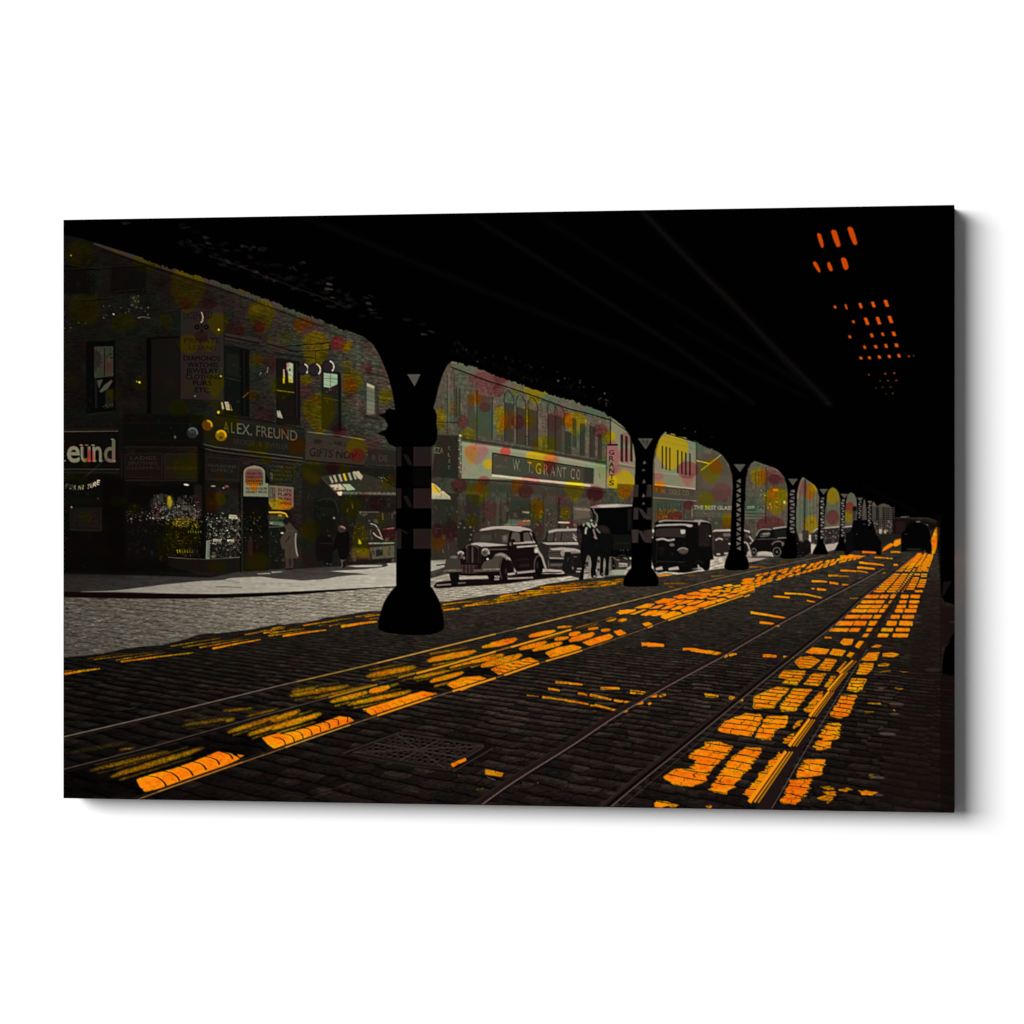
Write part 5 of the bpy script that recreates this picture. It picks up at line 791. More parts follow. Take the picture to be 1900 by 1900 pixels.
for z, q in ((C1, (710, 1470, 830, 1430, 1000, 1390, 1180, 1330, 1370, 1255, 1470, 1270, 1545, 1310, 1410, 1375, 1180, 1450, 960, 1525, 800, 1560, 740, 1530)), (C1, (750, 1555, 800, 1545, 790, 1575, 755, 1575)), (C1, (1750, 1130, 1900, 1090, 1900, 1200, 1850, 1215, 1800, 1180)), (C1, (1720, 1270, 1770, 1250, 1760, 1275)), (C1, (1540, 1265, 1600, 1275, 1560, 1290)),
             (C2, (0, 1120, 250, 1060, 440, 1005, 580, 955, 660, 965, 700, 990, 640, 1020, 460, 1075, 250, 1150, 60, 1205, 0, 1160)), (C2, (790, 885, 1000, 825, 1180, 770, 1280, 745, 1410, 765, 1330, 805, 1150, 850, 1000, 900, 880, 940, 850, 915)), (C2, (1490, 675, 1620, 625, 1760, 612, 1825, 635, 1700, 690, 1620, 725, 1560, 715)),
             (C3, (55, 550, 180, 500, 370, 460, 460, 490, 300, 545, 180, 590, 120, 590)), (C3, (510, 410, 600, 375, 740, 350, 810, 370, 760, 410, 640, 445, 560, 455)), (C3, (820, 325, 900, 295, 1040, 258, 1075, 280, 1000, 330, 910, 355, 870, 345)), (C3, (1080, 235, 1140, 220, 1190, 250, 1150, 275, 1110, 260)), (C3, (1320, 170, 1370, 155, 1420, 180, 1390, 195, 1350, 190)),
             (C3, (1090, 75, 1200, 52, 1270, 60, 1190, 85)), (C3, (1480, 100, 1560, 70, 1640, 75, 1660, 100, 1560, 135, 1510, 120)), (C3, (1650, 45, 1760, 20, 1790, 50, 1700, 85, 1670, 70))):
    e_ = z(*q); m_ = e_.mean(0); poly((e_ - m_) * [1.04, 1.10] + m_, None, .99, .9, tgt=S)
# the cobbles seen through the far half of the band (sharp bright setts)
for q in ((0, 780, 220, 768, 200, 795, 60, 825, 0, 830), (140, 830, 340, 768, 375, 775, 220, 828), (215, 740, 380, 690, 490, 690, 420, 735, 300, 748), (290, 840, 420, 790, 535, 780, 500, 820, 380, 850), (410, 755, 560, 705, 625, 705, 540, 745), (440, 850, 560, 790, 680, 790, 620, 835, 500, 855), (500, 660, 620, 618, 790, 622, 700, 670, 540, 678), (580, 755, 720, 700, 790, 705, 720, 745, 620, 760),
          (580, 870, 700, 820, 760, 798, 850, 815, 860, 840, 760, 890, 680, 905), (640, 690, 800, 640, 910, 630, 840, 665, 700, 700), (720, 760, 830, 720, 920, 720, 850, 755, 760, 770), (760, 590, 860, 560, 1000, 575, 930, 605, 830, 610), (800, 685, 930, 640, 1060, 635, 980, 670, 850, 692), (860, 770, 970, 725, 1090, 740, 1120, 770, 960, 825, 900, 800), (930, 600, 1060, 575, 1130, 580, 1050, 612, 960, 615), (940, 545, 1060, 520, 1190, 530, 1120, 558, 1000, 562),
          (940, 690, 1080, 645, 1190, 640, 1120, 675, 990, 702), (1060, 600, 1200, 570, 1240, 590, 1160, 612), (1070, 715, 1200, 660, 1330, 645, 1350, 680, 1220, 725, 1130, 730), (1100, 555, 1230, 530, 1300, 535, 1220, 570, 1140, 570), (1110, 500, 1200, 478, 1320, 490, 1280, 515, 1170, 515), (1220, 600, 1380, 605, 1330, 622, 1250, 620), (1240, 560, 1340, 535, 1420, 530, 1370, 565, 1280, 575), (1280, 465, 1380, 445, 1470, 450, 1400, 475, 1310, 478), (1290, 520, 1400, 490, 1470, 495, 1400, 520, 1320, 530),
          (1330, 635, 1450, 610, 1530, 625, 1520, 650, 1420, 675), (1370, 575, 1480, 545, 1560, 545, 1480, 575, 1400, 585), (1430, 510, 1560, 480, 1560, 510, 1480, 525), (1460, 425, 1560, 410, 1600, 430, 1540, 445, 1470, 440), (1480, 475, 1590, 448, 1600, 460, 1530, 485), (1490, 580, 1600, 555, 1690, 560, 1700, 585, 1580, 615), (1540, 525, 1640, 495, 1700, 500, 1640, 530, 1560, 535), (1600, 430, 1700, 415, 1710, 435, 1620, 450), (1590, 485, 1690, 460, 1700, 475, 1620, 495),
          (1660, 535, 1760, 505, 1820, 515, 1760, 550, 1700, 555), (1700, 450, 1790, 415, 1830, 425, 1760, 465, 1710, 465), (1720, 350, 1800, 340, 1840, 350, 1760, 362), (1730, 405, 1820, 390, 1820, 402, 1750, 412), (1690, 480, 1800, 465, 1820, 478, 1740, 492), (1790, 500, 1900, 470, 1900, 520, 1850, 525), (1810, 455, 1900, 420, 1900, 460, 1830, 475), (1830, 335, 1900, 320, 1900, 345), (1840, 400, 1900, 385, 1900, 410), (1750, 580, 1850, 550, 1820, 575, 1770, 590)):
    e_ = D1(*q); m_ = e_.mean(0); poly((e_ - m_) * [1.09, 1.2] + m_, None, .97, .45, tgt=S)
# distant part of first band, laid out as shrinking courses
bn = [(1396, 1060, 1083), (1440, 1050, 1073), (1480, 1044, 1066), (1520, 1036.5, 1052), (1560, 1031, 1045), (1608, 1029.5, 1034)]
xs_ = [b[0] for b in bn]
rr_ = random.Random(5); x = 1382.
while x < 1604:
    y0_ = np.interp(x, [1382, *xs_], [1073, 1067, 1058, 1050, 1041.5, 1034.5, 1030]); y1_ = np.interp(x, [1382, *xs_], [1103, 1094, 1079, 1068, 1057, 1045, 1034])
    n_ = max(2, int(round((y1_ - y0_) / 5.2))); h_ = (y1_ - y0_) / n_; w_ = np.interp(x, [1382, 1600], [15, 8])
    for k in range(n_):
        if rr_.random() < .08: continue
        xx_ = x + rr_.uniform(-3, 3) - k * 1.5; yy_ = y0_ + (k + .5) * h_; sp([xx_ - w_ * .62, yy_ + h_ * .40 + 1, xx_ - w_ * .15, yy_ - h_ * .38, xx_ + w_ * .55, yy_ - h_ * .46 - 1, xx_ + w_ * .15, yy_ + h_ * .38], rr_.uniform(.72, 1), .45)
    x += w_ * .93
sp([1558, 1030.5, 1575, 1028.8, 1608, 1031.5, 1590, 1035, 1560, 1037], .95, .5)
# single dashes between the tracks
for z, q, w, a in ((C3, (590, 658, 820, 680), 4, .62), (C3, (530, 715, 630, 730), 4, .62), (C3, (350, 770, 450, 780), 2.4, .5), (C3, (480, 785, 660, 808), 4, .55), (C3, (660, 808, 870, 845), 4, .6), (C3, (880, 855, 960, 860), 3, .6), (C3, (920, 850, 1130, 905), 4, .6), (C3, (1130, 910, 1200, 900), 5, .66), (C3, (780, 752, 860, 768), 4, .66), (C3, (880, 765, 1060, 805), 4.4, .66), (C3, (1080, 812, 1240, 832), 4, .62), (C3, (1240, 840, 1330, 830), 6, .72), (C3, (970, 712, 1130, 712), 5, .66), (C3, (1220, 740, 1350, 752), 6, .84), (C3, (1350, 765, 1445, 775), 7.5, .86), (C3, (1465, 780, 1515, 760), 4, .8), (C3, (1370, 845, 1400, 830), 4, .7),
                   (D1, (310, 1258, 400, 1252), 6, .9), (D1, (390, 1262, 625, 1274), 6.4, .9), (D1, (890, 1325, 1060, 1325), 4, .86), (D1, (1000, 1330, 1510, 1415), 5.4, .97), (D1, (1475, 1440, 1520, 1415), 3, .8), (D1, (1550, 1412, 1620, 1395), 4, .85), (D1, (1845, 812, 1900, 815), 4.4, .97), (C2, (1530, 1360, 1650, 1305), 6, .92), (C3, (0, 1410, 150, 1440), 9, .6), (C3, (1850, 768, 1900, 772), 5, .95), (C2, (1740, 1565, 1800, 1550), 3, .4),
                   (C4, (340, 60, 590, 100), 3.6, .95), (C4, (400, 127, 500, 138), 4, .9), (C4, (500, 148, 535, 152), 3.2, .7), (C4, (0, 325, 60, 325), 4.6, .95), (C4, (50, 325, 180, 350), 5, .95), (C4, (190, 350, 245, 340), 3.4, .8), (C4, (420, 353, 515, 357), 5, .84), (C4, (560, 360, 630, 365), 3.4, .7), (C4, (30, 620, 120, 628), 6, .8), (C4, (195, 640, 290, 655), 7, .88), (C4, (840, 230, 890, 232), 3.2, .64),
                   (B3, (165, 1740, 310, 1752), 3.2, .8), (B3, (265, 1715, 440, 1722), 3.2, .8), (B3, (430, 1720, 600, 1755), 3, .66), (B3, (460, 1778, 540, 1795), 3, .66), (B3, (505, 1608, 640, 1612), 3.4, .86), (B3, (660, 1620, 740, 1632), 4, .9), (B3, (770, 1636, 830, 1640), 3, .62), (B3, (500, 1672, 530, 1675), 3, .8), (B3, (550, 1678, 630, 1684), 3.6, .84), (B3, (650, 1557, 740, 1560), 3.6, .66), (B3, (740, 1562, 835, 1565), 2.6, .5),
                   (B3, (755, 1512, 900, 1520), 3.2, .76), (B3, (900, 1515, 1000, 1532), 2.8, .58), (B3, (905, 1485, 1060, 1500), 3.6, .84), (B3, (920, 1442, 1140, 1466), 3.4, .84), (B3, (1225, 1464, 1265, 1464), 3.4, .84), (B3, (1060, 1398, 1220, 1408), 3, .62), (B3, (1125, 1535, 1160, 1533), 2.6, .45), (B3, (1200, 1350, 1290, 1352), 3.2, .66), (B3, (840, 1758, 960, 1760), 2, .45), (B3, (950, 1346, 1070, 1356), 4, .97), (B3, (1100, 1400, 1120, 1398), 2, .5)):
    p = z(*q); sl([*p[0], *(p[0] * .5 + p[1] * .5 + [0, -.3]), *p[1]], w * 1.2, min(1, a * 1.08), .55, w * .85)
sp(B3(1120, 1350, 1140, 1310, 1200, 1270, 1230, 1280, 1215, 1300, 1160, 1330), .9, .6); sp(B3(1225, 1270, 1240, 1240, 1290, 1225, 1290, 1280, 1250, 1300, 1225, 1300), .9, .6)
# second band: near patches given one by one
for z, q, a, soft in (
    (D4, (200, 800, 250, 745, 425, 748, 400, 800, 350, 860, 230, 845, 270, 815), .8, 1.6), (D4, (420, 855, 490, 770, 595, 772, 530, 870), .84, 1.2), (D4, (580, 880, 640, 790, 690, 790, 620, 880), .6, 1),
    (D4, (0, 960, 100, 920, 180, 885, 290, 895, 230, 960, 150, 1050, 0, 1055), .84, 2), (D4, (215, 1045, 330, 900, 475, 905, 430, 960, 340, 1075, 240, 1080), .9, 1.6), (D4, (410, 1080, 540, 930, 575, 920, 560, 1000, 480, 1090), .74, 1.2),
    (D4, (340, 665, 390, 630, 480, 625, 545, 660, 470, 715, 380, 718), .84, 1.2), (D4, (530, 730, 600, 645, 690, 655, 630, 742), .84, 1), (D4, (690, 745, 760, 670, 800, 675, 740, 760), .7, .8), (D4, (430, 590, 490, 550, 625, 565, 590, 605, 480, 600), .84, .8), (D4, (630, 605, 660, 560, 765, 575, 730, 620), .8, .8), (D4, (775, 620, 800, 590, 870, 600, 850, 650), .8, .8),
    (D4, (720, 510, 750, 475, 830, 480, 810, 525, 750, 528), .8, .8), (D4, (845, 540, 880, 495, 940, 500, 945, 530, 910, 572), .8, .8), (D4, (980, 545, 1020, 525, 1075, 530, 1040, 550), .66, .7),
    (D4, (900, 650, 960, 595, 1045, 590, 1020, 655, 930, 660), .84, .8), (D4, (860, 770, 890, 690, 940, 680, 1000, 680, 985, 730, 940, 772), .93, .9), (D4, (1080, 600, 1150, 592, 1215, 605, 1160, 630, 1080, 625), .84, .7), (D4, (1035, 695, 1080, 678, 1135, 685, 1120, 705, 1045, 705), .7, .7), (D4, (1010, 755, 1150, 740, 1140, 750, 1050, 760), .55, .7), (D4, (1205, 745, 1310, 755, 1250, 757), .55, .6),
    (D4, (780, 905, 820, 810, 940, 815, 900, 900, 850, 920), .84, 1), (D4, (640, 1110, 730, 960, 850, 955, 790, 1120, 700, 1142), .84, 1.2), (D4, (540, 1290, 620, 1190, 720, 1190, 700, 1310, 600, 1330), .84, 1.2), (D4, (490, 1380, 530, 1330, 650, 1345, 620, 1395, 540, 1410), .8, 1.2), (D4, (350, 1630, 430, 1490, 590, 1495, 540, 1620, 400, 1640), .86, 1.3), (D4, (230, 1830, 300, 1670, 480, 1660, 420, 1800, 340, 1860, 240, 1850), .86, 1.5),
    (D4, (940, 1010, 1060, 1010, 1050, 1025, 980, 1022), .6, 1), (D4, (920, 1085, 1010, 1085, 980, 1100, 930, 1098), .5, .8), (D4, (1110, 1015, 1180, 1020, 1150, 1030), .45, .8), (D4, (1160, 1070, 1185, 1078, 1165, 1082), .8, .4), (D4, (1170, 885, 1270, 895, 1220, 905), .5, .7), (D4, (1015, 885, 1090, 890, 1050, 900), .3, .8), (D4, (880, 1750, 930, 1745, 1030, 1770, 980, 1790, 910, 1785), .72, 1.2), (D4, (560, 1720, 640, 1710, 680, 1740, 600, 1745), .6, 1.2), (D4, (710, 1745, 780, 1725, 820, 1750, 760, 1760), .62, 1), (D4, (580, 1760, 690, 1755, 680, 1790, 600, 1790), .6, 1.2), (D4, (520, 1810, 590, 1790, 650, 1800, 640, 1830, 560, 1830), .62, 1.2), (D4, (590, 1830, 640, 1835, 620, 1865), .45, 1), (D4, (970, 1610, 1020, 1615, 1000, 1650, 980, 1640), .35, 1),
    (C4, (120, 860, 180, 795, 300, 750, 400, 755, 410, 790, 340, 895, 130, 865), .95, 1.4), (C4, (375, 905, 420, 830, 450, 770, 590, 765, 570, 840, 530, 845, 460, 920), .95, 1.3), (C4, (560, 940, 600, 890, 640, 880, 600, 945), .8, .9), (C4, (630, 850, 650, 800, 690, 790, 670, 830), .7, 1), (C4, (-70, 1180, -40, 1100, 0, 1010, 30, 950, 120, 945, 215, 975, 180, 1030, 60, 1120, 0, 1210, -60, 1215), .9, 1.8), (C4, (70, 1255, 190, 1080, 290, 985, 400, 990, 410, 1010, 330, 1110, 240, 1210, 170, 1280), .9, 1.5), (C4, (300, 1285, 410, 1150, 450, 1100, 540, 1010, 530, 1060, 440, 1190, 350, 1310), .8, 1.1),
    (C4, (20, 1370, 80, 1375, 60, 1390), .6, .8), (C3, (1500, 1465, 1580, 1400, 1640, 1390, 1870, 1400, 1850, 1480, 1740, 1530, 1600, 1515), .94, 1.8), (C3, (1700, 1280, 1780, 1230, 1900, 1190, 1900, 1400, 1720, 1370, 1780, 1330), .9, 1.8), (C3, (1830, 1180, 1900, 1165, 1900, 1195), .7, 1.2), (C3, (1420, 1700, 1440, 1660, 1540, 1665, 1560, 1690, 1480, 1712), .9, 1), (C3, (1560, 1680, 1620, 1690, 1600, 1710, 1540, 1710), .6, 1), (C3, (1840, 1690, 1900, 1690, 1900, 1715), .6, .8)):
    e_ = z(*q); m_ = e_.mean(0); poly((e_ - m_) * [1.07, 1.08] + m_, None, a * 1.07, soft * .75, tgt=S)
# second band: mid rows, five cells wide between guide lines
rows = [(120, [(925, 1040), (1055, 1118), (1140, 1190), (1230, 1290), (1310, 1385)], 32), (165, [(895, 1010), (1015, 1085), (1130, 1175), (1215, 1275), (1300, 1380)], 28), (205, [(860, 975), (980, 1060), (1080, 1140), (1195, 1265), (1295, 1365)], 30), (240, [(815, 940), (950, 1035), (1050, 1110), (1180, 1245), (1260, 1355)], 32), (290, [(765, 880), (890, 980), (1000, 1070), (1145, 1215), (1240, 1335)], 34), (345, [(690, 825), (835, 935), (960, 1040), (1110, 1190), (1215, 1325)], 42), (400, [(635, 785), (800, 880), (940, 1030), (1065, 1160), (1185, 1300)], 32), (447, [(600, 640), (910, 985), (1035, 1120), (1160, 1285)], 34)]
for y_, cells, h_ in rows:
    for j, (a_, b_) in enumerate(cells):
        if y_ == 447 and j == 0: sp(smooth(D4(585, 462, 620, 458, 650, 466, 620, 472), 2), .6, .6); continue
        sk = 14 * (1 - j * .2); sp(D4(a_ - sk, y_ + h_ * .46, a_ + sk, y_ - h_ * .46, b_ + sk + 3, y_ - h_ * .40, b_ - sk + 3, y_ + h_ * .50), .92, .8)
yy_ = 1105.
rr_ = random.Random(9)
L0 = lambda y: np.interp(y, [1026, 1045, 1063, 1080, 1095, 1107], [1703, 1678, 1658, 1640, 1624, 1606])
R0 = lambda y: np.interp(y, [1026, 1040, 1062, 1080, 1097, 1107], [1733, 1729, 1721, 1718, 1712, 1706])
y = 1030.
while y < 1099:
    h_ = np.interp(y, [1030, 1098], [2.2, 4.6]); l_, r_ = L0(y), R0(y)
    if not (1059 < y < 1062.5):
        e_ = np.array([0, .22, .27, .45, .50, .60, .635, .80, .84, 1.0]) if y > 1050 else np.array([0, .22, .27, .45, .49, .64, .68, .82, .86, 1.])
        for k in range(0, 10, 2):
            if y < 1050: h2 = h_ * 1.15
            else: h2 = h_ * .78
            a_, b_ = l_ + (r_ - l_) * e_[k], l_ + (r_ - l_) * e_[k + 1]; sk = (1 - k / 9) * 1.6
            if y < 1050 or rr_.random() > .06: sp([a_ - sk, y + h2 / 2, a_ + sk, y - h2 / 2, b_ + sk, y - h2 / 2 + .3, b_ - sk, y + h2 / 2 + .2], rr_.uniform(.78, 1), .4)
    y += h_
for q in ([1703, 1026, 1711, 1026, 1704, 1040, 1692, 1052, 1680, 1058], [1715, 1026, 1720, 1026, 1712, 1040, 1706, 1055, 1698, 1060], [1723, 1026, 1728, 1026, 1724, 1045, 1716, 1060, 1708, 1058]): sp(q, .85, .6)
sp(D3(1480, 370, 1550, 355, 1555, 480, 1500, 700, 1470, 820, 1415, 860, 1420, 700, 1400, 600), .9, .8)
for q in ((1500, 380, 1440, 600, 1420, 800), (1530, 380, 1480, 650, 1440, 850), (1550, 420, 1520, 620)): pass
rng2 = noise(2.2, 2.2, 71)
amp = np.clip((PY - 1190) / 230, 0, 1) * 2.6 * np.clip((PX - 1150) / 150, .12, 1)
wx = np.clip(XX + noise(20, 2.3, 72) * amp + noise(6, 3, 73) * amp * .3, 0, W - 2); wy = np.clip(YY + noise(8, 6, 74) * amp * .3, 0, H - 2)
xi_ = wx.astype(int); yi_ = wy.astype(int); fx_ = wx - xi_; fy_ = wy - yi_
S = (S[yi_, xi_] * (1 - fx_) + S[yi_, xi_ + 1] * fx_) * (1 - fy_) + (S[yi_ + 1, xi_] * (1 - fx_) + S[yi_ + 1, xi_ + 1] * fx_) * fy_
S *= 1 - .8 * np.clip(MORT * 1.15 - .12, 0, 1) * np.clip((PY - 1150) / 80, 0, 1) * np.clip((S - .62) / .25, 0.06, 1) * np.clip((PX - 760) / 200, .0, 1)
# dark curved joints between setts along the near part of band one
for i in range(7):
    q = C1(780 + i * 118, 1445 - i * 42, 870 + i * 118, 1460 - i * 40, 925 + i * 112, 1500 - i * 45, 945 + i * 112, 1535 - i * 46); s_, c_ = coverage(stroke_edges(smooth(q, 4, False), .8, 4.2), .5); S[s_] *= 1 - .93 * c_
for i in range(10):
    q = C2(20 + i * 83, 1118 - i * 25, 90 + i * 80, 1130 - i * 26, 125 + i * 76, 1155 - i * 27, 135 + i * 74, 1185 - i * 27); s_, c_ = coverage(stroke_edges(smooth(q, 4, False), .8, 3), .45); S[s_] *= 1 - .9 * c_
for i in range(9):
    q = C2(830 + i * 66, 885 - i * 17, 880 + i * 62, 895 - i * 18, 905 + i * 60, 935 - i * 21); s_, c_ = coverage(stroke_edges(smooth(q, 4, False), .6, 1.6), .45); S[s_] *= 1 - .6 * c_
for i in range(8):
    q = C3(90 + i * 46, 535 - i * 10, 150 + i * 46, 580 - i * 12); s_, c_ = coverage(stroke_edges(q, 1, 1.4), .5); S[s_] *= 1 - .45 * c_
rj = random.Random(3)
for i in range(150):   # thin ragged joints across the near part of band two
    y_ = rj.uniform(1215, 1500); xl = np.interp(y_, [1215, 1500], [1480, 1220]); xr = np.interp(y_, [1215, 1500], [1690, 1500]); x_ = rj.uniform(xl, xr); l_ = rj.uniform(14, 40)
    s_, c_ = coverage(stroke_edges([x_, y_, x_ + l_ * .5, y_ + rj.uniform(-1, 2.5), x_ + l_, y_ + rj.uniform(-1, 4)], rj.uniform(.8, 2), .5), .4); S[s_] *= 1 - rj.uniform(.2, .75) * c_
S *= 1 + .13 * rng2 + .08 * N2
S = np.clip(S, 0, 1.08)
# manhole cover
p_man = part('printed_manhole_cover', None, 'rectangular cast-iron cover set in the cobbles')
poly(C2(620, 1240, 1085, 1075, 1460, 1120, 1900, 1195, 1900, 1210, 1560, 1400, 1500, 1420, 1200, 1370, 620, 1260), (18, 12, 10), 1, .8, p_man); poly(C2(690, 1250, 1085, 1095, 1790, 1195, 1490, 1380, 1200, 1345), (36, 27, 24), 1, .8)
mq = quadmap(C2(1085, 1090, 1790, 1195, 1470, 1375, 1060, 1290)); ms = quadmap(C2(1060, 1090, 1800, 1195, 1480, 1385, 700, 1250))
rm_ = random.Random(2)
for i in range(14):
    for j in range(7):
        u = .05 + i * .066; v = .06 + j * .135; x0_, y0_ = ms(u, v); x1_, y1_ = ms(u + rm_.choice([.03, .045]), v + rm_.choice([-.02, .04])); line([x0_, y0_, x1_, y1_], 4.2, (7, 4, 3), .95, .5); line([x0_ + 1, y0_ + 2.8, x1_ + 1, y1_ + 2.8], 1.3, (66, 55, 49), .75, .4)
for i in range(0):
    u = i / 8.; line([*ms(u, 0), *ms(max(0, u - .45), min(1, u / .45) if u < .45 else 1)], 1.7, (58, 48, 43), .7, .4); line([*ms(u, 0), *ms(min(1, u + .45), min(1, (1 - u) / .45) if u > .55 else 1)], 1.7, (58, 48, 43), .7, .4)
for a_, b_ in (((0, 0), (1, 1)), ((1, 0), (0, 1)), ((.5, 0), (.5, 1)), ((0, .5), (1, .5))): line([*ms(*a_), *ms(*b_)], 3, (50, 40, 36), .95, .5)
for q, c_ in ((C2(620, 1255, 1085, 1085, 1800, 1190), (46, 38, 34)), (C2(1500, 1385, 1800, 1200), (48, 40, 36)), (C2(680, 1265, 1200, 1360, 1500, 1395, 1560, 1385), (40, 31, 28)), (C2(1540, 1410, 1880, 1210), (46, 38, 34))): line(q, 3, c_, .95, .6)
line(C2(1520, 1440, 1700, 1330, 1900, 1230), 1.2, (10, 6, 5), .8, .5)

sun = S[..., None]
stops = [0, .12, .30, .5, .68, .86, 1.08]
S2 = np.clip(S + .0, 0, 1.08); hue = noise(9, 4, 81) * 8 + noise(40, 14, 82) * 10
dk = coverage(edges([112, 1440, 520, 1330, 920, 1218, 1060, 1178, 1080, 1200, 920, 1250, 700, 1318, 500, 1385, 250, 1478, 112, 1478]), 5)
IMG[dk[0]] *= (1 - .5 * dk[1])[..., None]
col = np.stack([np.interp(S, stops, c_) for c_ in ([30, 52, 88, 142, 205, 240, 250], [20, 38, 62, 94, 118, 118, 132], [14, 14, 8, 8, 8, 8, 14])], -1)
col[..., 1] += hue * np.clip(S * 1.4, 0, 1); col[..., 0] -= np.abs(hue) * .4
al = np.clip(sun * 2.6, 0, 1)
okm = np.isin(IDS, [p_road, p_sun, p_man])[..., None].astype(np.float32)
IMG[:] = IMG * (1 - al * okm) + col * al * okm

# ======================= TRAM RAILS =======================
def rail(pts, w0, w1, dark, light, off, la=.9, lw=1.3, lab=None, pieces=()):
    p_ = part('printed_rail', None, lab); q = smooth(np.asarray(pts, float), 6, False)
    put(coverage(stroke_edges(q, w0, w1), .7), dark, .92, p_)
    k = np.linspace(1, .35, len(q))[:, None]
    put(coverage(stroke_edges(q + np.array([[0, off]]) * k, lw * 1.45, lw * .9), .45), tuple(min(255, v * 1.3) for v in light), min(1, la * 1.15)); put(coverage(stroke_edges(q - np.array([[0, off * .9]]) * k, lw * .9, lw * .5), .5), tuple(v * .75 for v in light), la * .6)
    for (a_, b_, c_, w_) in pieces:
        m_ = (q[:, 0] >= a_) & (q[:, 0] <= b_)
        if m_.sum() > 1: line(q[m_] + np.array([[0, off * .7]]), w_, c_, .9, .5)
OR = (232, 150, 20); OD = (150, 112, 22)
rail([112, 1371, 310, 1325, 520, 1274, 700, 1232, 920, 1178, 1150, 1122, 1250, 1097, 1330, 1076, 1420, 1056, 1530, 1033], 5, 1.5, (14, 10, 9), (76, 64, 54), -2.5, .85, 1.6, 'first tram rail from the left', [(540, 700, OD, 1.6), (700, 930, (190, 140, 50), 2), (930, 1150, (200, 150, 60), 1.6), (1150, 1270, (150, 118, 60), 1.4), (1270, 1420, (100, 84, 50), 1)])
rail([112, 1432, 300, 1383, 520, 1321, 700, 1272, 920, 1211, 1060, 1170, 1160, 1140], 5.5, 2, (12, 8, 8), (58, 48, 44), -3, .7, 1.4, 'second tram rail from the left', [(590, 700, OD, 3), (740, 930, (214, 140, 20), 3.4), (930, 1080, (226, 146, 24), 3)])
rail([230, 1490, 310, 1461, 450, 1412, 500, 1395, 600, 1360, 700, 1326, 800, 1293, 920, 1256, 1000, 1229, 1080, 1205, 1180, 1171, 1240, 1149, 1320, 1123, 1400, 1096], 6, 2, (13, 9, 8), (88, 66, 40), 2.6, .8, 1.5, 'third tram rail from the left, lit orange along its near stretch', [(290, 450, (170, 104, 30), 1.8), (520, 650, (196, 140, 50), 1.8), (700, 800, (236, 140, 16), 3), (830, 925, (240, 146, 18), 3.4), (930, 1010, (240, 146, 18), 3.2), (1010, 1085, (236, 142, 16), 2.6), (1140, 1165, (225, 135, 16), 2.4), (1200, 1216, (225, 135, 16), 2.4), (1240, 1300, (220, 150, 20), 2.8), (1300, 1380, (220, 150, 20), 2)])
rail([860, 1512, 905, 1478, 960, 1440, 1060, 1378, 1140, 1325, 1200, 1290, 1250, 1262, 1320, 1225, 1345, 1212, 1400, 1180, 1470, 1142, 1540, 1105, 1600, 1074, 1640, 1052], 16, 1.6, (31, 21, 19), (84, 70, 64), 7.4, .85, 1.3, 'fourth tram rail from the left')
line(smooth([880, 1470, 905, 1456, 960, 1424, 1060, 1362, 1200, 1276, 1320, 1213, 1400, 1174], 5, False), 1.6, (10, 6, 6), .9, .5, w1=.8); line([930, 1472, 1180, 1312], 2.4, (16, 10, 10), .9, .6)
rail([1120, 1500, 1180, 1450, 1250, 1394, 1320, 1337, 1420, 1255, 1500, 1192, 1560, 1145, 1600, 1107, 1660, 1060, 1700, 1028], 17, 1.6, (36, 25, 23), (74, 62, 56), 8.6, .8, 1.2, 'fifth tram rail from the left')
line(smooth([1122, 1500, 1180, 1452, 1250, 1396, 1320, 1338, 1420, 1256, 1500, 1192, 1560, 1143, 1600, 1105], 5, False), 5.2, (8, 5, 5), .96, .6, w1=1.2); line(smooth([1150, 1500, 1240, 1424, 1320, 1357, 1420, 1272, 1500, 1205, 1560, 1155], 5, False), 1.1, (70, 58, 52), .7, .4)
line(smooth([1108, 1500, 1180, 1440, 1320, 1325, 1420, 1246], 5, False), 1.1, (66, 54, 48), .6, .4)
rail([1410, 1510, 1440, 1456, 1472, 1400, 1506, 1344, 1545, 1280, 1570, 1240, 1600, 1204, 1630, 1158, 1655, 1120, 1680, 1085, 1705, 1050], 26, 1.6, (31, 21, 20), (86, 72, 66), 3, .0, 1, 'sixth tram rail, running through the right-hand band of orange light')
line(smooth([1432, 1500, 1460, 1452, 1490, 1400, 1520, 1350, 1556, 1290, 1585, 1243, 1610, 1204], 5, False), 1.4, (110, 92, 84), .8, .4, w1=.8)
for (a_, b_) in (((1392, 1486), (1456, 1397)), ((1466, 1382), (1500, 1337)), ((1504, 1327), (1536, 1286)), ((1538, 1279), (1563, 1250)), ((1560, 1247), (1580, 1228))):
    a_ = np.array(a_, float); b_ = np.array(b_, float); d_ = (b_ - a_) / np.hypot(*(b_ - a_)); a_ = a_ - d_ * 3; b_ = b_ + d_ * 4; w_ = np.interp(a_[1], [1220, 1500], [3.6, 8])
    line([*a_, *b_], w_, (240, 140, 14), 1, .6, w1=w_ * .75); line([*(a_ + [w_ * 1.25, 0]), *(b_ + [w_ * 1.0, 1])], w_ * .42, (208, 128, 14), .95, .5); line([*(a_ + [w_ * 2.1, 1]), *(b_ + [w_ * 1.6, 1])], w_ * .36, (176, 116, 16), .9, .5); line([*(a_ + [w_ * .75, 0]), *(b_ + [w_ * .6, 0])], 1.2, (20, 12, 8), .9, .3); line([*(a_ + [w_ * 1.7, 0]), *(b_ + [w_ * 1.3, 0])], 1.2, (20, 12, 8), .9, .3)
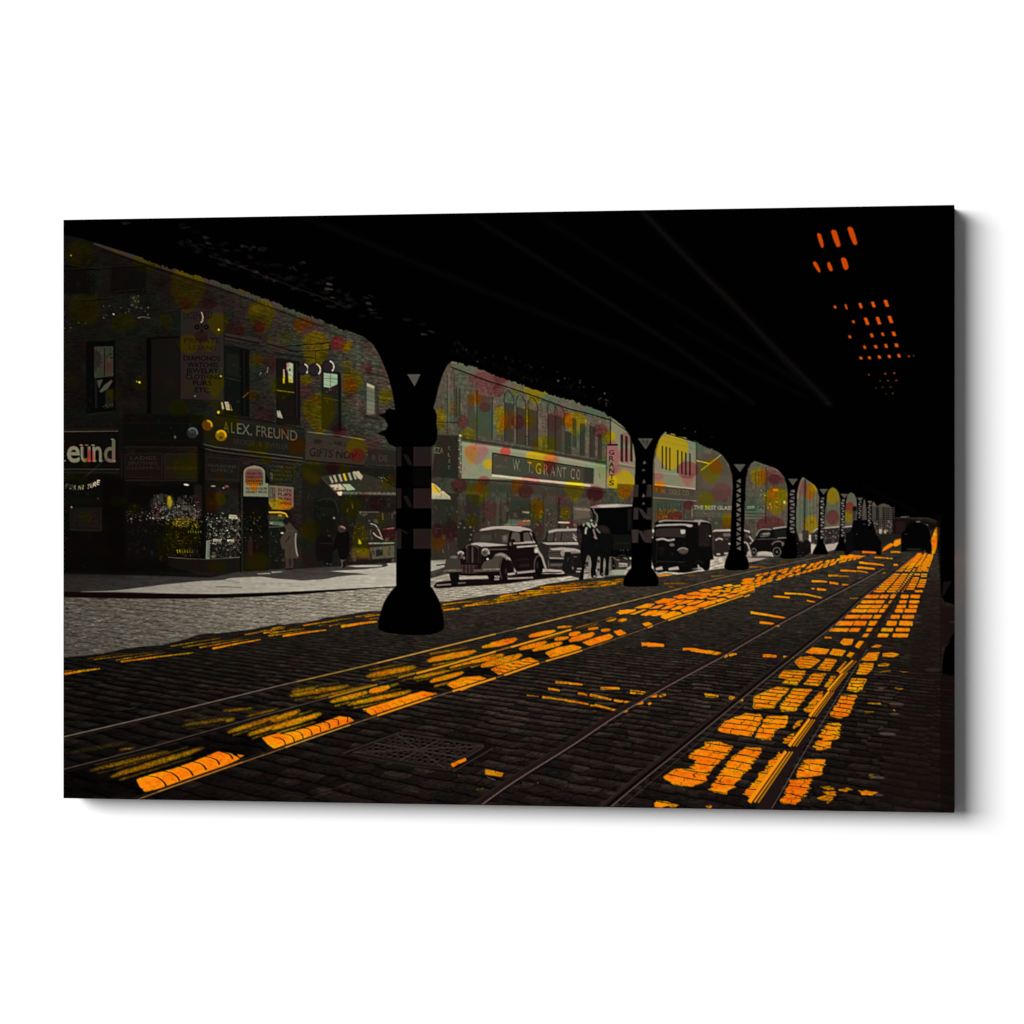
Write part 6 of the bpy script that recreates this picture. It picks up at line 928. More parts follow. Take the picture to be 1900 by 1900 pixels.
for i in range(16):
    t_ = i / 16; line([1653 + t_ * 46 + 2 - 4, 1108 - t_ * 52, 1653 + t_ * 46 + 3, 1110 - t_ * 52], 1.2, (190, 150, 60), .8, .4)
for q in ((1540, 1500, 30), (1240, 1440, 30)): pass
for z, q, w in ((C4, (1210, 880, 1325, 885), 7), (C4, (1300, 680, 1380, 684), 5), (C4, (1290, 745, 1350, 748), 4), (C4, (1140, 1165, 1250, 1190), 6), (C4, (1180, 1295, 1240, 1300), 4), (C4, (1200, 570, 1250, 575), 3), (C4, (1430, 80, 1500, 84), 2), (C4, (1440, 125, 1500, 130), 2), (C4, (1420, 100, 1480, 102), 1.6)):
    p = z(*q); ell(*p.mean(0), (p[1, 0] - p[0, 0]) / 2, w * .42, (92, 78, 74), .75, 1, 3)
line(C3(20, 1455, 90, 1482), 1.4, (110, 98, 92), .7, .4); ell(998, 1452.5, 2, 1.2, (90, 80, 76), .8, .4)

# ======================= DISTANT TRAFFIC =======================
poly(D3(20, 0, 700, 0, 740, 60, 720, 200, 720, 480, 500, 500, 380, 500, 380, 240, 20, 220), (56, 50, 44), .9, 1)
for x_, w_ in ((50, 24), (130, 60), (315, 50), (460, 40), (570, 30), (630, 24), (668, 16), (700, 12), (745, 20)):
    y1_ = 480 if x_ > 380 else 230; line(D3(x_, 10, x_, y1_), w_ / 9.5, (12, 9, 9), .95, .5)
    for k in range(12):
        if 20 + k * 40 < y1_: ell(1580 + x_ / 9.5, 942 + k * 4, .9, 1, (120, 105, 96), .75, .35)
for x_, c_ in ((100, (90, 90, 74)), (225, (84, 78, 70)), (395, (74, 62, 60)), (515, (72, 70, 54))): line(D3(x_, 10, x_, 200), 5, c_, .7, .7)
specks(70, (1622, 965, 1658, 990), 60, 220, 2.4, seed=70); poly(D3(480, 400, 540, 390, 530, 480, 490, 480), g(200), .8, 1); poly(D3(570, 420, 620, 400, 610, 480, 580, 480), (200, 190, 120), .8, 1)
poly(D3(430, 490, 880, 470, 880, 560, 720, 600, 540, 690, 430, 620), (30, 28, 24), .95, 1.2); poly(D3(720, 210, 960, 210, 1200, 240, 1500, 300, 1480, 400, 900, 480, 720, 480), (20, 12, 12), .97, 1.2); poly(D3(780, 260, 940, 260, 940, 460, 780, 470), (36, 24, 22), .8, 1.2)
for q, w in (((870, 185, 960, 180), 1.8), ((950, 185, 1020, 175), 1.4), ((1140, 265, 1210, 265), 2), ((1270, 320, 1350, 325), 2.4)): line(D3(*q), w, g(120), .8, .5)
p_t1 = body('printed_truck', 'black truck seen from behind between the two bands of orange light')
poly(D3(30, 235, 360, 230, 400, 330, 430, 480, 520, 620, 520, 850, 440, 850, 430, 800, 180, 780, 20, 770, -60, 860, -120, 860, -140, 700, -60, 480, 0, 400), (6, 6, 6), 1, .6, p_t1); line(D3(60, 215, 350, 218), 1.6, g(90), .7, .5); ell(1603.5, 972.5, 3, 1, g(56), .8, .5); ell(1590, 991, 2, 1, g(60), .7, .5)
poly(B3(805, 1180, 865, 1170, 870, 1350, 800, 1350), (10, 10, 12), .98, .8, part('printed_wheel', p_t1)); poly(B3(1075, 1320, 1115, 1310, 1112, 1375, 1080, 1375), (6, 6, 8), 1, .5, part('printed_wheel', p_t1)); line(B3(950, 1350, 1070, 1355), 3, (235, 100, 14), .95, .6)
p_t2 = body('printed_car', 'black car seen from behind at the far right of the road')
poly(smooth(D3(880, 480, 940, 420, 1000, 300, 1100, 280, 1320, 320, 1370, 420, 1400, 600, 1410, 820, 1340, 830, 1300, 790, 960, 790, 880, 770), 2), (4, 4, 4), 1, .6, p_t2); line(D3(980, 750, 1230, 755), 2.6, (48, 42, 38), .9, .8); ell(1716, 1022, 1.6, 1.6, g(80), .8, .5); poly(D3(930, 480, 990, 478, 985, 492, 940, 492), g(60), .8, .5); ell(1727, 1003.5, 2, 1.4, g(80), .8, .5)
line(D3(1330, 330, 1400, 460), 1.6, (30, 30, 22), .8, .6)

# ======================= ELEVATED STRUCTURE =======================
BLK = (1, 1, 1)
top = [100, 360, 1790, 360, 1790, 960, 1741, 966, 1728, 962, 1700, 955, 1660, 941, 1640, 934, 1633, 936, 1628, 940, 1621, 930, 1616, 940, 1608, 944, 1604, 925, 1600, 940, 1590, 940, 1589, 925, 1585, 917, 1579, 913.5, 1573, 918, 1570, 930, 1569, 945, 1559, 945, 1559, 926, 1556, 914, 1551, 907, 1545, 904, 1539, 908, 1535, 916, 1533, 940, 1520, 940, 1520, 922, 1516, 907, 1511, 900, 1505, 895.5,
       1497, 890, 1490, 885, 1485, 892, 1481, 905, 1479, 916, 1478.5, 940, 1461.5, 940, 1462, 916, 1460, 901, 1455, 885, 1448, 876, 1441, 870, 1427, 865, 1400, 855.5, 1393, 861, 1388, 870, 1384.5, 887, 1383, 910, 1383, 930, 1360, 930, 1360, 905, 1358, 880, 1352, 861, 1341, 845, 1325, 834, 1310, 826, 1297, 822, 1278, 813, 1235, 801, 1228, 808, 1222, 818, 1216, 835, 1212, 858, 1211, 900, 1211, 940, 1178, 940,
       1178.5, 880, 1179, 850, 1175, 825, 1168, 808, 1159, 794, 1150, 785, 1138, 777, 1117, 761, 1080, 748, 1043, 736, 991, 720, 936, 700, 875, 678, 839, 670.5, 830, 678, 822, 694, 813, 722, 808, 745, 804, 758, 735, 760, 728, 725, 720, 696, 705, 660, 693, 639, 674, 624, 642, 612, 596, 593, 552, 576, 500, 556, 466, 543, 416, 525, 359, 508, 311, 495, 264, 478, 210, 461, 147, 441, 100, 432]
p_deck = 0
poly(top, BLK, 1, .6, p_deck)
rb = random.Random(31)
for _ in range(240):   # ragged underside: bolts, brackets and hanging ironwork along the edge
    k_ = rb.random()
    if k_ < .45: x = rb.uniform(264, 640); y = np.interp(x, [264, 311, 359, 416, 466, 500, 552, 596, 642], [478, 495, 508, 525, 543, 556, 576, 593, 612])
    elif k_ < .9: x = rb.uniform(850, 1130); y = np.interp(x, [839, 875, 936, 991, 1043, 1117, 1138], [670.5, 678, 700, 720, 736, 761, 777])
    else: x = rb.uniform(1240, 1330); y = np.interp(x, [1235, 1278, 1297, 1325], [801, 813, 822, 834])
    w_ = rb.uniform(1, 6); h_ = rb.uniform(.6, 3.4); poly([x - w_, y - 3, x + w_, y - 1, x + w_ * .6, y + h_ + .5, x - w_ * .5, y + h_], BLK, .95, .5)
# edge glints and trusses in the deck
rt = random.Random(21)
def glint(x, y, l, v, tint=(1, .8, .78)):
    for _ in range(5):
        a_ = rt.uniform(.1, .7); xx = x + rt.uniform(-l, l); yy = y + rt.uniform(-l * .5, l * .5)
        line([xx, yy, xx + rt.uniform(3, 12) * math.cos(a_), yy + rt.uniform(2, 7) * math.sin(a_)], rt.uniform(1, 3), tuple(v * t_ for t_ in tint), rt.uniform(.4, .9), .9)
for x, y, l, v in ((230, 414, 5, 34), (377, 440, 4, 42), (382, 450, 3, 34), (448, 456, 5, 40), (483, 462, 8, 48), (465, 460, 8, 34), (420, 485, 8, 40), (470, 505, 5, 56), (445, 495, 8, 44), (505, 520, 6, 44), (490, 513, 8, 34), (540, 535, 5, 34), (606, 526, 5, 76), (605, 535, 6, 66), (610, 514, 10, 32), (578, 546, 5, 46), (613, 552, 4, 42), (558, 487, 6, 30), (540, 497, 7, 34), (680, 562, 4, 66), (678, 550, 8, 36), (684, 574, 4, 52), (750, 592, 7, 22), (783, 619, 4, 46), (797, 615, 6, 40), (780, 600, 8, 14), (622, 561, 10, 26), (640, 570, 8, 22)):
    glint(x, y, l * .7, v)
line(smooth([398, 477, 420, 487, 445, 493, 470, 505, 520, 523, 560, 538, 600, 552, 640, 569], 4, False), 1.6, (34, 28, 27), .75, .7)
for _ in range(70):
    x = rt.uniform(330, 700); y = np.interp(x, [330, 700], [430, 560]) + rt.uniform(-14, 30) + (x - 330) * .04; glint(x, y, 5, rt.uniform(8, 24))
for _ in range(80):
    x = rt.uniform(840, 1135); y = np.interp(x, [840, 1135], [640, 740]) + rt.uniform(-14, 18); v = rt.uniform(6, 22) if rt.random() < .9 else rt.uniform(30, 70); poly([x, y, x + rt.uniform(2, 7), y + rt.uniform(0, 3), x + rt.uniform(0, 5), y + rt.uniform(4, 10)], (v, v * .85, v * .8), .7, .7)
for x, y, v in ((1034, 690, 70), (1036, 707, 140), (1048, 702, 110), (1076, 710, 130), (1077, 706, 100), (1100, 718, 70), (1122, 730, 170), (1124, 742, 120), (1114, 739, 110), (1111, 741, 90), (865, 650, 70), (901, 664, 60), (886, 671, 120), (866, 648, 60), (1008, 682, 50), (985, 681, 50), (1083, 718, 90), (1270, 795, 70), (1290, 801, 90), (1321, 811, 40)):
    ell(x, y, 1.5, 1.1, g(v * .85), .8, .7)
for i in range(26): x = 836 + i * 11.5; y = np.interp(x, [836, 1135], [655, 752]); line([x, y, x + 5, y - 7, x + 10, y + 3], 1, (16, 14, 13), .7, .6)
line([1185, 385, 1262, 466, 1400, 606, 1542, 752], 9, (13, 12, 11), .8, 5); line([1185, 385, 1262, 466, 1400, 606, 1542, 752], 4, (22, 20, 18), .7, 2.4); line(smooth([1300, 508, 1360, 560, 1440, 655, 1480, 700], 4, False), 3, (24, 16, 14), .5, 1.6)
line([880, 405, 1000, 480, 1250, 640, 1400, 750], 5, (12, 12, 11), .8, 3); line([560, 400, 800, 500, 1150, 640, 1350, 740], 6, (9, 9, 9), .8, 4); line([1000, 400, 1250, 560, 1500, 720], 5, (9, 9, 8), .8, 4); line([1250, 600, 1400, 690, 1500, 740], 4, (9, 7, 7), .8, 3); ell(1535, 748, 5, 3, (24, 14, 12), .8, 1.5)
for q in ([1690, 950, 1740, 960, 1740, 990], [1600, 900, 1700, 950]): line(q, 2, (14, 8, 8), .6, 2)
# slots of light through the ties
for q in ([1516, 435, 1523, 435, 1528, 455, 1524, 459], [1542, 430, 1548, 427, 1552, 430, 1559, 453, 1557, 457, 1552, 457], [1572.5, 424, 1582, 423.5, 1590, 450, 1588, 453.5, 1583, 452], [1509, 487, 1514, 486, 1522, 502, 1519, 505, 1510, 492], [1535, 490, 1539, 486, 1545, 500, 1541, 503, 1537, 498], [1560.5, 480, 1569, 479.5, 1574, 495, 1571, 500, 1566, 499]):
    poly(smooth(q, 2), (186, 62, 8), 1, .7); poly(smooth(np.asarray(q, float).reshape(-1, 2) + [[.4, .2]], 2), (206, 74, 6), .5, .6)
for z_, w_, h_, v_ in (((710, 950), 4, 5, 1), ((808, 948), 3.4, 9, .9), ((935, 938), 5, 9.5, 1), ((1047, 928), 5.5, 10, 1), ((1162, 918), 6.5, 12, 1), ((872, 1080), 4.6, 5, .9), ((988, 1076), 6, 13, 1), ((1092, 1070), 6, 13.5, 1), ((1198, 1060), 6.4, 13, 1), ((840, 1213), 5, 5, .9), ((1034, 1200), 5.5, 7, .9), ((1130, 1190), 5, 6, .9), ((1228, 1186), 6, 8, 1), ((971, 1304), 4.5, 6, .9), ((1069, 1300), 5.5, 6, .95), ((1160, 1293), 5, 7, .95), ((1252, 1287), 6, 6.5, 1), ((938, 1400), 5, 5, .95), ((1013, 1397), 5, 5, .95), ((1101, 1391), 5, 5.5, 1), ((1188, 1386), 5, 5.5, 1), ((1273, 1380), 5, 6, 1), ((1360, 1384), 4, 3, .6), ((1402, 1380), 2, 2.4, .5), ((1009, 1547), 2.6, 2.6, .6), ((1153, 1538), 3.2, 2.6, .7), ((1231, 1533), 3.6, 2.4, .7), ((1108, 1600), 2, 2.2, .5), ((1177, 1599), 3, 2.4, .6), ((1250, 1596), 3.6, 2.2, .6), ((1071, 1662), 2, 2, .4), ((1130, 1658), 2.4, 2, .45), ((1199, 1655), 3.2, 2, .5), ((1159, 1714), 2, 2, .3), ((1218, 1712), 3, 2, .45)):
    x, y = 1400 + z_[0] / 4.75, 370 + z_[1] / 4.75; k = .18 * h_
    poly([x - w_ / 2 - k, y - h_ / 2, x + w_ / 2 - k, y - h_ / 2 - .6, x + w_ / 2 + k, y + h_ / 2 - .6, x - w_ / 2 + k, y + h_ / 2], (205 * v_, 78 * v_ + 20 * (1 - v_), 14 + 20 * (1 - v_)), 1, .55)

# columns -----------------------------------------------------------------
def column(lab, shaft, basep, tri, holes=None, stripes=(), bell=True, lat=None):
    p_ = part('printed_column', None, lab); b_ = part('printed_column_base', p_)
    poly(shaft, BLK, 1, .6, p_); poly(smooth(basep, 3), BLK, 1, .6, b_)
    poly(tri, g(78), 1, .5); e = np.asarray(tri, float).reshape(-1, 2); line([*e[0], *e[1]], 1, g(110), .6, .4)
    if lat:
        x0_, x1_, y0_, y1_, n_, v_ = lat; r_ = random.Random(int(x0_))
        for k in range(n_):
            y_ = y0_ + (y1_ - y0_) * (k + .5) / n_; h_ = (y1_ - y0_) / n_ * .36; xm = (x0_ + x1_) / 2; w_ = (x1_ - x0_) / 2
            h_ *= 1.35; vv = v_ * r_.uniform(.75, 1.15)
            if k % 2: poly([x0_ - w_ * .1, y_ - h_, x1_ + w_ * .15, y_, x0_ - w_ * .1, y_ + h_], (vv, vv * .92, vv * .86), .95, .35)
            else: poly([x1_ + w_ * .1, y_ - h_, x1_ + w_ * .1, y_ + h_, x0_ - w_ * .15, y_], (vv, vv * .92, vv * .86), .95, .35)
    return p_
c1_ = column('largest column in the foreground, with grey painted bands and a domed base', [735, 740, 804, 740, 804, 757, 808, 762, 811, 770, 810, 785, 812, 800, 811, 815, 808, 824, 801, 829, 801, 960, 799, 1100, 735, 1100, 735, 830, 722, 824, 714, 810, 699, 804.5, 709, 800, 716, 797, 720, 790, 714, 777, 702, 769, 714, 767, 716, 762, 722, 758, 733, 760],
             [735, 1088, 722, 1102, 712, 1119, 705, 1141, 702, 1160, 704, 1168, 725, 1175, 765, 1178, 800, 1177, 820, 1170, 824, 1160, 822, 1140, 815, 1115, 808, 1101, 799, 1088, 780, 1085, 755, 1085], [756, 695, 780, 695, 769.5, 717])
sc_ = (36, 26, 25)
for y0_, y1_ in ((829, 865), (906, 943), (981, 1018)):
    poly([736, y0_, 745, y0_, 745, y1_, 736, y1_], (32, 25, 23), .95, .6); poly([767, y0_, 801, y0_, 800, y1_, 767, y1_], sc_, .95, .6); line([800.5, y0_, 799.5, y1_], 1.4, (62, 50, 30), .8, .5)
    poly([745, y0_, 767, y0_, 767, y1_, 745, y1_], (3, 3, 3), .95, .4)
    if y0_ < 980: poly([748, y0_ + 14, 756, y0_ + 14, 766, y1_ - 2, 758, y1_ - 2], (26, 22, 21), .9, .9)
    else: ell(758, 1000, 9, 12, (2, 2, 2), 1, 1); line([746, 984, 756, 990], 3, (30, 24, 22), .8, 1)
line([735.3, 985, 735, 1085], 1.2, (120, 108, 92), .5, .6)
ell(707, 790, 3, 6, (40, 34, 31), .5, 1)
poly([766, 868, 800, 868, 800, 903, 766, 903], (7, 7, 6), .8, 1)
column('second column with a grey letter shape on its bands', [1178, 880, 1211, 880, 1211, 905, 1210, 1010, 1209, 1066, 1171, 1066, 1172, 1008, 1173, 940, 1178, 900], [1172, 1054, 1164, 1062, 1158, 1074, 1157, 1085, 1163, 1088, 1190, 1089, 1216, 1088, 1222, 1084, 1221, 1072, 1216, 1062, 1209, 1054, 1190, 1052], [1184, 814, 1211, 814, 1198, 834])
poly([1188, 817, 1206, 817, 1198, 830], (60, 56, 48), .6, .8); line([1192, 815, 1194, 822], 1.4, (20, 18, 16), .7, .4); line([1202, 815, 1200, 824], 1.4, (20, 18, 16), .7, .4)
for x_, y_, w_, h_ in ((1196, 858, 7, 7), (1194, 872, 8, 4), (1195, 893, 6, 9), (1194, 919, 7, 8), (1194, 934, 6, 5)): poly([x_ - w_ / 2, y_ + h_ / 2, x_, y_ - h_ / 2, x_ + w_ / 2, y_ + h_ * .3], g(96), .9, .7)
for y0_, y1_ in ((899, 922), (942, 964), (983, 1007)):
    poly([1176 if y0_ < 980 else 1173, y0_, 1185, y0_, 1184, y1_, 1175 if y0_ < 980 else 1173, y1_], (48, 42, 36), .95, .6); poly([1201, y0_, 1209, y0_, 1209, y1_, 1199, y1_], (46, 40, 36), .95, .6)
    if y0_ > 930: poly([1184, y0_ + 1, 1191, y0_ + 2, 1207, y1_, 1194, y1_ - 3], (50, 44, 38), .95, .7)
poly([1172, 983, 1184, 984, 1182, 1006, 1174, 1007], (56, 44, 42), .8, .7); poly([1194, 984, 1208, 984, 1208, 1006, 1196, 1006], (48, 38, 38), .9, .7); line([1209.5, 905, 1209, 1000], 1, (90, 78, 66), .6, .4); line([1178.5, 860, 1177, 905], 1, (80, 78, 66), .4, .5)
poly([1174, 1012, 1208, 1008, 1208, 1066, 1171, 1066], BLK, 1, .6)
column('third column with lattice bracing', [1360, 900, 1383, 900, 1382, 930, 1380, 1030, 1354, 1030, 1358, 930], [1356, 1018, 1350, 1030, 1345, 1044, 1345, 1055, 1358, 1058, 1378, 1058, 1389, 1055, 1389, 1042, 1383, 1028, 1378, 1018], [1362, 862, 1383, 862, 1373, 876], lat=(1367, 1374, 888, 1022, 15, 98))
column('fourth column with lattice bracing', [1461.5, 905, 1478.5, 905, 1477, 960, 1476, 1020, 1458, 1020, 1461, 960], [1458, 1005, 1452, 1020, 1449, 1034, 1463, 1037, 1478, 1034, 1479, 1018, 1476, 1005], [1463, 889, 1480, 889, 1471, 901], lat=(1466, 1474, 908, 990, 13, 104))
column('fifth column with lattice bracing and domed base', [1520, 925, 1533, 925, 1530, 960, 1528, 1015, 1516, 1015, 1519, 960], [1518, 1008, 1511, 1018, 1508, 1028, 1521, 1029, 1536, 1028, 1533, 1018, 1529, 1009], [1521, 908, 1536, 908, 1528, 918], lat=(1523, 1529, 922, 1000, 14, 112))
column('sixth column with lattice bracing', [1559, 935, 1569, 935, 1567, 970, 1566, 1015, 1556, 1015, 1559, 970], [1557, 1006, 1552, 1014, 1549, 1022, 1560, 1022, 1569, 1022, 1568, 1012, 1566, 1006], [1560, 917, 1573, 917, 1567, 925], lat=(1561.5, 1566.5, 926, 996, 14, 110))
column('seventh column beyond the distant truck', [1590, 935, 1600, 935, 1598, 964, 1591, 964], [1590, 955, 1590, 964, 1594, 965, 1599, 964, 1599, 955], [1591, 924, 1601, 924, 1596, 931], lat=(1593, 1598, 930, 962, 8, 100))
column('eighth column, small and far away', [1608, 938, 1618, 938, 1617, 980, 1609, 980], [1609, 972, 1608, 981, 1612, 982, 1618, 981, 1617, 972], [1610, 930, 1618, 930, 1614, 936], lat=(1611, 1615.5, 936, 976, 10, 100))
ell(1586, 944, 4, 5, (12, 14, 14), .95, .8)

# far right: retaining edge and the picture continuing round the canvas edge
poly([1744, 940, 1790, 940, 1790, 1118, 1770, 1122, 1752, 1116, 1746, 1105, 1744, 1060], BLK, 1, 1); poly([1738, 955, 1746, 955, 1744, 1065, 1739, 1010], (8, 6, 6), .8, 1)
poly([1746, 1122, 1772, 1126, 1772, 1180, 1760, 1190, 1748, 1200], (24, 14, 12), .8, 1.5); poly([1750, 1080, 1766, 1078, 1754, 1100, 1748, 1110], (26, 20, 18), .8, 1)
poly(smooth([1790, 1168, 1772, 1174, 1764, 1182, 1755, 1198, 1750, 1222, 1748, 1248, 1756, 1252, 1790, 1252], 3), BLK, 1, .8, part('printed_column_base', None, 'part of a black domed column base cut off at the right edge'))
for q in ([1762, 1154, 1771, 1155], [1756, 1200, 1762, 1188]): line(q, 1.2, (60, 44, 42), .7, .5)
poly([1745.5, 1252, 1772, 1252, 1772, 1520, 1745.5, 1520], (19, 11, 9), .75, .6); line([1745.5, 1060, 1745.5, 1520], 2, (15, 10, 9), .6, .8)
line([112, 1480, 1772, 1507.5], 1.5, (12, 9, 9), .4, .5)

for lab_, a_, b_ in (('pale sunlit road between the first and second columns', 765, 1190), ('pale sunlit road beyond the second column', 1190, 1375), ('pale sunlit road beyond the third column', 1375, 1800)):
    pz_ = part('printed_road', None, lab_); IDS[(IDS == p_sun) & (PX > a_) & (PX <= b_)] = pz_
sh_ = np.stack([blur(IMG[..., k], 1.5) for k in range(3)], -1); IMG += .75 * (IMG - sh_)      # the print is crisply sharpened
IMG[:] = np.clip(IMG, 0, 255)
# printing grain, block-like chroma variation of the print
gr = 1 + .018 * rng.standard_normal((H, W)).astype(np.float32)
bt = np.random.default_rng(5).standard_normal((H // 16 + 2, W // 16 + 2)).astype(np.float32)
bt = np.kron(bt, np.ones((16, 16), np.float32))[:H, :W]; b1 = lerp(IMG.mean(-1), [0, 3, 14, 60, 120], [0, .5, 1.2, 1.0, .3])
IMG[..., 0] += bt * b1 * .9; IMG[..., 1] -= bt * b1 * .35; IMG[..., 2] -= bt * b1 * .1
IMG *= gr[..., None]
IMG[:] = np.clip(IMG, 0, 255)
# ==== BUILD ====
# ---------------------------------------------------------------------------
# The real things: a white wall, a stretched canvas print, camera and lamps.
# ---------------------------------------------------------------------------
sc = bpy.context.scene; col_ = sc.collection
FPX = 5420.                                   # focal length in photo widths (1900) units
HC = .6                                        # canvas height, metres
DEP = .040                                    # stretcher depth
Yl = FPX * HC / 1073.; Yr = FPX * HC / 1127.8; Xl = (118 - 950) / FPX * Yl; Xr = (1770.6 - 950) / FPX * Yr
WC = math.hypot(Xr - Xl, Yl - Yr); cs, sn = (Xr - Xl) / WC, (Yl - Yr) / WC       # canvas turned away by this angle
th = math.atan2(sn, cs); Mx, My = (Xl + Xr) / 2, (Yl + Yr) / 2
camx = -(Mx * cs - My * sn); camy = -(Mx * sn + My * cs) - DEP
zc = 1.5; camz = zc - 5.6 / FPX * My                                             # picture centre a hair above the lens axis

def to_print(x, y, z):
    """print coordinates of a point on the canvas"""
    dx, dy_ = x - camx, y - camy
    xr = dx * cs + dy_ * sn; yr = -dx * sn + dy_ * cs
    return 950 + FPX * xr / yr, 950 - FPX * (z - camz) / yr

def mat(name, base=None, rough=.8, spec=.1, attr=False):
    m = bpy.data.materials.new(name); m.use_nodes = True; nt = m.node_tree; b = nt.nodes['Principled BSDF']
    b.inputs['Roughness'].default_value = rough; b.inputs['Specular IOR Level'].default_value = spec
    if base is not None: b.inputs['Base Color'].default_value = (*base, 1)
    if attr:
        a = nt.nodes.new('ShaderNodeVertexColor'); a.layer_name = 'pigment'; nt.links.new(a.outputs['Color'], b.inputs['Base Color'])
    return m, nt, b
m_print, nt, b = mat('printed canvas', None, .9, .0, True)
# fine linen weave
tc = nt.nodes.new('ShaderNodeTexCoord'); w1_ = nt.nodes.new('ShaderNodeTexWave'); w2_ = nt.nodes.new('ShaderNodeTexWave')
w1_.inputs['Scale'].default_value = 210; w2_.inputs['Scale'].default_value = 210; w1_.bands_direction = 'X'; w2_.bands_direction = 'Z'
mx = nt.nodes.new('ShaderNodeMath'); mx.operation = 'MULTIPLY'; bp = nt.nodes.new('ShaderNodeBump'); bp.inputs['Strength'].default_value = .06; bp.inputs['Distance'].default_value = .0004
nt.links.new(tc.outputs['Object'], w1_.inputs['Vector']); nt.links.new(tc.outputs['Object'], w2_.inputs['Vector']); nt.links.new(w1_.outputs['Fac'], mx.inputs[0]); nt.links.new(w2_.outputs['Fac'], mx.inputs[1]); nt.links.new(mx.outputs[0], bp.inputs['Height']); nt.links.new(bp.outputs['Normal'], b.inputs['Normal'])
m_wall, nt, b = mat('matt white wall paint', (.84, .84, .84), .9, .1)
nz = nt.nodes.new('ShaderNodeTexNoise'); nz.inputs['Scale'].default_value = 160; bp = nt.nodes.new('ShaderNodeBump'); bp.inputs['Strength'].default_value = .03; bp.inputs['Distance'].default_value = .0005
nt.links.new(nz.outputs['Fac'], bp.inputs['Height']); nt.links.new(bp.outputs['Normal'], b.inputs['Normal'])
m_edge, nt, b = mat('black wrapped canvas edge', (.004, .0035, .003), .85, .02)
m_wood, nt, b = mat('pine stretcher bar', (.5, .36, .2), .7, .2)
wv = nt.nodes.new('ShaderNodeTexNoise'); wv.inputs['Scale'].default_value = 30; cr = nt.nodes.new('ShaderNodeValToRGB'); cr.color_ramp.elements[0].color = (.42, .29, .15, 1); cr.color_ramp.elements[1].color = (.56, .42, .25, 1)
nt.links.new(wv.outputs['Fac'], cr.inputs['Fac']); nt.links.new(cr.outputs['Color'], b.inputs['Base Color'])

# wall
me = bpy.data.meshes.new('wall'); me.from_pydata([(-9, 0, -3), (9, 0, -3), (9, 0, 7), (-9, 0, 7), (-9, .12, -3), (9, .12, -3), (9, .12, 7), (-9, .12, 7)], [], [(0, 1, 2, 3), (5, 4, 7, 6), (4, 0, 3, 7), (1, 5, 6, 2), (3, 2, 6, 7), (4, 5, 1, 0)])
me.materials.append(m_wall); wall_o = bpy.data.objects.new('wall', me); col_.objects.link(wall_o); wall_o['kind'] = 'structure'; wall_o['label'] = 'plain white wall behind the canvas'

root = bpy.data.objects.new('canvas_print', None); col_.objects.link(root); root.location = (0, -.0005, zc)
root['label'] = 'wide stretched canvas print of a dark street under an elevated railway'; root['category'] = 'canvas print'

K_ALB = .79                                    # pigment reflectance of paper white
def pig(px, py):
    u = np.clip(px - X0 - .5, 0, W - 1.001); v = np.clip(py - Y0 - .5, 0, H - 1.001); ui = u.astype(int); vi = v.astype(int); fu = (u - ui)[:, None]; fv_ = (v - vi)[:, None]
    c = (IMG[vi, ui] * (1 - fu) + IMG[vi, ui + 1] * fu) * (1 - fv_) + (IMG[vi + 1, ui] * (1 - fu) + IMG[vi + 1, ui + 1] * fu) * fv_
    c = np.clip(c / 255., 0, 1); c = np.where(c <= .04045, c / 12.92, ((c + .055) / 1.055) ** 2.4)
    return np.hstack([c * K_ALB, np.ones((len(c), 1))]).astype(np.float32)

def sheet(nx, nz, P):
    """grid of points P(u,v) -> world arrays"""
    u, v = np.meshgrid(np.linspace(0, 1, nx + 1), np.linspace(0, 1, nz + 1)); return P(u.ravel(), v.ravel())

def build_parts(nx, nz, P, only=None):
    x, y, z = sheet(nx, nz, P); px, py = to_print(x, y, z); C = pig(px, py)
    V = np.stack([x, y + DEP * 0, z - zc], 1)
    i = np.arange(nx)[None, :] + np.arange(nz)[:, None] * (nx + 1); i = i.ravel()
    Q = np.stack([i, i + nx + 1, i + nx + 2, i + 1], 1)
    cx = px[Q].mean(1); cy = py[Q].mean(1)
    ids = IDS[np.clip((cy - Y0).astype(int), 0, H - 1), np.clip((cx - X0).astype(int), 0, W - 1)] if only is None else np.full(len(Q), only)
    return V, C, Q, ids

def mesh_of(name, V, C, Q):
    used, inv = np.unique(Q, return_inverse=True); q = inv.reshape(Q.shape)
    me = bpy.data.meshes.new(name); me.vertices.add(len(used)); me.vertices.foreach_set('co', V[used].astype(np.float32).ravel())
    me.loops.add(q.size); me.loops.foreach_set('vertex_index', q.astype(np.int32).ravel()); me.polygons.add(len(q)); me.polygons.foreach_set('loop_start', (np.arange(len(q)) * 4).astype(np.int32))
    a = me.color_attributes.new('pigment', 'FLOAT_COLOR', 'POINT'); a.data.foreach_set('color', C[used].ravel()); me.update(calc_edges=True); me.materials.append(m_print)
    return me
def child(name, me, parent):
    o = bpy.data.objects.new(name, me); col_.objects.link(o); o.parent = parent; return o

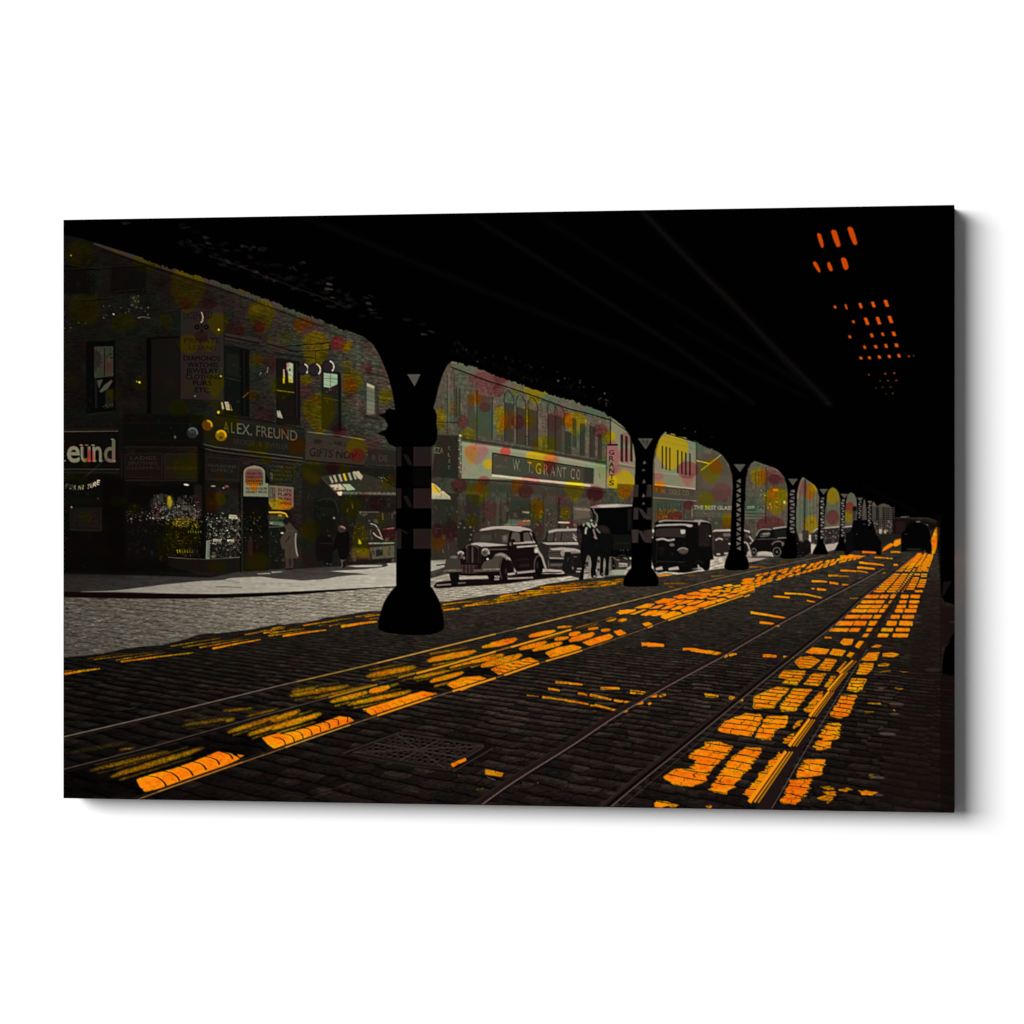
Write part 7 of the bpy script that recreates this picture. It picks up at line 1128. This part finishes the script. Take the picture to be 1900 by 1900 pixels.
hw, hh = WC / 2, HC / 2
RES = 1.3
V, C, Q, ids = build_parts(int((1771 - 118) / RES), int(1120 / RES), lambda u, v: (-hw + u * WC, np.full_like(u, -DEP), zc + hh - v * HC))
made = {}
present = [int(i) for i in np.unique(ids)]
need = set(present)
for i in present:
    p_ = PARTS[i][1]
    while p_ is not None: need.add(p_); p_ = PARTS[p_][1]
need = [i for i in sorted(need)]
MINF = 12
for i in need:
    sel = ids == i
    name, par, lab = PARTS[i]
    if sel.sum() < 1 and not any(PARTS[j][1] == i for j in need): continue
    o = child(name, mesh_of(name, V, C, Q[sel]) if sel.any() else None, made.get(par, root) if par is not None else root)
    if lab: o['label'] = lab
    made[i] = o
# the picture carries on round the right-hand side of the stretcher
def mirror(u, v): return np.full_like(u, hw), -DEP + u * DEP, zc + hh - v * HC
Vs, Cs, Qs, ids_s = build_parts(24, int(1120 / RES), mirror, 0)
uu, vv = np.meshgrid(np.linspace(0, 1, 25), np.linspace(0, 1, int(1120 / RES) + 1)); uu = uu.ravel(); vv = vv.ravel()
Cs = pig(*to_print(hw - uu * DEP, np.full_like(uu, -DEP), zc + hh - vv * HC))       # the print is mirrored round the edge
o = child('canvas_side', mesh_of('canvas_side', Vs, Cs, Qs), root); o['label'] = 'right side of the canvas with the picture wrapped round it'
# other three sides and the stretcher behind
me = bpy.data.meshes.new('canvas_edge')
me.from_pydata([(-hw, -DEP, hh), (hw, -DEP, hh), (hw, 0, hh), (-hw, 0, hh), (-hw, -DEP, -hh), (hw, -DEP, -hh), (hw, 0, -hh), (-hw, 0, -hh)], [], [(0, 1, 2, 3), (7, 6, 5, 4), (0, 3, 7, 4)])
me.materials.append(m_edge); child('canvas_edge', me, root)
bars = []
def bar(x0, x1, z0, z1):
    a, b_ = -DEP + .004, -.002; v = [(x0, a, z0), (x1, a, z0), (x1, a, z1), (x0, a, z1), (x0, b_, z0), (x1, b_, z0), (x1, b_, z1), (x0, b_, z1)]
    me = bpy.data.meshes.new('stretcher_bar'); me.from_pydata(v, [], [(0, 1, 2, 3), (5, 4, 7, 6), (4, 0, 3, 7), (1, 5, 6, 2), (3, 2, 6, 7), (4, 5, 1, 0)]); me.materials.append(m_wood); child('stretcher_bar', me, root)
e = .002; bw = .04
bar(-hw + e, -hw + bw, -hh + e, hh - e); bar(hw - bw, hw - e, -hh + e, hh - e); bar(-hw + bw + e, hw - bw - e, hh - bw, hh - e); bar(-hw + bw + e, hw - bw - e, -hh + e, -hh + bw)

# camera
cd = bpy.data.cameras.new('camera'); cam = bpy.data.objects.new('camera', cd); col_.objects.link(cam); sc.camera = cam
cd.sensor_width = 36; cd.lens = FPX * 36 / 1900.; cd.clip_start = .05; cd.clip_end = 200
cam.location = (camx, camy, camz); cam.rotation_euler = (math.pi / 2, 0, th)

# large soft key from the upper left, faint ambient light
def area(name, loc, aim, sx, sy, power):
    l = bpy.data.lights.new(name, 'AREA'); l.shape = 'RECTANGLE'; l.size = sx; l.size_y = sy; l.energy = power; o = bpy.data.objects.new(name, l); col_.objects.link(o); o.location = loc
    from mathutils import Vector
    o.rotation_euler = (Vector(aim) - Vector(loc)).to_track_quat('-Z', 'Y').to_euler(); return o
area('key_softbox', (-12 * .62, -12.0, zc + 12 * .29), (0, 0, zc), 10.5, 6.5, 3150)
wd = bpy.data.worlds.new('World'); sc.world = wd; wd.use_nodes = True
wd.node_tree.nodes['Background'].inputs[0].default_value = (1, 1, 1, 1); wd.node_tree.nodes['Background'].inputs[1].default_value = .17
sc.view_settings.view_transform = 'Standard'; sc.view_settings.look = 'None'; sc.view_settings.exposure = 0; sc.view_settings.gamma = 1
